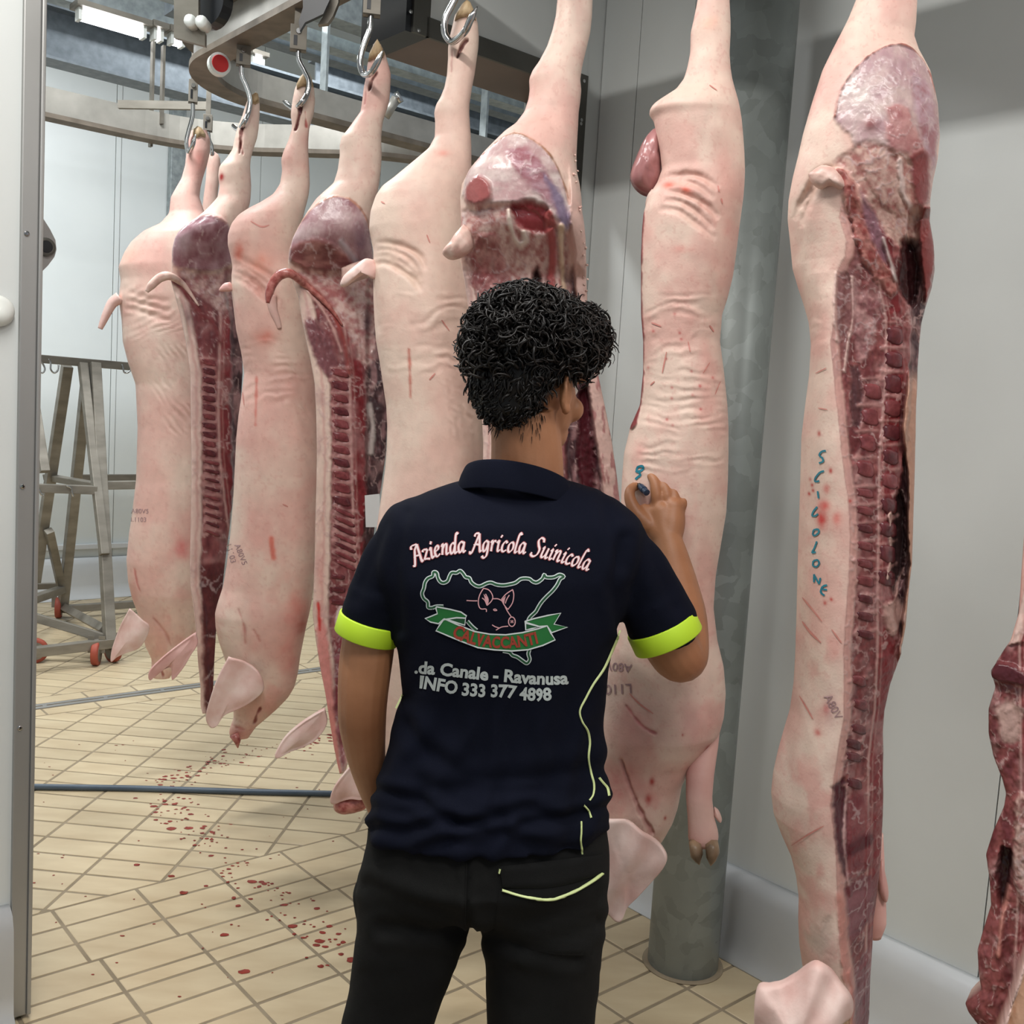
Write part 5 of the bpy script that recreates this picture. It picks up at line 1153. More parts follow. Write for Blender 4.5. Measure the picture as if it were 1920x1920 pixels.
p.poly([(1566, 252), (1574, 210), (1588, 180), (1615, 148), (1650, 122), (1685, 110), (1712, 116), (1736, 142), (1752, 185), (1760, 250), (1752, 310), (1744, 370), (1735, 410), (1700, 420), (1650, 400), (1610, 330), (1598, 290), (1580, 270)], (206, 180, 174), 5, 0.004, 0.95, 4, c2=(184, 148, 152), vs=30)
p.line([(1568, 248), (1574, 212), (1588, 182), (1615, 150), (1650, 123), (1685, 111), (1712, 117), (1736, 143), (1752, 186)], 3.5, (190, 120, 104), 3, 0.005)
p.poly([(1700, 160), (1725, 170), (1748, 215), (1756, 270), (1746, 330), (1725, 310), (1712, 240)], (166, 112, 118), 12, 0.0, 0.95, 10, c2=(196, 168, 176), vs=16)
p.poly([(1660, 240), (1690, 230), (1712, 265), (1728, 305), (1700, 330), (1665, 310)], (172, 112, 112), 10, 0.004, 0.95, 8, c2=(200, 150, 146), vs=14)
p.blob(1632, 268, 13, 13, (150, 92, 94), 0.95, 0.004); p.blob(1608, 215, 34, 40, (228, 214, 206), 0.7)
p.poly([(1570, 330), (1620, 300), (1690, 318), (1738, 320), (1740, 400), (1730, 450), (1690, 470), (1650, 440), (1620, 390), (1590, 350)], (176, 116, 110), 10, -0.004, 0.95, 10, c2=(222, 186, 172), vs=9)
p.poly([(1700, 320), (1735, 310), (1738, 390), (1715, 395)], (146, 78, 78), 8, 0.006, 0.95, 5)
p.line([(1684, 330), (1690, 380), (1702, 400)], 10, (226, 200, 192), 5, 0.006)
p.poly([(1565, 345), (1590, 350), (1612, 390), (1625, 440), (1650, 490), (1680, 530), (1672, 560), (1640, 530), (1610, 480), (1592, 420)], (150, 70, 66), 6, 0.008, 0.9, 8, c2=(196, 134, 124), vs=9)
p.poly([(1612, 380), (1640, 420), (1665, 480), (1655, 500), (1625, 440)], (152, 108, 118), 8, 0.0, 0.9, 5); p.line([(1655, 460), (1668, 500), (1678, 530)], 7, (206, 186, 180), 4, 0.006)
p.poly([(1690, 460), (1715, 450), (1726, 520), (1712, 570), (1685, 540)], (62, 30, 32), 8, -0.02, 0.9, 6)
p.poly([(1728, 400), (1748, 395), (1756, 450), (1752, 510), (1738, 560), (1728, 500), (1722, 440)], (134, 64, 62), 5, 0.02, 0.95, 4)
p.poly([(1572, 530), (1580, 522), (1594, 530), (1597, 600), (1590, 640), (1576, 636), (1570, 590)], (132, 84, 84), 4, -0.004, 0.95, 3, c2=(158, 112, 108), vs=8)
p.line([(1569, 525), (1566, 600), (1572, 645)], 4, (226, 190, 180), 3, 0.003); p.line([(1598, 530), (1600, 600), (1590, 650), (1584, 700)], 5, (222, 186, 176), 3, 0.004)
p.poly([(1600, 540), (1630, 560), (1650, 580), (1640, 640), (1616, 680), (1600, 640)], (142, 86, 88), 8, 0.0, 0.9, 8, c2=(196, 150, 146), vs=16)
p.poly([(1596, 690), (1612, 700), (1618, 760), (1612, 800), (1596, 785)], (98, 60, 62), 6, -0.004, 0.9, 4)
# pale flap and dark hollow along the far edge
fr = np.interp(p.py, [620, 700, 800, 900, 1000, 1060, 1160, 1240], [1724, 1702, 1692, 1704, 1702, 1706, 1694, 1684])
mm = sstep(-3, 3, p.px - fr + 4 * p.nz) * sstep(680, 740, p.py) * (1 - sstep(1200, 1260, p.py)); p.paint(mm, (196, 150, 128), 0.034, 0.5)
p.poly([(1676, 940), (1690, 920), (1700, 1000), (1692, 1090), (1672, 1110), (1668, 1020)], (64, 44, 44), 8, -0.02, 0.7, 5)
p.line([(1668, 960), (1670, 1040), (1664, 1080)], 6, (224, 190, 176), 3, 0.008); p.line([(1696, 1070), (1684, 1100), (1680, 1125), (1668, 1128)], 4, (206, 160, 150), 3, 0.006)
p.poly([(1655, 1130), (1690, 1130), (1696, 1170), (1668, 1190)], (196, 156, 146), 8, 0.006, 0.7, 5)
# neck muscles
p.poly([(1562, 1450), (1585, 1440), (1590, 1500), (1592, 1600), (1584, 1620), (1570, 1560)], (92, 44, 52), 6, -0.004, 0.95, 4); p.line([(1588, 1460), (1584, 1540), (1590, 1620), (1596, 1660)], 4, (206, 166, 162), 3, 0.004)
p.poly([(1592, 1480), (1622, 1480), (1632, 1560), (1632, 1620), (1594, 1626), (1588, 1560)], (124, 58, 64), 6, 0.003, 0.95, 4, c2=(154, 92, 92)); p.poly([(1588, 1562), (1632, 1560), (1634, 1580), (1590, 1584)], (96, 38, 46), 5, 0, 0.95, 3)
p.poly([(1585, 1640), (1632, 1640), (1640, 1700), (1620, 1740), (1590, 1735)], (118, 54, 62), 6, 0.0, 0.95, 5, c2=(150, 92, 98))
p.poly([(1572, 1640), (1586, 1660), (1592, 1760), (1600, 1800), (1586, 1806), (1576, 1730)], (212, 148, 136), 8, 0.004, 0.5, 4)
p.line([(1594, 1790), (1600, 1850), (1597, 2000)], 8, (206, 138, 128), 6, 0.006); p.poly([(1604, 1800), (1632, 1800), (1634, 2030), (1602, 2030)], (110, 50, 58), 6, 0, 0.9, 4, c2=(140, 78, 84))
p.poly([(1512, 1755), (1555, 1690), (1550, 1752), (1530, 1760)], (206, 182, 168), 30, -0.003, 0.2, 10); p.poly([(1540, 1860), (1590, 1860), (1590, 2030), (1535, 2030)], (206, 174, 140), 14, -0.01, 0.2, 6)  # first patch paints soft grayish shading into the neck rind colour
p.blob(1540, 1330, 20, 24, (206, 130, 124), 0.5); p.blob(1548, 945, 12, 12, (214, 84, 78), 0.9); p.blob(1543, 968, 12, 20, (206, 70, 66), 0.9); p.blob(1571, 965, 10, 14, (226, 130, 120), 0.8); p.blob(1552, 912, 7, 9, (214, 90, 84), 0.9); p.blob(1560, 880, 4, 6, (190, 60, 56), 0.9); p.blob(1538, 813, 4, 6, (180, 60, 56), 0.9)
for (x, y) in ((1520, 898), (1524, 908), (1518, 925), (1526, 918), (1549, 1120), (1561, 1112), (1595, 934)): p.blob(x, y, 3.5, 4, (190, 70, 64), 0.9)
p.blob(1525, 1370, 40, 50, (238, 214, 196), 0.5); p.blob(1536, 1355, 8, 8, (196, 80, 78), 0.8); p.blob(1552, 1310, 7, 12, (190, 80, 80), 0.8); p.blob(1560, 1310, 12, 34, (196, 150, 148), 0.5); p.blob(1500, 1540, 26, 20, (230, 170, 160), 0.5)
p.seps([(x, y, 34, 44, 0.0, 0.15) for (x, y) in lerp_path([(1636, 735), (1622, 880)], 4)] + [(x, y, 34, 44, 0.05, 0.1) for (x, y) in lerp_path([(1677, 630), (1662, 1085)], 11)] + [(x, y, 32, 30, 0.1, 0.2) for (x, y) in lerp_path([(1622, 925), (1622, 1190)], 9)] + [(x, y, 30, 30, 0.12, 0.2) for (x, y) in ((1611, 1277), (1614, 1322), (1610, 1368), (1600, 1396), (1600, 1420), (1602, 1470))])
p.finish(); PIGS[8] = p
p.vertebrae([(x, y, 30, 36, 0.0, 0.15) for (x, y) in lerp_path([(1636, 735), (1622, 880)], 4)], mat='vert', th=0.004)
p.vertebrae([(x, y, 30, 38, 0.05, 0.1) for (x, y) in lerp_path([(1677, 630), (1662, 1085)], 11)], mat='vert_dark', th=0.004)
p.vertebrae([(x, y, 30, 20, 0.1, 0.2) for (x, y) in lerp_path([(1622, 925), (1622, 1190)], 9)], mat='vert', th=0.0035)
p.vertebrae([(x, y, 26, 22, 0.12, 0.2) for (x, y) in ((1611, 1277), (1614, 1322), (1610, 1368), (1600, 1396), (1600, 1420), (1602, 1470))], mat='vert_dark', th=0.0035)
p.lump([(1520, 350), (1545, 335), (1572, 342), (1586, 360), (1592, 378), (1578, 380), (1560, 372), (1542, 378), (1526, 366)], 0.02, -0.09, 'tail', 'fat')
p.lump([(1655, 1640), (1662, 1670), (1668, 1705), (1664, 1725), (1654, 1715), (1646, 1690), (1646, 1660)], 0.02, 0.07, 'dew_claw', 'trotter')
limb(p, [(1632, 1658, 1600, 0.09), (1630, 1660, 1640, 0.085), (1626, 1662, 1700, 0.08), (1624, 1664, 1750, 0.08), (1626, 1664, 1775, 0.08), (1632, 1654, 1800, 0.08)], 'front_leg', 'trotter')
thinear(p, [(1500, 1762), (1540, 1735), (1575, 1770), (1596, 1795), (1600, 1830), (1575, 1845), (1545, 1870), (1530, 1930), (1525, 2010), (1440, 2010), (1428, 1930), (1428, 1850), (1432, 1785), (1455, 1776), (1478, 1772)], t=-0.12, th=0.014, curl=0.05)
Z3 = lambda pts: [(1400 + x / 3.0, 600 + y / 3.0) for (x, y) in pts]
p.marks([(3.4, Z3(q)) for q in ([(448, 735), (425, 740), (412, 760), (430, 778), (432, 795), (410, 805)], [(438, 848), (412, 860), (388, 892), (390, 908), (412, 905)], [(402, 962), (405, 985), (408, 1003)], [(400, 1050), (378, 1078), (372, 1100), (388, 1102), (405, 1090)], [(380, 1180), (405, 1178), (408, 1195), (388, 1212), (375, 1205), (380, 1180)], [(398, 1245), (385, 1280), (372, 1308), (392, 1305)], [(378, 1355), (402, 1350), (410, 1370), (395, 1388), (376, 1380), (378, 1355)], [(382, 1430), (382, 1450), (382, 1475)], [(382, 1430), (396, 1458), (410, 1485)], [(410, 1485), (414, 1468), (418, 1450)], [(455, 1490), (430, 1500), (420, 1530), (440, 1550)], [(430, 1515), (442, 1516), (455, 1518)])], 'ink_writing', 'ink')
p.marks([(3, [(1505, 1120), (1522, 1140), (1542, 1165)]), (4, [(1505, 1165), (1520, 1185), (1540, 1205)]), (3, [(1560, 1180), (1578, 1205)]), (3, [(1500, 1305), (1515, 1330), (1525, 1348)]), (3, [(1485, 1585), (1515, 1565), (1545, 1548)]), (2, [(1535, 765), (1552, 768)]), (2, [(1530, 700), (1550, 690)])], 'scratch', 'blush')
decal_text(p, 'A80V', 1545, 1306, 22, 1.1)
# ------------------------------------------------------------------ carcass 9 (at the right edge)
p = Pig('pork_half', 'pork half cut off by the right picture edge, dark red neck meat', 1990, [(-600, 2020, 2046), (-560, 2008, 2062), (-300, 2002, 2066), (-100, 1994, 2072), (40, 1982, 2084), (120, 1965, 2112), (220, 1942, 2146), (330, 1928, 2162), (430, 1926, 2160), (560, 1934, 2148), (700, 1932, 2146), (1000, 1920, 2130), (1150, 1910, 2125), (1200, 1895, 2120), (1235, 1872, 2115), (1258, 1857, 2112), (1275, 1862, 2110), (1290, 1866, 2110), (1330, 1853, 2105), (1375, 1853, 2100), (1420, 1862, 2095), (1460, 1878, 2090), (1490, 1886, 2085), (1515, 1882, 2080), (1560, 1862, 2075), (1605, 1848, 2070), (1650, 1855, 2070), (1700, 1858, 2065), (1740, 1845, 2060), (1785, 1832, 2060), (1830, 1835, 2060), (1858, 1840, 2055), (1884, 1808, 2050), (1900, 1815, 2045), (1930, 1838, 2040), (1980, 1850, 2030)], 'cut', seed=10, res=2.6, turn=0.1, back=0.14)
p.poly([(1938, 400), (1940, 320), (1958, 250), (2000, 200), (2055, 188), (2110, 226), (2146, 310), (2150, 400), (2080, 450), (1980, 440)], (150, 100, 106), 5, 0.006, 0.95, 5, c2=(200, 172, 172), vs=30)
split_side(p, [(1960, 300), (1952, 700), (1944, 1000), (1900, 1200), (1700, 1260), (1700, 2000)], 420, 2100, 22, [(2010, 500), (2000, 900), (1912, 1200), (1915, 1500), (1908, 1700), (1895, 1990)], 30, [(2050, 0), (2050, 2000)], base=(150, 84, 82), base2=(112, 54, 56))
p.poly([(1862, 1240), (1900, 1245), (1930, 1262), (1930, 1282), (1890, 1276), (1858, 1270)], (88, 38, 44), 6, 0.012, 0.95, 4); p.poly([(1868, 1330), (1890, 1310), (1915, 1330), (1910, 1385), (1880, 1390)], (196, 160, 150), 8, 0.0, 0.7, 8); p.poly([(1905, 1500), (1940, 1490), (1940, 1700), (1900, 1640)], (150, 96, 92), 8, 0.01, 0.9, 8, c2=(214, 180, 168), vs=9)
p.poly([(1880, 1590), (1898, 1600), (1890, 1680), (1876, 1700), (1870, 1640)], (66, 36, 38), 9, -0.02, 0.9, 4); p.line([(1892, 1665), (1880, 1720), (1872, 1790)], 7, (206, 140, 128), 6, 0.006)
p.poly([(1925, 1760), (1990, 1760), (1990, 1990), (1845, 1990), (1890, 1870)], (236, 190, 160), 5, 0.03, 0.3, 3); p.line([(1850, 1985), (1893, 1868), (1928, 1760)], 9, (232, 196, 186), 4, 0.03)
V9 = [(x, y, 34, 40, 0.0, 0.15) for (x, y) in lerp_path([(1986, 560), (1968, 1080)], 12)]
p.seps(V9)
p.finish(); PIGS[9] = p
p.vertebrae([(x, y, 30, 33, 0, 0.15) for (x, y, _, _, _, _) in V9], mat='vert_dark')
p.hoof([(2012, -575), (2018, -600), (2032, -618), (2046, -600), (2056, -575), (2034, -570)])
# ------------------------------------------------------------------ hooks
def hook(label, pig, bracket, rod, t=-0.05, top=None):
    """bracket: (x0,y0,x1,y1) px box; rod: px path"""
    o = empty('carcass_hook', pig.point(np.array(rod[0][0]), np.array(rod[0][1]), t)); tag(o, label, 'hook', 'carcass hooks on the rail')
    x0, y0, x1, y1 = bracket; cx = (x0 + x1) / 2
    k = pig.D / F; P = lambda x, y, tt=t: pig.point(np.array(float(x)), np.array(float(y)), tt)
    up = np.array([0, 0, 1.0]); ex = np.array([pig.ex[0], pig.ex[1], 0]); ey = np.array([pig.ey[0], pig.ey[1], 0])
    hw = (x1 - x0) / 2 * k
    c = (P(cx, y0) + P(cx, y1)) / 2; hh = (y1 - y0) / 2 * k
    for s_ in (-1, 1): MB().box(c + ey * 0.014 * s_, ex, ey, up, hw, 0.0025, hh, 0.001).build('bracket_plate', M['steel_dull'], o)
    MB().box(c - up * (hh - 0.004), ex, ey, up, hw, 0.016, 0.004).build('bracket_base', M['steel_dull'], o)
    MB().lathe(c + up * hh * 0.45 - ey * 0.022, ey, [(0, 0.008), (0.004, 0.009), (0.040, 0.009), (0.044, 0.008)], 12).build('pin', M['chrome'], o)
    tp = c + up * hh
    MB().box(tp + up * 0.04, ex, ey, up, hw * 0.55, 0.006, 0.075, 0.001).build('trolley_strap', M['steel_dull'], o)
    MB().box(c - ey * 0.0172 - up * hh * 0.3 - ex * hw * 0.35, ex, ey, up, hw * 0.22, 0.001, hh * 0.4).build('slot', M['black'], o)
    rp_ = smooth_path([P(q[0], q[1], q[2] if len(q) > 2 else t) for q in rod], 7)
    rr = [0.0085] * (len(rp_) - 6) + [0.008, 0.007, 0.006, 0.004, 0.003, 0.001]
    MB().tube(rp_, rr, 12).build('hook_rod', M['chrome'], o, smooth=True)
hook('hook with long strap above the far left pork half', PIGS[1], (354, 160, 369, 197), [(361, 197), (360, 225), (353, 252), (349, 272), (353, 290), (360, 282, -0.09), (366, 262, -0.1)])
hook('hook with square bracket behind the far left pork half', PIGS[0], (383, 220, 398, 247), [(391, 247), (392, 262), (397, 276), (398, 290), (401, 300, 0.0), (402, 312, 0.0)], t=-0.02)
hook('S-shaped hook holding the second pork half', PIGS[2], (444, 98, 468, 130), [(452, 130), (453, 150), (462, 172), (468, 195), (464, 220), (456, 238), (448, 240, 0.02), (440, 230, 0.06), (436, 222, 0.08)])
hook('S-shaped hook with white tip holding the third pork half', PIGS[3], (545, 62, 573, 103), [(559, 103), (560, 122), (570, 142), (578, 162), (574, 186), (563, 203), (552, 200, 0.02), (540, 186, 0.06), (530, 176, 0.08)])
hook('curved hook holding the fourth pork half, point turned to the viewer', PIGS[4], (682, -6, 712, 40), [(695, 40), (693, 66), (684, 90), (676, 115), (675, 135), (682, 150), (694, 158, -0.1), (704, 146, -0.12), (716, 123, -0.13)])
hook('curved hook holding the fifth pork half, point turned to the viewer', PIGS[5], (845, -70, 878, -24), [(864, -24), (858, 0), (848, 22), (836, 45), (832, 65), (836, 82), (848, 94, -0.06), (868, 90, -0.11), (878, 74, -0.13), (890, 53, -0.14)])
hook('dark hook point in the leg of the pork half behind the worker\'s head', PIGS[6], (1052, -250, 1086, -200), [(1070, -200), (1064, -170), (1050, -130), (1042, -90), (1046, -50), (1056, -20, -0.09), (1058, 5, -0.1), (1052, 28, -0.09)])
hook('hook above the pork half in front of the column', PIGS[7], (1335, -440, 1372, -385), [(1352, -385), (1346, -350), (1330, -310), (1322, -270), (1328, -240), (1345, -225, -0.06), (1362, -250, -0.1)])
hook('hook above the nearest pork half', PIGS[8], (1625, -660, 1672, -590), [(1648, -590), (1640, -550), (1618, -500), (1606, -450), (1614, -410), (1640, -395, -0.06), (1664, -430, -0.1)])
hook('hook above the pork half at the right picture edge', PIGS[9], (2010, -760, 2066, -680), [(2038, -680), (2030, -640), (2004, -590), (1990, -540), (2000, -500), (2030, -485, -0.05), (2056, -520, -0.09)])
# paper tag on the fourth carcass
P4 = PIGS[4]
tg = MB().prism([P4.point(np.array(float(x)), np.array(float(y)), 0.02) for (x, y) in ((684, 930), (712, 927), (714, 990), (686, 990))], [P4.ey[0] * 0.0006, P4.ey[1] * 0.0006, 0]).build('paper_tag', M['paper'])
tag(tg, 'white paper tag fastened to the fourth pork half beside the worker\'s left shoulder', 'tag')
# =================================================================== WORKER
M['navy'] = mat_noise('navy_cotton', (10, 13, 25), (14, 17, 31), 5, 0.9, bump=0.25, bscale=900, spec=0.12)
M['lime'] = mat_noise('lime_piping', (186, 222, 40), (200, 236, 56), 8, 0.6)
M['lime_pale'] = mat_noise('pale_lime_piping', (206, 220, 150), (220, 232, 168), 8, 0.6)
M['trouser'] = mat_noise('black_work_cotton', (22, 22, 22), (30, 30, 29), 7, 0.9, bump=0.25, bscale=700, spec=0.15)
M['skin_h'] = mat_noise('human_skin', (156, 103, 70), (178, 124, 88), 9, 0.5, bump=0.12, bscale=260)
M['hair'] = mat_noise('black_hair', (13, 10, 9), (24, 19, 16), 30, 0.42, spec=0.35)
M['stubble'] = mat_noise('faded_hair', (38, 29, 24), (60, 45, 37), 60, 0.7)
M['print_white'] = mat_noise('print_white', (206, 214, 212), (214, 221, 219), 8, 0.6)
M['print_title'] = mat_noise('print_pale_pink', (230, 206, 206), (236, 214, 214), 8, 0.6)
M['print_grey'] = mat_noise('print_silver', (180, 188, 186), (190, 198, 195), 8, 0.55)
M['print_green'] = mat_noise('print_green', (22, 104, 44), (30, 114, 52), 8, 0.6)
M['print_dgreen'] = mat_noise('print_dark_green', (16, 72, 38), (20, 80, 44), 8, 0.6)
M['print_red'] = mat_noise('print_red', (150, 52, 36), (164, 60, 42), 30, 0.6)
M['print_pink'] = mat_noise('print_pink', (206, 150, 154), (218, 164, 168), 8, 0.6)
M['print_dred'] = mat_noise('print_dark_red', (140, 58, 62), (156, 70, 72), 8, 0.6)
M['boot'] = mat_noise('black_boot', (20, 20, 20), (30, 30, 30), 9, 0.5)
M['lip'] = mat_noise('lip_skin', (150, 88, 76), (164, 100, 86), 9, 0.5)
M['eyew'] = mat_noise('eye_white', (220, 216, 210), (228, 224, 218), 9, 0.2)

YP = 1.70
def ell_tube(mb, rows, n=40, pw=2.3):
    """rows: (centre xyz, ux, uy, rx, ry): superellipse rings, closed"""
    base = len(mb.v)
    for (c, ux, uy, rx, ry) in rows:
        c = np.array(c, float); ux = np.array(ux, float); uy = np.array(uy, float)
        for k in range(n):
            a = 2 * pi * k / n; ca, sa = cos(a), sin(a)
            mb.v.append(tuple(c + ux * rx * np.sign(ca) * abs(ca) ** (2 / pw) + uy * ry * np.sign(sa) * abs(sa) ** (2 / pw)))
    m = len(rows)
    for i in range(m - 1):
        for k in range(n):
            a = base + i * n + k; b = base + i * n + (k + 1) % n
            mb.f.append((a, b, b + n, a + n))
    mb.f.append(tuple(base + k for k in range(n))[::-1]); mb.f.append(tuple(base + (m - 1) * n + k for k in range(n)))
    return mb
def chain(mb, pts, n=18):
    """pts: (px, py, Y, r_px) -> rounded tapered tube with ball ends"""
    P = [np.append(atY(p[0], p[1], p[2]), p[3] / F * p[2]) for p in pts]
    Q = smooth_path(P, 6); Q = np.array(Q)
    mb.tube(list(Q[:, :3]), list(np.maximum(Q[:, 3], 0.001)), n)
    for e in (0, -1): ball(mb, Q[e, :3], [Q[e, 3]] * 3)
    return mb
def ball(mb, c, r, ax=None, n=14):
    ax = np.eye(3) if ax is None else np.array(ax, float)
    base = len(mb.v); c = np.array(c, float)
    for i in range(1, n):
        th = pi * i / n
        for k in range(2 * n):
            a = pi * k / n
            d = np.array([r[0] * sin(th) * cos(a), r[1] * sin(th) * sin(a), r[2] * cos(th)])
            mb.v.append(tuple(c + d @ ax))
    m = 2 * n
    for i in range(n - 2):
        for k in range(m):
            a = base + i * m + k; b = base + i * m + (k + 1) % m
            mb.f.append((a, b, b + m, a + m))
    mb.f.append(tuple(base + k for k in range(m))[::-1]); mb.f.append(tuple(base + (n - 2) * m + k for k in range(m)))
    return mb
def voxel(mb, size, smooth=5, fac=0.5):
    """union of closed shells -> one continuous mesh"""
    me = mesh_from(mb.v, mb.f); bm = bmesh.new(); bm.from_mesh(me); bmesh.ops.recalc_face_normals(bm, faces=bm.faces[:]); bm.to_mesh(me); bm.free()
    o = bpy.data.objects.new('tmp', me); COL.objects.link(o)
    r = o.modifiers.new('r', 'REMESH'); r.mode = 'VOXEL'; r.voxel_size = size; r.use_smooth_shade = True
    if smooth:
        sm = o.modifiers.new('s', 'SMOOTH'); sm.iterations = smooth; sm.factor = fac
    dg = bpy.context.evaluated_depsgraph_get(); out = bpy.data.meshes.new_from_object(o.evaluated_get(dg))
    bpy.data.objects.remove(o); bpy.data.meshes.remove(me)
    out.polygons.foreach_set('use_smooth', np.ones(len(out.polygons), bool))
    return out
def vcoords(me):
    a = np.empty(len(me.vertices) * 3, np.float32); me.vertices.foreach_get('co', a); return a.reshape(-1, 3).astype(float)
def vnormals(me):
    a = np.empty(len(me.vertices) * 3, np.float32); me.vertices.foreach_get('normal', a); return a.reshape(-1, 3).astype(float)
def set_coords(me, P): me.vertices.foreach_set('co', P.astype(np.float32).ravel()); me.update()
def pxproj(P):
    c = (P - [0, 0, CAMZ]) @ RM; return 960 + F * c[:, 0] / c[:, 2], 960 + F * c[:, 1] / c[:, 2]

wk = empty('person', (atY(905, 1700, YP)[0], YP, 0)); tag(wk, 'worker seen from behind in navy polo and black trousers, writing on a carcass', 'person')
# ---------------- shirt
def loft_rows(rows, Y0, depth, pw=2.4):
    out = []
    R = np.array(rows, float)
    for y in np.linspace(R[0, 0], R[-1, 0], 48):
        xl = np.interp(y, R[:, 0], R[:, 1]); xr = np.interp(y, R[:, 0], R[:, 2]); d = np.interp(y, [q[0] for q in depth], [q[1] for q in depth])
        yo = np.interp(y, [q[0] for q in depth], [q[2] if len(q) > 2 else 0 for q in depth])
        A = atY(xl, y, Y0); B = atY(xr, y, Y0); c = (A + B) / 2; ux = B - A; L = np.linalg.norm(ux); ux /= L
        out.append((c + [0, yo, 0], ux, [0, 1, 0], L / 2, d))
    return out
sh = MB()
ell_tube(sh, loft_rows([(893, 905, 1035), (902, 868, 1072), (912, 830, 1104), (925, 790, 1133), (945, 744, 1168), (970, 715, 1198), (1000, 705, 1205), (1050, 702, 1200), (1100, 715, 1180), (1150, 730, 1168), (1200, 745, 1152), (1250, 752, 1140), (1300, 756, 1135), (1340, 744, 1134), (1390, 727, 1134), (1440, 712, 1130), (1470, 702, 1136), (1500, 694, 1142), (1525, 688, 1142), (1545, 688, 1140)], YP, [(893, 0.05, 0.02), (925, 0.075, 0.015), (980, 0.10, 0.0), (1080, 0.118, -0.01), (1200, 0.120, -0.005), (1300, 0.112, 0.0), (1400, 0.115, 0.0), (1500, 0.128, -0.012), (1545, 0.132, -0.014)]), 56)
chain(sh, [(770, 985, 1.70, 44), (738, 1050, 1.70, 58), (712, 1120, 1.70, 59), (695, 1170, 1.70, 57)]); 
chain(sh, [(1150, 995, 1.70, 46), (1188, 1060, 1.71, 60), (1220, 1125, 1.72, 64), (1243, 1170, 1.725, 66)])
def cyl(mb, p, q, rx, ry, n=30):
    """tube with flat ends between two (px,py,Y) points"""
    A = atY(*p); B = atY(*q); d = B - A; d /= np.linalg.norm(d); ux = np.cross([0, 1, 0], d); ux /= np.linalg.norm(ux); uy = np.cross(d, ux)
    return ell_tube(mb, [(A + (B - A) * t, ux, uy, rx, ry) for t in np.linspace(0, 1, 8)], n, 2.0)
cyl(sh, (712, 1110, 1.70), (689, 1184, 1.70), 0.051, 0.058); cyl(sh, (1218, 1120, 1.72), (1249, 1190, 1.725), 0.058, 0.062)
sme = voxel(sh, 0.0058, 7)
P = vcoords(sme); Nn = vnormals(sme); X, Yp = pxproj(P)
back = P[:, 1] < YP + 0.02
hemw = sstep(1440, 1540, Yp)
D = 0.004 * (fbm(X / 60, Yp / 170, 3) - 0.5)
D += hemw * 0.0045 * np.sin(2 * pi * ((Yp + 0.10 * (X - 700)) / 46 + 1.6 * fbm(X / 120, Yp / 90, 2))) * (0.4 + fbm(X / 90 + 3, Yp / 40, 2))
D += sstep(1180, 1420, Yp) * 0.004 * np.sin(2 * pi * (X / 75 + Yp / 260 + fbm(X / 80, Yp / 120, 2)))
for (pts, w, a) in (([(760, 960), (740, 1060), (748, 1180)], 9, 0.005), ([(1170, 1010), (1150, 1100), (1162, 1180)], 9, 0.006), ([(1130, 940), (1150, 1000), (1165, 1060)], 10, 0.004), ([(700, 1480), (780, 1500), (860, 1545), (900, 1550)], 9, 0.008), ([(1140, 1512), (1060, 1535), (980, 1545)], 9, 0.010), ([(790, 1480), (900, 1470), (1050, 1455), (1130, 1440)], 14, 0.006), ([(760, 1360), (800, 1410), (850, 1440)], 12, 0.005), ([(725, 985), (690, 1060), (670, 1120)], 12, 0.004), ([(1215, 1010), (1240, 1080), (1268, 1140)], 12, 0.004)):
    d = line_d(X, Yp, pts); D -= 0.7 * a * np.exp(-(d / w) ** 2) - 0.45 * a * np.exp(-((d - 2.4 * w) / (1.2 * w)) ** 2)
P = P + Nn * D[:, None]
# lift the hem line into a shallow curve
set_coords(sme, P)
shirt = link_mesh('polo_shirt', sme, M['navy'], wk)
def bvh_of(me):
    return BVHTree.FromPolygons([tuple(v.co) for v in me.vertices], [tuple(p.vertices) for p in me.polygons])
SB = bvh_of(sme)
def on(bvh, px, py, off, fallback=YP - 0.1):
    r = Vector(ray(px, py)).normalized(); h = bvh.ray_cast(Vector((0, 0, CAMZ)), r)
    if h[0] is None: return atY(px, py, fallback)
    n = h[1]
    if n.dot(r) > 0: n = -n
    return np.array(h[0] + n * off)
# cuffs
def band(p, q, rx, ry, name, mat, th=0.0022, n=44, pw=2.0, parent=wk):
    A = atY(*p); B = atY(*q); d = B - A; d /= np.linalg.norm(d); ux = np.cross([0, 1, 0], d); ux /= np.linalg.norm(ux); uy = np.cross(d, ux)
    L = B - A; rows = [(A, rx - 0.002, ry - 0.002), (A + L * 0.01, rx + th * 0.6, ry + th * 0.6), (A + L * 0.06, rx + th, ry + th), (A + L * 0.5, rx + th, ry + th), (A + L * 0.94, rx + th, ry + th), (A + L * 0.99, rx + th * 0.6, ry + th * 0.6), (B, rx - 0.001, ry - 0.001), (B, rx - 0.006, ry - 0.006), (A + L * 0.5, rx - 0.007, ry - 0.007)]
    mb = MB(); v = []
    for (c, a, b) in rows:
        for k in range(n):
            an = 2 * pi * k / n; v.append(c + ux * a * cos(an) + uy * b * sin(an))
    f = [(i * n + k, i * n + (k + 1) % n, ((i + 1) % len(rows)) * n + (k + 1) % n, ((i + 1) % len(rows)) * n + k) for i in range(len(rows)) for k in range(n)]
    return mb.add(v, f).build(name, M[mat], parent, smooth=True)
tag(band((697, 1160, 1.70), (686, 1195, 1.70), 0.0535, 0.0605, 'sleeve_cuff', 'lime'), 'lime green cuff band')
tag(band((1238, 1168, 1.725), (1254, 1202, 1.725), 0.0605, 0.0645, 'sleeve_cuff', 'lime'), 'lime green cuff band')
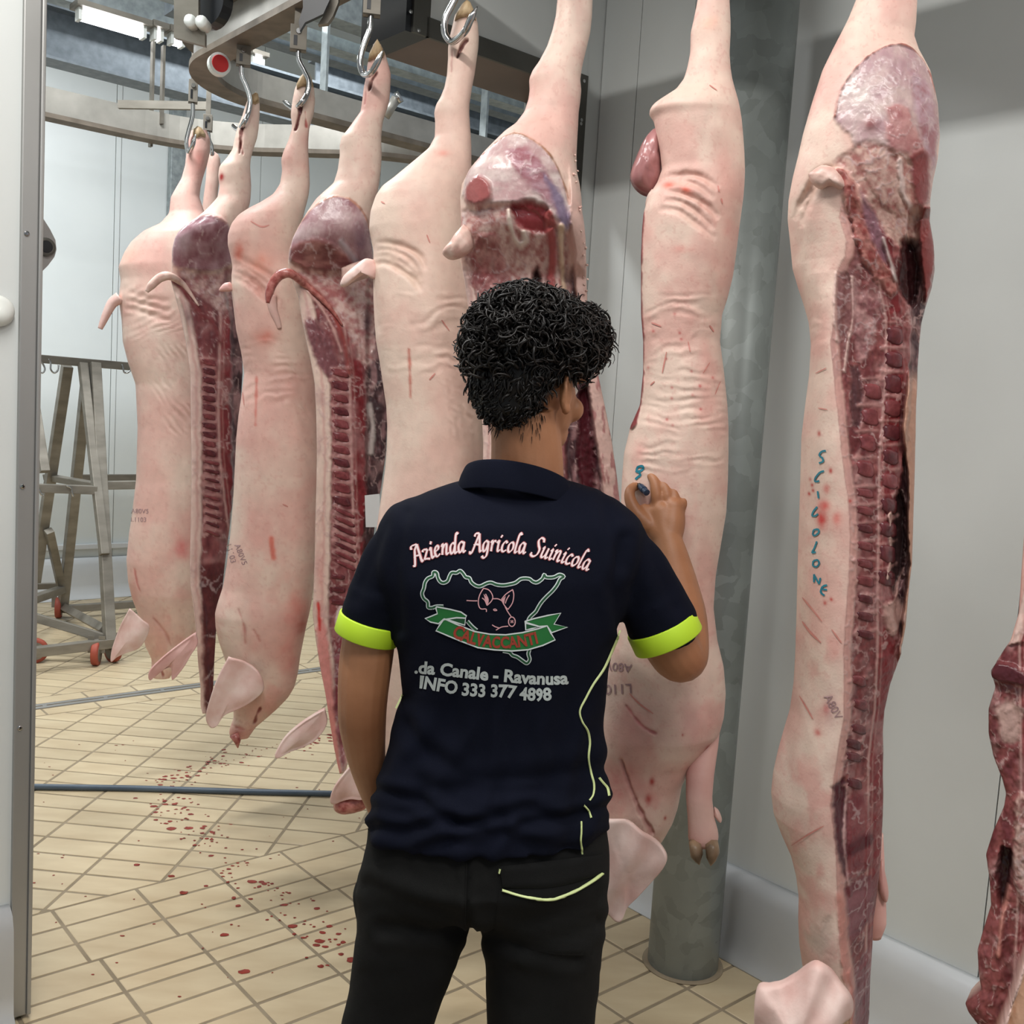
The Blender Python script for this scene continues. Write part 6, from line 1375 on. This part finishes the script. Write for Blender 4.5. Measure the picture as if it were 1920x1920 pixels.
# collar: folded band standing round the neck
def collar():
    n = 56; v = []; f = []
    prof = [(0.1000, 0.0, 0), (0.1035, -0.0005, 0), (0.1035, 0.002, 0), (0.1010, 0.014, 0), (0.0965, 0.030, 0), (0.0915, 0.042, 0), (0.0890, 0.0455, 0), (0.0860, 0.0465, 0), (0.0830, 0.045, 0), (0.0815, 0.036, 0), (0.0830, 0.0, 0)]
    c0 = atY(970, 914, YP + 0.005)
    for (r, h, o_) in prof:
        for k in range(n):
            a = 2 * pi * k / n; fr = 0.5 + 0.5 * sin(a)       # fr=1 at the front
            v.append(c0 + np.array([cos(a) * (r + o_), sin(a) * (r * 0.80 + o_), h - 0.055 * fr - 0.010 * cos(a)]))
    m = len(prof)
    for i in range(m):
        for k in range(n): f.append((i * n + k, i * n + (k + 1) % n, ((i + 1) % m) * n + (k + 1) % n, ((i + 1) % m) * n + k))
    return MB().add(v, f).build('collar', M['navy'], wk, smooth=True)
collar()
# ---------------- trousers
tr_ = MB()
ell_tube(tr_, loft_rows([(1480, 704, 1128), (1520, 694, 1136), (1560, 690, 1140), (1600, 684, 1142), (1640, 676, 1141), (1670, 671, 1138), (1690, 672, 1134)], YP, [(1480, 0.11, 0), (1560, 0.125, -0.01), (1620, 0.133, -0.012), (1690, 0.10, 0.0)]), 56)
def leg(rows, Y):
    out = []
    for (y, xl, xr) in rows:
        A = atY(xl, y, Y); B = atY(xr, y, Y); out.append(((A + B) / 2, (B - A) / np.linalg.norm(B - A), [0, 1, 0], np.linalg.norm(B - A) / 2, min(0.11, np.linalg.norm(B - A) * 0.5)))
    return out
ell_tube(tr_, leg([(1610, 684, 892), (1660, 674, 890), (1700, 670, 884), (1740, 668, 876), (1790, 664, 862), (1850, 655, 838), (1920, 640, 812), (2000, 628, 795), (2100, 622, 775), (2200, 620, 755), (2255, 622, 748)], YP), 40, 2.2)
ell_tube(tr_, leg([(1610, 888, 1142), (1660, 892, 1139), (1700, 898, 1136), (1740, 903, 1132), (1790, 908, 1128), (1850, 910, 1122), (1920, 912, 1115), (2000, 915, 1105), (2100, 920, 1090), (2200, 925, 1070), (2255, 930, 1062)], YP), 40, 2.2)
# side pocket bulge
chain(tr_, [(680, 1640, 1.69, 8), (672, 1690, 1.69, 10), (674, 1730, 1.69, 8)])
tme = voxel(tr_, 0.0062, 6)
P = vcoords(tme); Nn = vnormals(tme); X, Yp = pxproj(P)
D = 0.006 * (fbm(X / 50, Yp / 60, 3) - 0.5)
for (pts, w, a) in (([(878, 1600), (874, 1680), (884, 1745)], 4, 0.006), ([(690, 1660), (760, 1690), (860, 1720)], 12, 0.004), ([(930, 1740), (1000, 1790), (1080, 1800)], 10, 0.005), ([(880, 1745), (800, 1745), (720, 1740)], 12, 0.005), ([(900, 1750), (960, 1775), (1060, 1760), (1120, 1730)], 12, 0.006)):
    d = line_d(X, Yp, pts); D -= a * np.exp(-(d / w) ** 2) - 0.6 * a * np.exp(-((d - 2.3 * w) / (1.2 * w)) ** 2)
set_coords(tme, P + Nn * D[:, None])
trousers = link_mesh('trousers', tme, M['trouser'], wk); TB = bvh_of(tme)
def sheet(bvh, pts, name, mat, off, parent, th=0.0, sub=10):
    """patch of cloth lying on a surface: pts quad corners in px (tl,tr,br,bl)"""
    tl, t_r, b_r, bl_ = [np.array(p, float) for p in pts]; v = []; f = []
    for i in range(sub + 1):
        for j in range(sub + 1):
            a, b = i / sub, j / sub
            p = (tl * (1 - b) + t_r * b) * (1 - a) + (bl_ * (1 - b) + b_r * b) * a
            p[1] += 14 * sin(pi * b) * a
            v.append(on(bvh, p[0], p[1], off + th * min(1, 6 * min(a + 0.02, 1 - a, b, 1 - b)), YP - 0.12))
    n = sub + 1
    for i in range(sub):
        for j in range(sub): f.append((i * n + j, i * n + j + 1, (i + 1) * n + j + 1, (i + 1) * n + j))
    return MB().add(v, f).build(name, M[mat], parent, smooth=True, norm=False)
def ribbon(bvh, pts, w, name, mat, off, parent, n=8, taper=None):
    P = smooth_path([(x, y, 0) for (x, y) in pts], n); m = len(P); v = []; f = []
    for i, p in enumerate(P):
        d = P[min(i + 1, m - 1)] - P[max(i - 1, 0)]; d /= np.linalg.norm(d) + 1e-9; nn = np.array([-d[1], d[0]])
        ww = w / 2 * (1 if taper is None else max(0.1, 1 - taper * i / m))
        for sg, oo in ((-1, off * 0.3), (-0.5, off), (0.5, off), (1, off * 0.3)): v.append(on(bvh, p[0] + sg * nn[0] * ww, p[1] + sg * nn[1] * ww, oo))
    for i in range(m - 1):
        for k in range(3): f.append((4 * i + k, 4 * i + k + 1, 4 * i + 5 + k, 4 * i + 4 + k))
    return MB().add(v, f).build(name, M[mat], parent, smooth=True, norm=False)
sheet(TB, [(937, 1624), (1126, 1602), (1128, 1636), (942, 1662)], 'pocket_flap', 'trouser', 0.003, trousers, 0.004)
sheet(TB, [(936, 1668), (1124, 1645), (1110, 1790), (925, 1752)], 'back_pocket', 'trouser', 0.001, trousers, 0.002)
ribbon(TB, [(941, 1668), (975, 1678), (1010, 1684), (1040, 1683), (1080, 1668), (1110, 1650), (1127, 1637)], 4.5, 'pocket_piping', 'lime_pale', 0.006, trousers)
ribbon(TB, [(938, 1628), (936, 1636)], 4, 'pocket_piping', 'lime_pale', 0.006, trousers)
ribbon(TB, [(875, 1606), (873, 1660), (872, 1740)], 3, 'seam', 'trouser', 0.002, trousers)
for xc, Yb in ((690, 1.72), (1000, 1.72)):
    c0 = atY(xc, 2255, 1.70); bt = MB()
    ell_tube(bt, [([c0[0], 1.70 + yo, z], [1, 0, 0], [0, 1, 0], rx, ry) for (z, yo, rx, ry) in ((0.0, 0.05, 0.045, 0.13), (0.03, 0.05, 0.05, 0.135), (0.06, 0.04, 0.046, 0.115), (0.09, 0.0, 0.043, 0.07), (0.16, -0.01, 0.045, 0.055), (0.22, -0.01, 0.047, 0.055))], 28)
    bt.build('boot', M['boot'], wk, smooth=True)
# ---------------- body (one continuous skin mesh): head, neck, torso core, both arms and hands
bd = MB()
YH = 1.715; HA = radians(39); fdir = np.array([sin(HA), cos(HA), -0.16]); fdir /= np.linalg.norm(fdir); rdir = np.array([cos(HA), -sin(HA), 0.0]); udir = np.cross(rdir, fdir)
HC = atY(998, 716, YH)
def hp_(f, r, u): return HC + fdir * f + rdir * r + udir * u
AXH = np.stack([rdir, fdir, udir])
ball(bd, hp_(-0.012, 0, 0.028), (0.074, 0.094, 0.088), AXH); ball(bd, hp_(0.030, 0, -0.03), (0.060, 0.062, 0.082), AXH); ball(bd, hp_(0.045, 0, -0.075), (0.046, 0.048, 0.042), AXH)
ball(bd, hp_(0.078, 0, -0.105), (0.022, 0.018, 0.018), AXH)                                   # chin
bd.tube([hp_(0.088, 0, 0.015), hp_(0.104, 0, -0.015), hp_(0.112, 0, -0.034), hp_(0.094, 0, -0.046)], [0.009, 0.012, 0.014, 0.010], 12)   # nose
for s in (-1, 1):
    ball(bd, hp_(0.072, 0.034 * s, 0.022), (0.024, 0.014, 0.009), AXH); ball(bd, hp_(0.066, 0.040 * s, -0.032), (0.022, 0.022, 0.022), AXH)
    # ear: outer rim and lobe
    for t in np.linspace(0, 1, 26):
        a = -1.9 + 3.6 * t; e = hp_(-0.004 - 0.017 * cos(a) * 0.9, (0.076 + 0.010 * (1 - abs(2 * t - 1))) * s, -0.012 + 0.031 * sin(a)); ball(bd, e, (0.0046, 0.0046, 0.0046), n=6)
    ball(bd, hp_(-0.002, 0.076 * s, -0.018), (0.006, 0.017, 0.028), AXH, 8); ball(bd, hp_(0.004, 0.076 * s, -0.042), (0.007, 0.009, 0.010), AXH, 8)
ball(bd, hp_(0.092, 0, -0.066), (0.022, 0.012, 0.011), AXH)
nb0 = atY(985, 960, YP + 0.01); nb1 = atY(988, 860, YP + 0.012); nb2 = hp_(-0.01, 0, -0.05)
bd.tube(smooth_path([nb0, nb1, nb2], 6), list(np.linspace(0.066, 0.056, 13)), 24)
ell_tube(bd, loft_rows([(905, 900, 1040), (925, 830, 1100), (960, 760, 1160), (1040, 740, 1160), (1200, 775, 1120), (1400, 750, 1110), (1560, 720, 1110)], YP, [(905, 0.05, 0.015), (960, 0.08), (1100, 0.095), (1560, 0.10)]), 40)
# left arm
chain(bd, [(765, 985, 1.70, 40), (735, 1060, 1.70, 48), (700, 1160, 1.70, 50), (686, 1240, 1.70, 51), (680, 1310, 1.705, 48), (680, 1360, 1.72, 45), (687, 1420, 1.75, 37), (699, 1475, 1.79, 29), (712, 1515, 1.82, 24)])
chain(bd, [(712, 1515, 1.82, 22), (722, 1545, 1.84, 30), (732, 1575, 1.85, 30)])
for k, (dx, L) in enumerate(((-24, 62), (-8, 72), (8, 68), (22, 54))):
    chain(bd, [(732 + dx, 1575, 1.85, 9.5), (735 + dx, 1575 + L * 0.5, 1.855, 9), (738 + dx, 1575 + L * 0.8, 1.85, 8.5), (738 + dx, 1575 + L, 1.842, 7.5)], 10)
chain(bd, [(745, 1540, 1.835, 12), (765, 1562, 1.82, 10), (772, 1592, 1.815, 8.5)], 10)
# right arm
chain(bd, [(1150, 995, 1.70, 42), (1190, 1065, 1.71, 50), (1228, 1150, 1.72, 54), (1258, 1210, 1.73, 52), (1276, 1232, 1.745, 49), (1284, 1215, 1.765, 46), (1284, 1160, 1.80, 42), (1276, 1110, 1.84, 37), (1264, 1055, 1.88, 31), (1253, 1015, 1.905, 27)])
# right hand: back of the hand to the viewer, thumb to the left, fingers curled round the pen
HB = 1.925
chain(bd, [(1252, 1015, 1.905, 26), (1246, 990, 1.92, 28), (1240, 962, 1.928, 25)]); chain(bd, [(1254, 1010, 1.908, 25), (1258, 980, 1.92, 27), (1262, 952, 1.926, 22)])
chain(bd, [(1244, 1005, 1.91, 22), (1225, 985, 1.922, 20), (1216, 962, 1.93, 16)])
fing = [([(1232, 950, 1.930, 13), (1231, 928, 1.928, 11.5), (1227, 903, 1.935, 9.8), (1219, 892, 1.948, 9), (1208, 897, 1.962, 8.2), (1200, 910, 1.968, 7.4)]),
        ([(1248, 948, 1.930, 13), (1250, 930, 1.927, 11.5), (1243, 905, 1.938, 9.8), (1232, 900, 1.955, 9), (1219, 908, 1.970, 8.2), (1211, 920, 1.974, 7.4)]),
        ([(1262, 950, 1.930, 12.5), (1265, 934, 1.927, 11), (1259, 910, 1.940, 9.6), (1248, 908, 1.958, 8.8), (1236, 918, 1.972, 8), (1228, 930, 1.975, 7.2)]),
        ([(1275, 955, 1.930, 12), (1280, 942, 1.928, 10.5), (1281, 920, 1.942, 9), (1273, 913, 1.958, 8.2), (1262, 920, 1.970, 7.4), (1254, 932, 1.972, 6.8)])]
for q in fing: chain(bd, q, 12)
chain(bd, [(1216, 985, 1.918, 17), (1194, 962, 1.922, 14), (1182, 938, 1.930, 11.5), (1181, 922, 1.938, 10), (1188, 913, 1.950, 8.8), (1197, 912, 1.960, 7.6)], 12)
chain(bd, [(1222, 972, 1.926, 11), (1208, 952, 1.930, 8)], 10)
bme = voxel(bd, 0.0029, 3)
body = link_mesh('body', bme, M['skin_h'], wk); BB = bvh_of(bme)
# nails
def nail(px, py, Y): pass
# eyes, brows, lips
for s in (-1, 1):
    MB_ = ball(MB(), hp_(0.068, 0.032 * s, 0.002), (0.012, 0.012, 0.012), AXH, 10).build('eye', M['eyew'], wk, smooth=True)
    MB().tube([hp_(0.088, 0.014 * s, 0.020), hp_(0.090, 0.030 * s, 0.026), hp_(0.078, 0.050 * s, 0.022)], [0.004, 0.0045, 0.002], 8).build('eyebrow', M['hair'], wk, smooth=True)
MB().tube([hp_(0.094, -0.02, -0.068), hp_(0.104, 0, -0.066), hp_(0.094, 0.02, -0.068)], [0.003, 0.006, 0.003], 10).build('lips', M['lip'], wk, smooth=True)
# ---------------- hair
hb = MB()
ball(hb, hp_(-0.020, 0, 0.050), (0.094, 0.108, 0.088), AXH); ball(hb, hp_(0.040, 0.0, 0.085), (0.084, 0.070, 0.055), AXH); ball(hb, hp_(-0.055, 0, 0.0), (0.078, 0.058, 0.070), AXH); ball(hb, hp_(-0.062, 0, -0.040), (0.060, 0.036, 0.045), AXH)
hme = voxel(hb, 0.006, 4)
hair = link_mesh('hair', hme, M['hair'], wk)
HP = vcoords(hme); HN = vnormals(hme); rg = np.random.RandomState(4)
loc = (HP - HC) @ AXH.T
okv = np.where(~((loc[:, 1] > 0.035) & (loc[:, 2] < 0.045)) & ~((np.abs(loc[:, 0]) > 0.050) & (loc[:, 2] < 0.022) & (loc[:, 1] > -0.050)))[0]
cur = MB()
def add_curl(p, n, low, hz):
    up = np.array([0, 0, 1.0]); t = np.cross(n, rg.randn(3)); t /= np.linalg.norm(t) + 1e-9
    if low:
        ax = 0.10 * n + -0.95 * up + 0.45 * t; L = rg.uniform(0.020, 0.040) * (0.45 if hz < -0.035 else (0.7 if hz < -0.01 else 1.0)); cr = rg.uniform(0.002, 0.006); turns = rg.uniform(0.4, 1.2)
    else:
        ax = 0.55 * n + 0.9 * t + -0.12 * up; L = rg.uniform(0.018, 0.040); cr = rg.uniform(0.006, 0.0155); turns = rg.uniform(0.7, 1.5)
    ax /= np.linalg.norm(ax); x = np.cross(ax, n); x /= np.linalg.norm(x) + 1e-9; y = np.cross(ax, x)
    ph = rg.uniform(0, 6.28); m = 15; pts = []
    for i in range(m):
        s = i / (m - 1); a = ph + 2 * pi * turns * s; r = cr * (0.5 + 0.5 * s) if low else cr * min(1, 0.4 + 1.2 * s)
        pts.append(p + n * (0.0 if low else 0.004) + ax * L * s + x * r * cos(a) + y * r * sin(a))
    w = rg.uniform(0.0014, 0.0034)
    cur.tube(pts, [w * (1 - 0.75 * (i / (m - 1)) ** 3) for i in range(m)], 4, cap=False)
for k in range(2500):
    i = okv[rg.randint(len(okv))]; l = loc[i]
    low = l[2] < 0.0 or (l[2] < 0.03 and rg.rand() < 0.35)
    add_curl(HP[i] - HN[i] * 0.003, HN[i], low, l[2])
me = mesh_from(cur.v, cur.f); tag(link_mesh('hair_curls', me, M['hair'], wk, smooth=True), 'curly black hair', kind='stuff')
# short faded hair at the nape and temple
nf_ = MB()
NB = vcoords(bme); NN = vnormals(bme); lb = (NB - HC) @ AXH.T
sel = np.where((lb[:, 2] > -0.10) & (lb[:, 2] < -0.02) & (lb[:, 1] < -0.02) & (np.abs(lb[:, 0]) < 0.075))[0]
for k in range(700):
    i = sel[rg.randint(len(sel))]
    if rg.rand() > (lb[i, 2] + 0.105) / 0.07: continue
    d = NN[i] * 0.5 + np.array([0, 0, -0.9]); d /= np.linalg.norm(d)
    nf_.tube([NB[i], NB[i] + d * 0.007, NB[i] + d * 0.013 - NN[i] * 0.002], [0.0007, 0.0006, 0.0002], 3, cap=False)
link_mesh('nape_hair', mesh_from(nf_.v, nf_.f), M['stubble'], wk)['kind'] = 'stuff'
# ---------------- print on the back
Z5 = lambda pts: [(740 + x / 4.8, 980 + y / 4.8) for (x, y) in pts]
def fill(poly, name, mat, off, cut=9):
    """filled flat shape from a pixel outline, following the cloth"""
    bm = bmesh.new(); vs = [bm.verts.new((x, y, 0)) for (x, y) in poly]; bm.faces.new(vs); bmesh.ops.triangulate(bm, faces=bm.faces[:])
    for _ in range(4):
        es = [e for e in bm.edges if e.calc_length() > cut]
        if not es: break
        bmesh.ops.subdivide_edges(bm, edges=es, cuts=1); bmesh.ops.triangulate(bm, faces=bm.faces[:])
    bm.verts.index_update()
    v = [on(SB, q.co.x, q.co.y, off) for q in bm.verts]; f = [tuple(q.index for q in fc.verts) for fc in bm.faces]; bm.free()
    return MB().add(v, f).build(name, M[mat], shirt, norm=False)
def flat_line(pts, w, off, closed=False, n=5, smooth=True, taper=False):
    P = smooth_path([(x, y, 0) for (x, y) in pts], n) if smooth else [np.array((x, y, 0.0)) for (x, y) in pts]
    m = len(P); v = []; f = []
    for i, p in enumerate(P):
        d = P[min(i + 1, m - 1)] - P[max(i - 1, 0)]; d /= np.linalg.norm(d) + 1e-9; nn = np.array([-d[1], d[0]])
        ww = w / 2 * ((1 - 0.8 * i / m) if taper else 1)
        for sg in (-1, 1): v.append(on(SB, p[0] + sg * nn[0] * ww, p[1] + sg * nn[1] * ww, off))
    for i in range(m - 1): f.append((2 * i, 2 * i + 1, 2 * i + 3, 2 * i + 2))
    return v, f
def lines(lst, w, name, mat, off, **kw):
    mb = MB()
    for pts in lst: mb.add(*flat_line(Z5(pts), w, off, **kw))
    return mb.build(name, M[mat], shirt, norm=False)
O1, O2, O3, O4 = 0.0012, 0.0018, 0.0024, 0.0030
SIC = [[(340, 765), (305, 760), (300, 712), (265, 680), (250, 635), (266, 590), (276, 540), (302, 502), (345, 482), (350, 450), (368, 445), (384, 458), (390, 492), (410, 528), (440, 542), (478, 525), (496, 482), (516, 452), (558, 452), (590, 434), (618, 460), (640, 490), (674, 500), (690, 535), (730, 566), (772, 572), (830, 546), (870, 540), (920, 558), (980, 564), (1040, 554), (1090, 540), (1140, 506), (1208, 506), (1242, 530), (1280, 538), (1328, 505), (1346, 468), (1362, 492), (1430, 492), (1482, 468), (1520, 486), (1488, 508), (1460, 560), (1420, 612), (1370, 660), (1322, 712), (1290, 762), (1268, 800), (1220, 846), (1200, 880)],
       [(340, 765), (380, 752), (440, 752)], [(655, 885), (700, 935), (740, 968)], [(1212, 1140), (1202, 1180), (1214, 1228), (1188, 1262), (1150, 1240), (1102, 1206), (1062, 1192), (1032, 1164), (975, 1152)]]
lines(SIC, 7.4, 'map_outline', 'print_white', O1, n=4); lines(SIC, 3.6, 'map_line', 'print_dgreen', O2, n=4)
def outline(poly, name, w=2.6):
    mb = MB(); q = Z5(list(poly) + [poly[0]]); mb.add(*flat_line(q, w, O4, smooth=False)); return mb.build(name, M['print_white'], shirt, norm=False)
TL = [(380, 752), (500, 775), (600, 800), (650, 835), (640, 855), (560, 850), (440, 870), (400, 905), (330, 890), (280, 860), (390, 815), (378, 770)]
TR = [(1170, 885), (1250, 860), (1380, 830), (1490, 810), (1430, 910), (1550, 935), (1410, 985), (1370, 925), (1300, 930), (1180, 900)]
FLd = [(470, 865), (560, 852), (642, 855), (635, 918), (560, 895)]; FRd = [(1175, 892), (1300, 930), (1230, 950), (1178, 962)]
RB = [(450, 860), (560, 910), (720, 975), (860, 1000), (1000, 1005), (1150, 985), (1290, 950), (1370, 925), (1402, 990), (1440, 1050), (1330, 1100), (1200, 1138), (1060, 1150), (900, 1140), (750, 1120), (600, 1062), (480, 1012), (378, 968), (412, 915)]
for q, nm, mt, o_ in ((TL, 'ribbon_tail', 'print_green', O2), (TR, 'ribbon_tail', 'print_green', O2), (FLd, 'ribbon_fold', 'print_dgreen', O3), (FRd, 'ribbon_fold', 'print_dgreen', O3), (RB, 'ribbon', 'print_green', O3)):
    fill(Z5(q), nm, mt, o_); outline(q, 'ribbon_edge')
def text_on(body, base, x0, x1, h, name, mat, off, bold=0.03, shear=0.0, spacing=1.0):
    """text with baseline y(x) (zoom coords), spanning x0..x1 with cap height h"""
    V, Fc = text2d(body, bold, shear, spacing, cut=0.22); w = V[:, 0].max(); ch = V[:, 1].max() if True else 0.7
    capV, _ = text2d('H', bold); ch = capV[:, 1].max()
    v = []
    for p in V:
        X_ = x0 + p[0] / w * (x1 - x0); sl = np.interp(X_ + 5, *base) - np.interp(X_ - 5, *base)
        Y_ = np.interp(X_, *base) - p[1] / ch * h; X_ = X_ + sl / 10 * p[1] / ch * h
        q = Z5([(X_, Y_)])[0]; v.append(on(SB, q[0], q[1], off))
    return MB().add(v, Fc).build(name, M[mat], shirt, norm=False)
text_on('CALVACCANTI', ([500, 600, 680, 760, 900, 1050, 1180, 1300], [1000, 1055, 1080, 1102, 1120, 1122, 1105, 1075]), 515, 1290, 102, 'ribbon_lettering', 'print_red', O4 + 0.0004, 0.035)
text_on('.da Canale - Ravanusa', ([185, 370, 600, 820, 960, 1200, 1400, 1560], [1350, 1363, 1388, 1414, 1424, 1446, 1454, 1446]), 182, 1562, 110, 'address_lettering', 'print_grey', O1, 0.036)
text_on('INFO 333 377 4898', ([230, 400, 600, 780, 1000, 1150, 1300, 1410], [1484, 1512, 1548, 1562, 1566, 1590, 1600, 1592]), 228, 1412, 112, 'phone_lettering', 'print_grey', O1, 0.036)
PIGL = [[(800, 590), (770, 640), (755, 690), (756, 740), (776, 774), (822, 776), (826, 802)], [(800, 590), (842, 602), (870, 630), (884, 670), (870, 706), (832, 744)], [(788, 676), (812, 698), (832, 744)], [(818, 640), (842, 690), (834, 742)], [(884, 684), (930, 684), (966, 702)], [(960, 690), (1002, 642), (1062, 602)], [(1062, 602), (1072, 650), (1060, 720), (1020, 780)], [(1020, 780), (988, 742), (962, 694)], [(1032, 650), (1008, 690), (996, 726)], [(990, 744), (1012, 790), (1052, 850)], [(1022, 930), (962, 938), (912, 966)], [(878, 918), (904, 934), (940, 946)], [(745, 702), (700, 702), (648, 699)]]
lines(PIGL, 1.9, 'pig_line_drawing', 'print_pink', O1, n=4)
el = [(1055 + 30 * cos(a), 890 + 42 * sin(a)) for a in np.linspace(0, 2 * pi, 20)]
lines([el], 2.0, 'pig_snout_ring', 'print_pink', O1, n=2); lines([[(1046, 876), (1050, 890), (1046, 902)], [(1064, 876), (1062, 890), (1066, 902)]], 1.8, 'pig_nostrils', 'print_pink', O1)
lines([[(888, 780), (905, 776), (920, 788), (900, 790), (888, 780)]], 1.8, 'pig_eye', 'print_pink', O1)
fill(Z5([(800, 640), (830, 670), (845, 700), (832, 742), (818, 705)]), 'pig_ear_fill', 'print_pink', O1); fill(Z5([(964, 690), (1000, 660), (990, 700), (984, 735)]), 'pig_ear_fill', 'print_pink', O1)
# chancery lettering drawn with a broad nib
BOWL = [(0.29, 0.37), (0.18, 0.42), (0.06, 0.28), (0.05, 0.08), (0.12, 0.0), (0.22, 0.12), (0.31, 0.36)]
STEM = [(0.31, 0.42), (0.27, 0.08), (0.31, 0.0), (0.40, 0.07)]
GL = {'A': (0.56, [[(-0.04, 0.02), (-0.04, -0.06), (0.04, -0.05), (0.16, 0.2), (0.38, 0.72)], [(0.14, 0.60), (0.20, 0.72), (0.38, 0.73)], [(0.38, 0.73), (0.42, 0.30), (0.46, 0.0), (0.54, 0.05)], [(0.12, 0.26), (0.28, 0.29), (0.45, 0.26)]]),
      'z': (0.37, [[(0.03, 0.34), (0.08, 0.42), (0.30, 0.40)], [(0.30, 0.40), (0.04, 0.03)], [(0.04, 0.03), (0.16, 0.04), (0.33, 0.0)]]), 'i': (0.22, [[(0.02, 0.32), (0.11, 0.42), (0.07, 0.08), (0.11, 0.0), (0.20, 0.07)], [(0.13, 0.55), (0.20, 0.66)]]),
      'e': (0.33, [[(0.05, 0.20), (0.22, 0.26), (0.28, 0.36), (0.20, 0.42), (0.07, 0.28), (0.05, 0.08), (0.14, 0.0), (0.29, 0.08)]]), 'n': (0.42, [[(0.02, 0.34), (0.10, 0.42), (0.05, 0.0)], [(0.07, 0.20), (0.20, 0.40), (0.29, 0.38), (0.26, 0.08), (0.30, 0.0), (0.39, 0.07)]]),
      'd': (0.42, [BOWL, [(0.48, 0.74), (0.40, 0.80), (0.34, 0.60), (0.27, 0.08), (0.31, 0.0), (0.40, 0.07)]]), 'a': (0.42, [BOWL, STEM]), 'g': (0.41, [BOWL, [(0.31, 0.42), (0.28, 0.0), (0.22, -0.20), (0.10, -0.26), (0.0, -0.18)]]),
      'r': (0.31, [[(0.02, 0.34), (0.10, 0.42), (0.05, 0.0)], [(0.07, 0.20), (0.18, 0.40), (0.30, 0.40)]]), 'c': (0.31, [[(0.28, 0.35), (0.19, 0.42), (0.07, 0.28), (0.05, 0.08), (0.14, 0.0), (0.28, 0.08)]]),
      'o': (0.35, [[(0.19, 0.42), (0.07, 0.28), (0.06, 0.08), (0.14, 0.0), (0.28, 0.14), (0.29, 0.34), (0.19, 0.42)]]), 'l': (0.22, [[(0.28, 0.72), (0.20, 0.80), (0.13, 0.60), (0.06, 0.08), (0.10, 0.0), (0.19, 0.07)]]),
      'S': (0.47, [[(0.44, 0.60), (0.40, 0.72), (0.26, 0.75), (0.17, 0.62), (0.24, 0.44), (0.34, 0.28), (0.30, 0.06), (0.14, -0.05), (0.0, 0.0), (0.02, 0.10)]]), 'u': (0.42, [[(0.02, 0.34), (0.09, 0.42), (0.05, 0.08), (0.12, 0.0), (0.24, 0.14), (0.31, 0.40)], STEM]), ' ': (0.24, [])}
bx = np.array([176, 240, 430, 620, 690, 940, 1190, 1240, 1480, 1745]); by = np.array([382, 352, 292, 266, 262, 258, 280, 292, 352, 432])
arc = np.concatenate([[0], np.cumsum(np.hypot(np.diff(bx), np.diff(by)))])
def calli(txt, wpen, off, name, mat, sc):
    tot = sum(GL[c][0] for c in txt); k = arc[-1] / tot; x = 0.0; mb = MB(); ky = 222.0
    for c in txt:
        adv, strokes = GL[c]
        for st in strokes:
            P = smooth_path([(a, b, 0) for (a, b) in st], 6); L = []
            for p in P:
                s_ = (x + p[0] + 0.10 * p[1]) * k
                X_ = np.interp(s_, arc, bx); Y_ = np.interp(s_, arc, by); X2 = np.interp(s_ + 4, arc, bx); Y2 = np.interp(s_ + 4, arc, by); X1 = np.interp(s_ - 4, arc, bx); Y1 = np.interp(s_ - 4, arc, by)
                t = np.array([X2 - X1, Y2 - Y1]); t = t / (np.linalg.norm(t) + 1e-9); nrm_ = np.array([t[1], -t[0]])
                L.append(np.array([X_, Y_]) + nrm_ * p[1] * ky)
            v = []; f = []; m = len(L)
            for i, p in enumerate(L):
                d = L[min(i + 1, m - 1)] - L[max(i - 1, 0)]; d = d / (np.linalg.norm(d) + 1e-9); nn = np.array([-d[1], d[0]])
                an = abs(nn @ np.array([cos(0.7), -sin(0.7)])); ww = wpen * (0.42 + 0.58 * an)
                for sg in (-1, 1):
                    q = Z5([p + sg * nn * ww / 2])[0]; v.append(on(SB, q[0], q[1], off))
            for i in range(m - 1): f.append((2 * i, 2 * i + 1, 2 * i + 3, 2 * i + 2))
            mb.add(v, f)
        x += adv
    return mb.build(name, M[mat], shirt, norm=False)
calli('Azienda Agricola Suinicola', 36, O1, 'title_shadow', 'print_dred', 1); calli('Azienda Agricola Suinicola', 21, O2, 'title_lettering', 'print_title', 1)
# lime piping of the side seam
for q in ([(1163, 1182), (1150, 1212), (1132, 1252), (1112, 1282), (1098, 1308), (1087, 1332), (1091, 1352), (1101, 1370), (1105, 1392), (1103, 1420), (1108, 1450), (1113, 1470), (1112, 1490), (1105, 1501)], [(1094, 1509), (1103, 1519), (1108, 1534)], [(1090, 1541), (1090, 1560), (1089, 1578), (1092, 1602)], [(1122, 1458), (1130, 1468), (1138, 1478), (1141, 1492)], [(742, 1328), (750, 1312), (756, 1302)]):
    ribbon(SB, q, 3.4, 'side_piping', 'lime_pale', 0.003, shirt)
# ---------------- marker pen held in the hand
tip = PIGS[7].surf(1196, 906, 0.002); 
pn = empty('marker_pen', tip); tag(pn, 'short dark blue marker pen held in the worker\'s right hand', 'pen')
pe = atY(1213, 924, 1.915); dv = pe - tip; dv /= np.linalg.norm(dv)
L_ = float(np.linalg.norm(pe - tip))
MB().lathe(tip, dv, [(0.0, 0.0008), (0.006, 0.002), (0.008, 0.0045), (0.016, 0.0055)], 14).build('nib_cone', M['black'], pn, smooth=True)
M['pen'] = mat_noise('pen_blue', (28, 52, 78), (40, 66, 94), 6, 0.3)
MB().lathe(tip, dv, [(0.016, 0.0066), (L_ - 0.012, 0.0072), (L_ - 0.012, 0.0064), (L_, 0.0062), (L_ + 0.001, 0.0)], 16).build('barrel', M['pen'], pn, smooth=False)
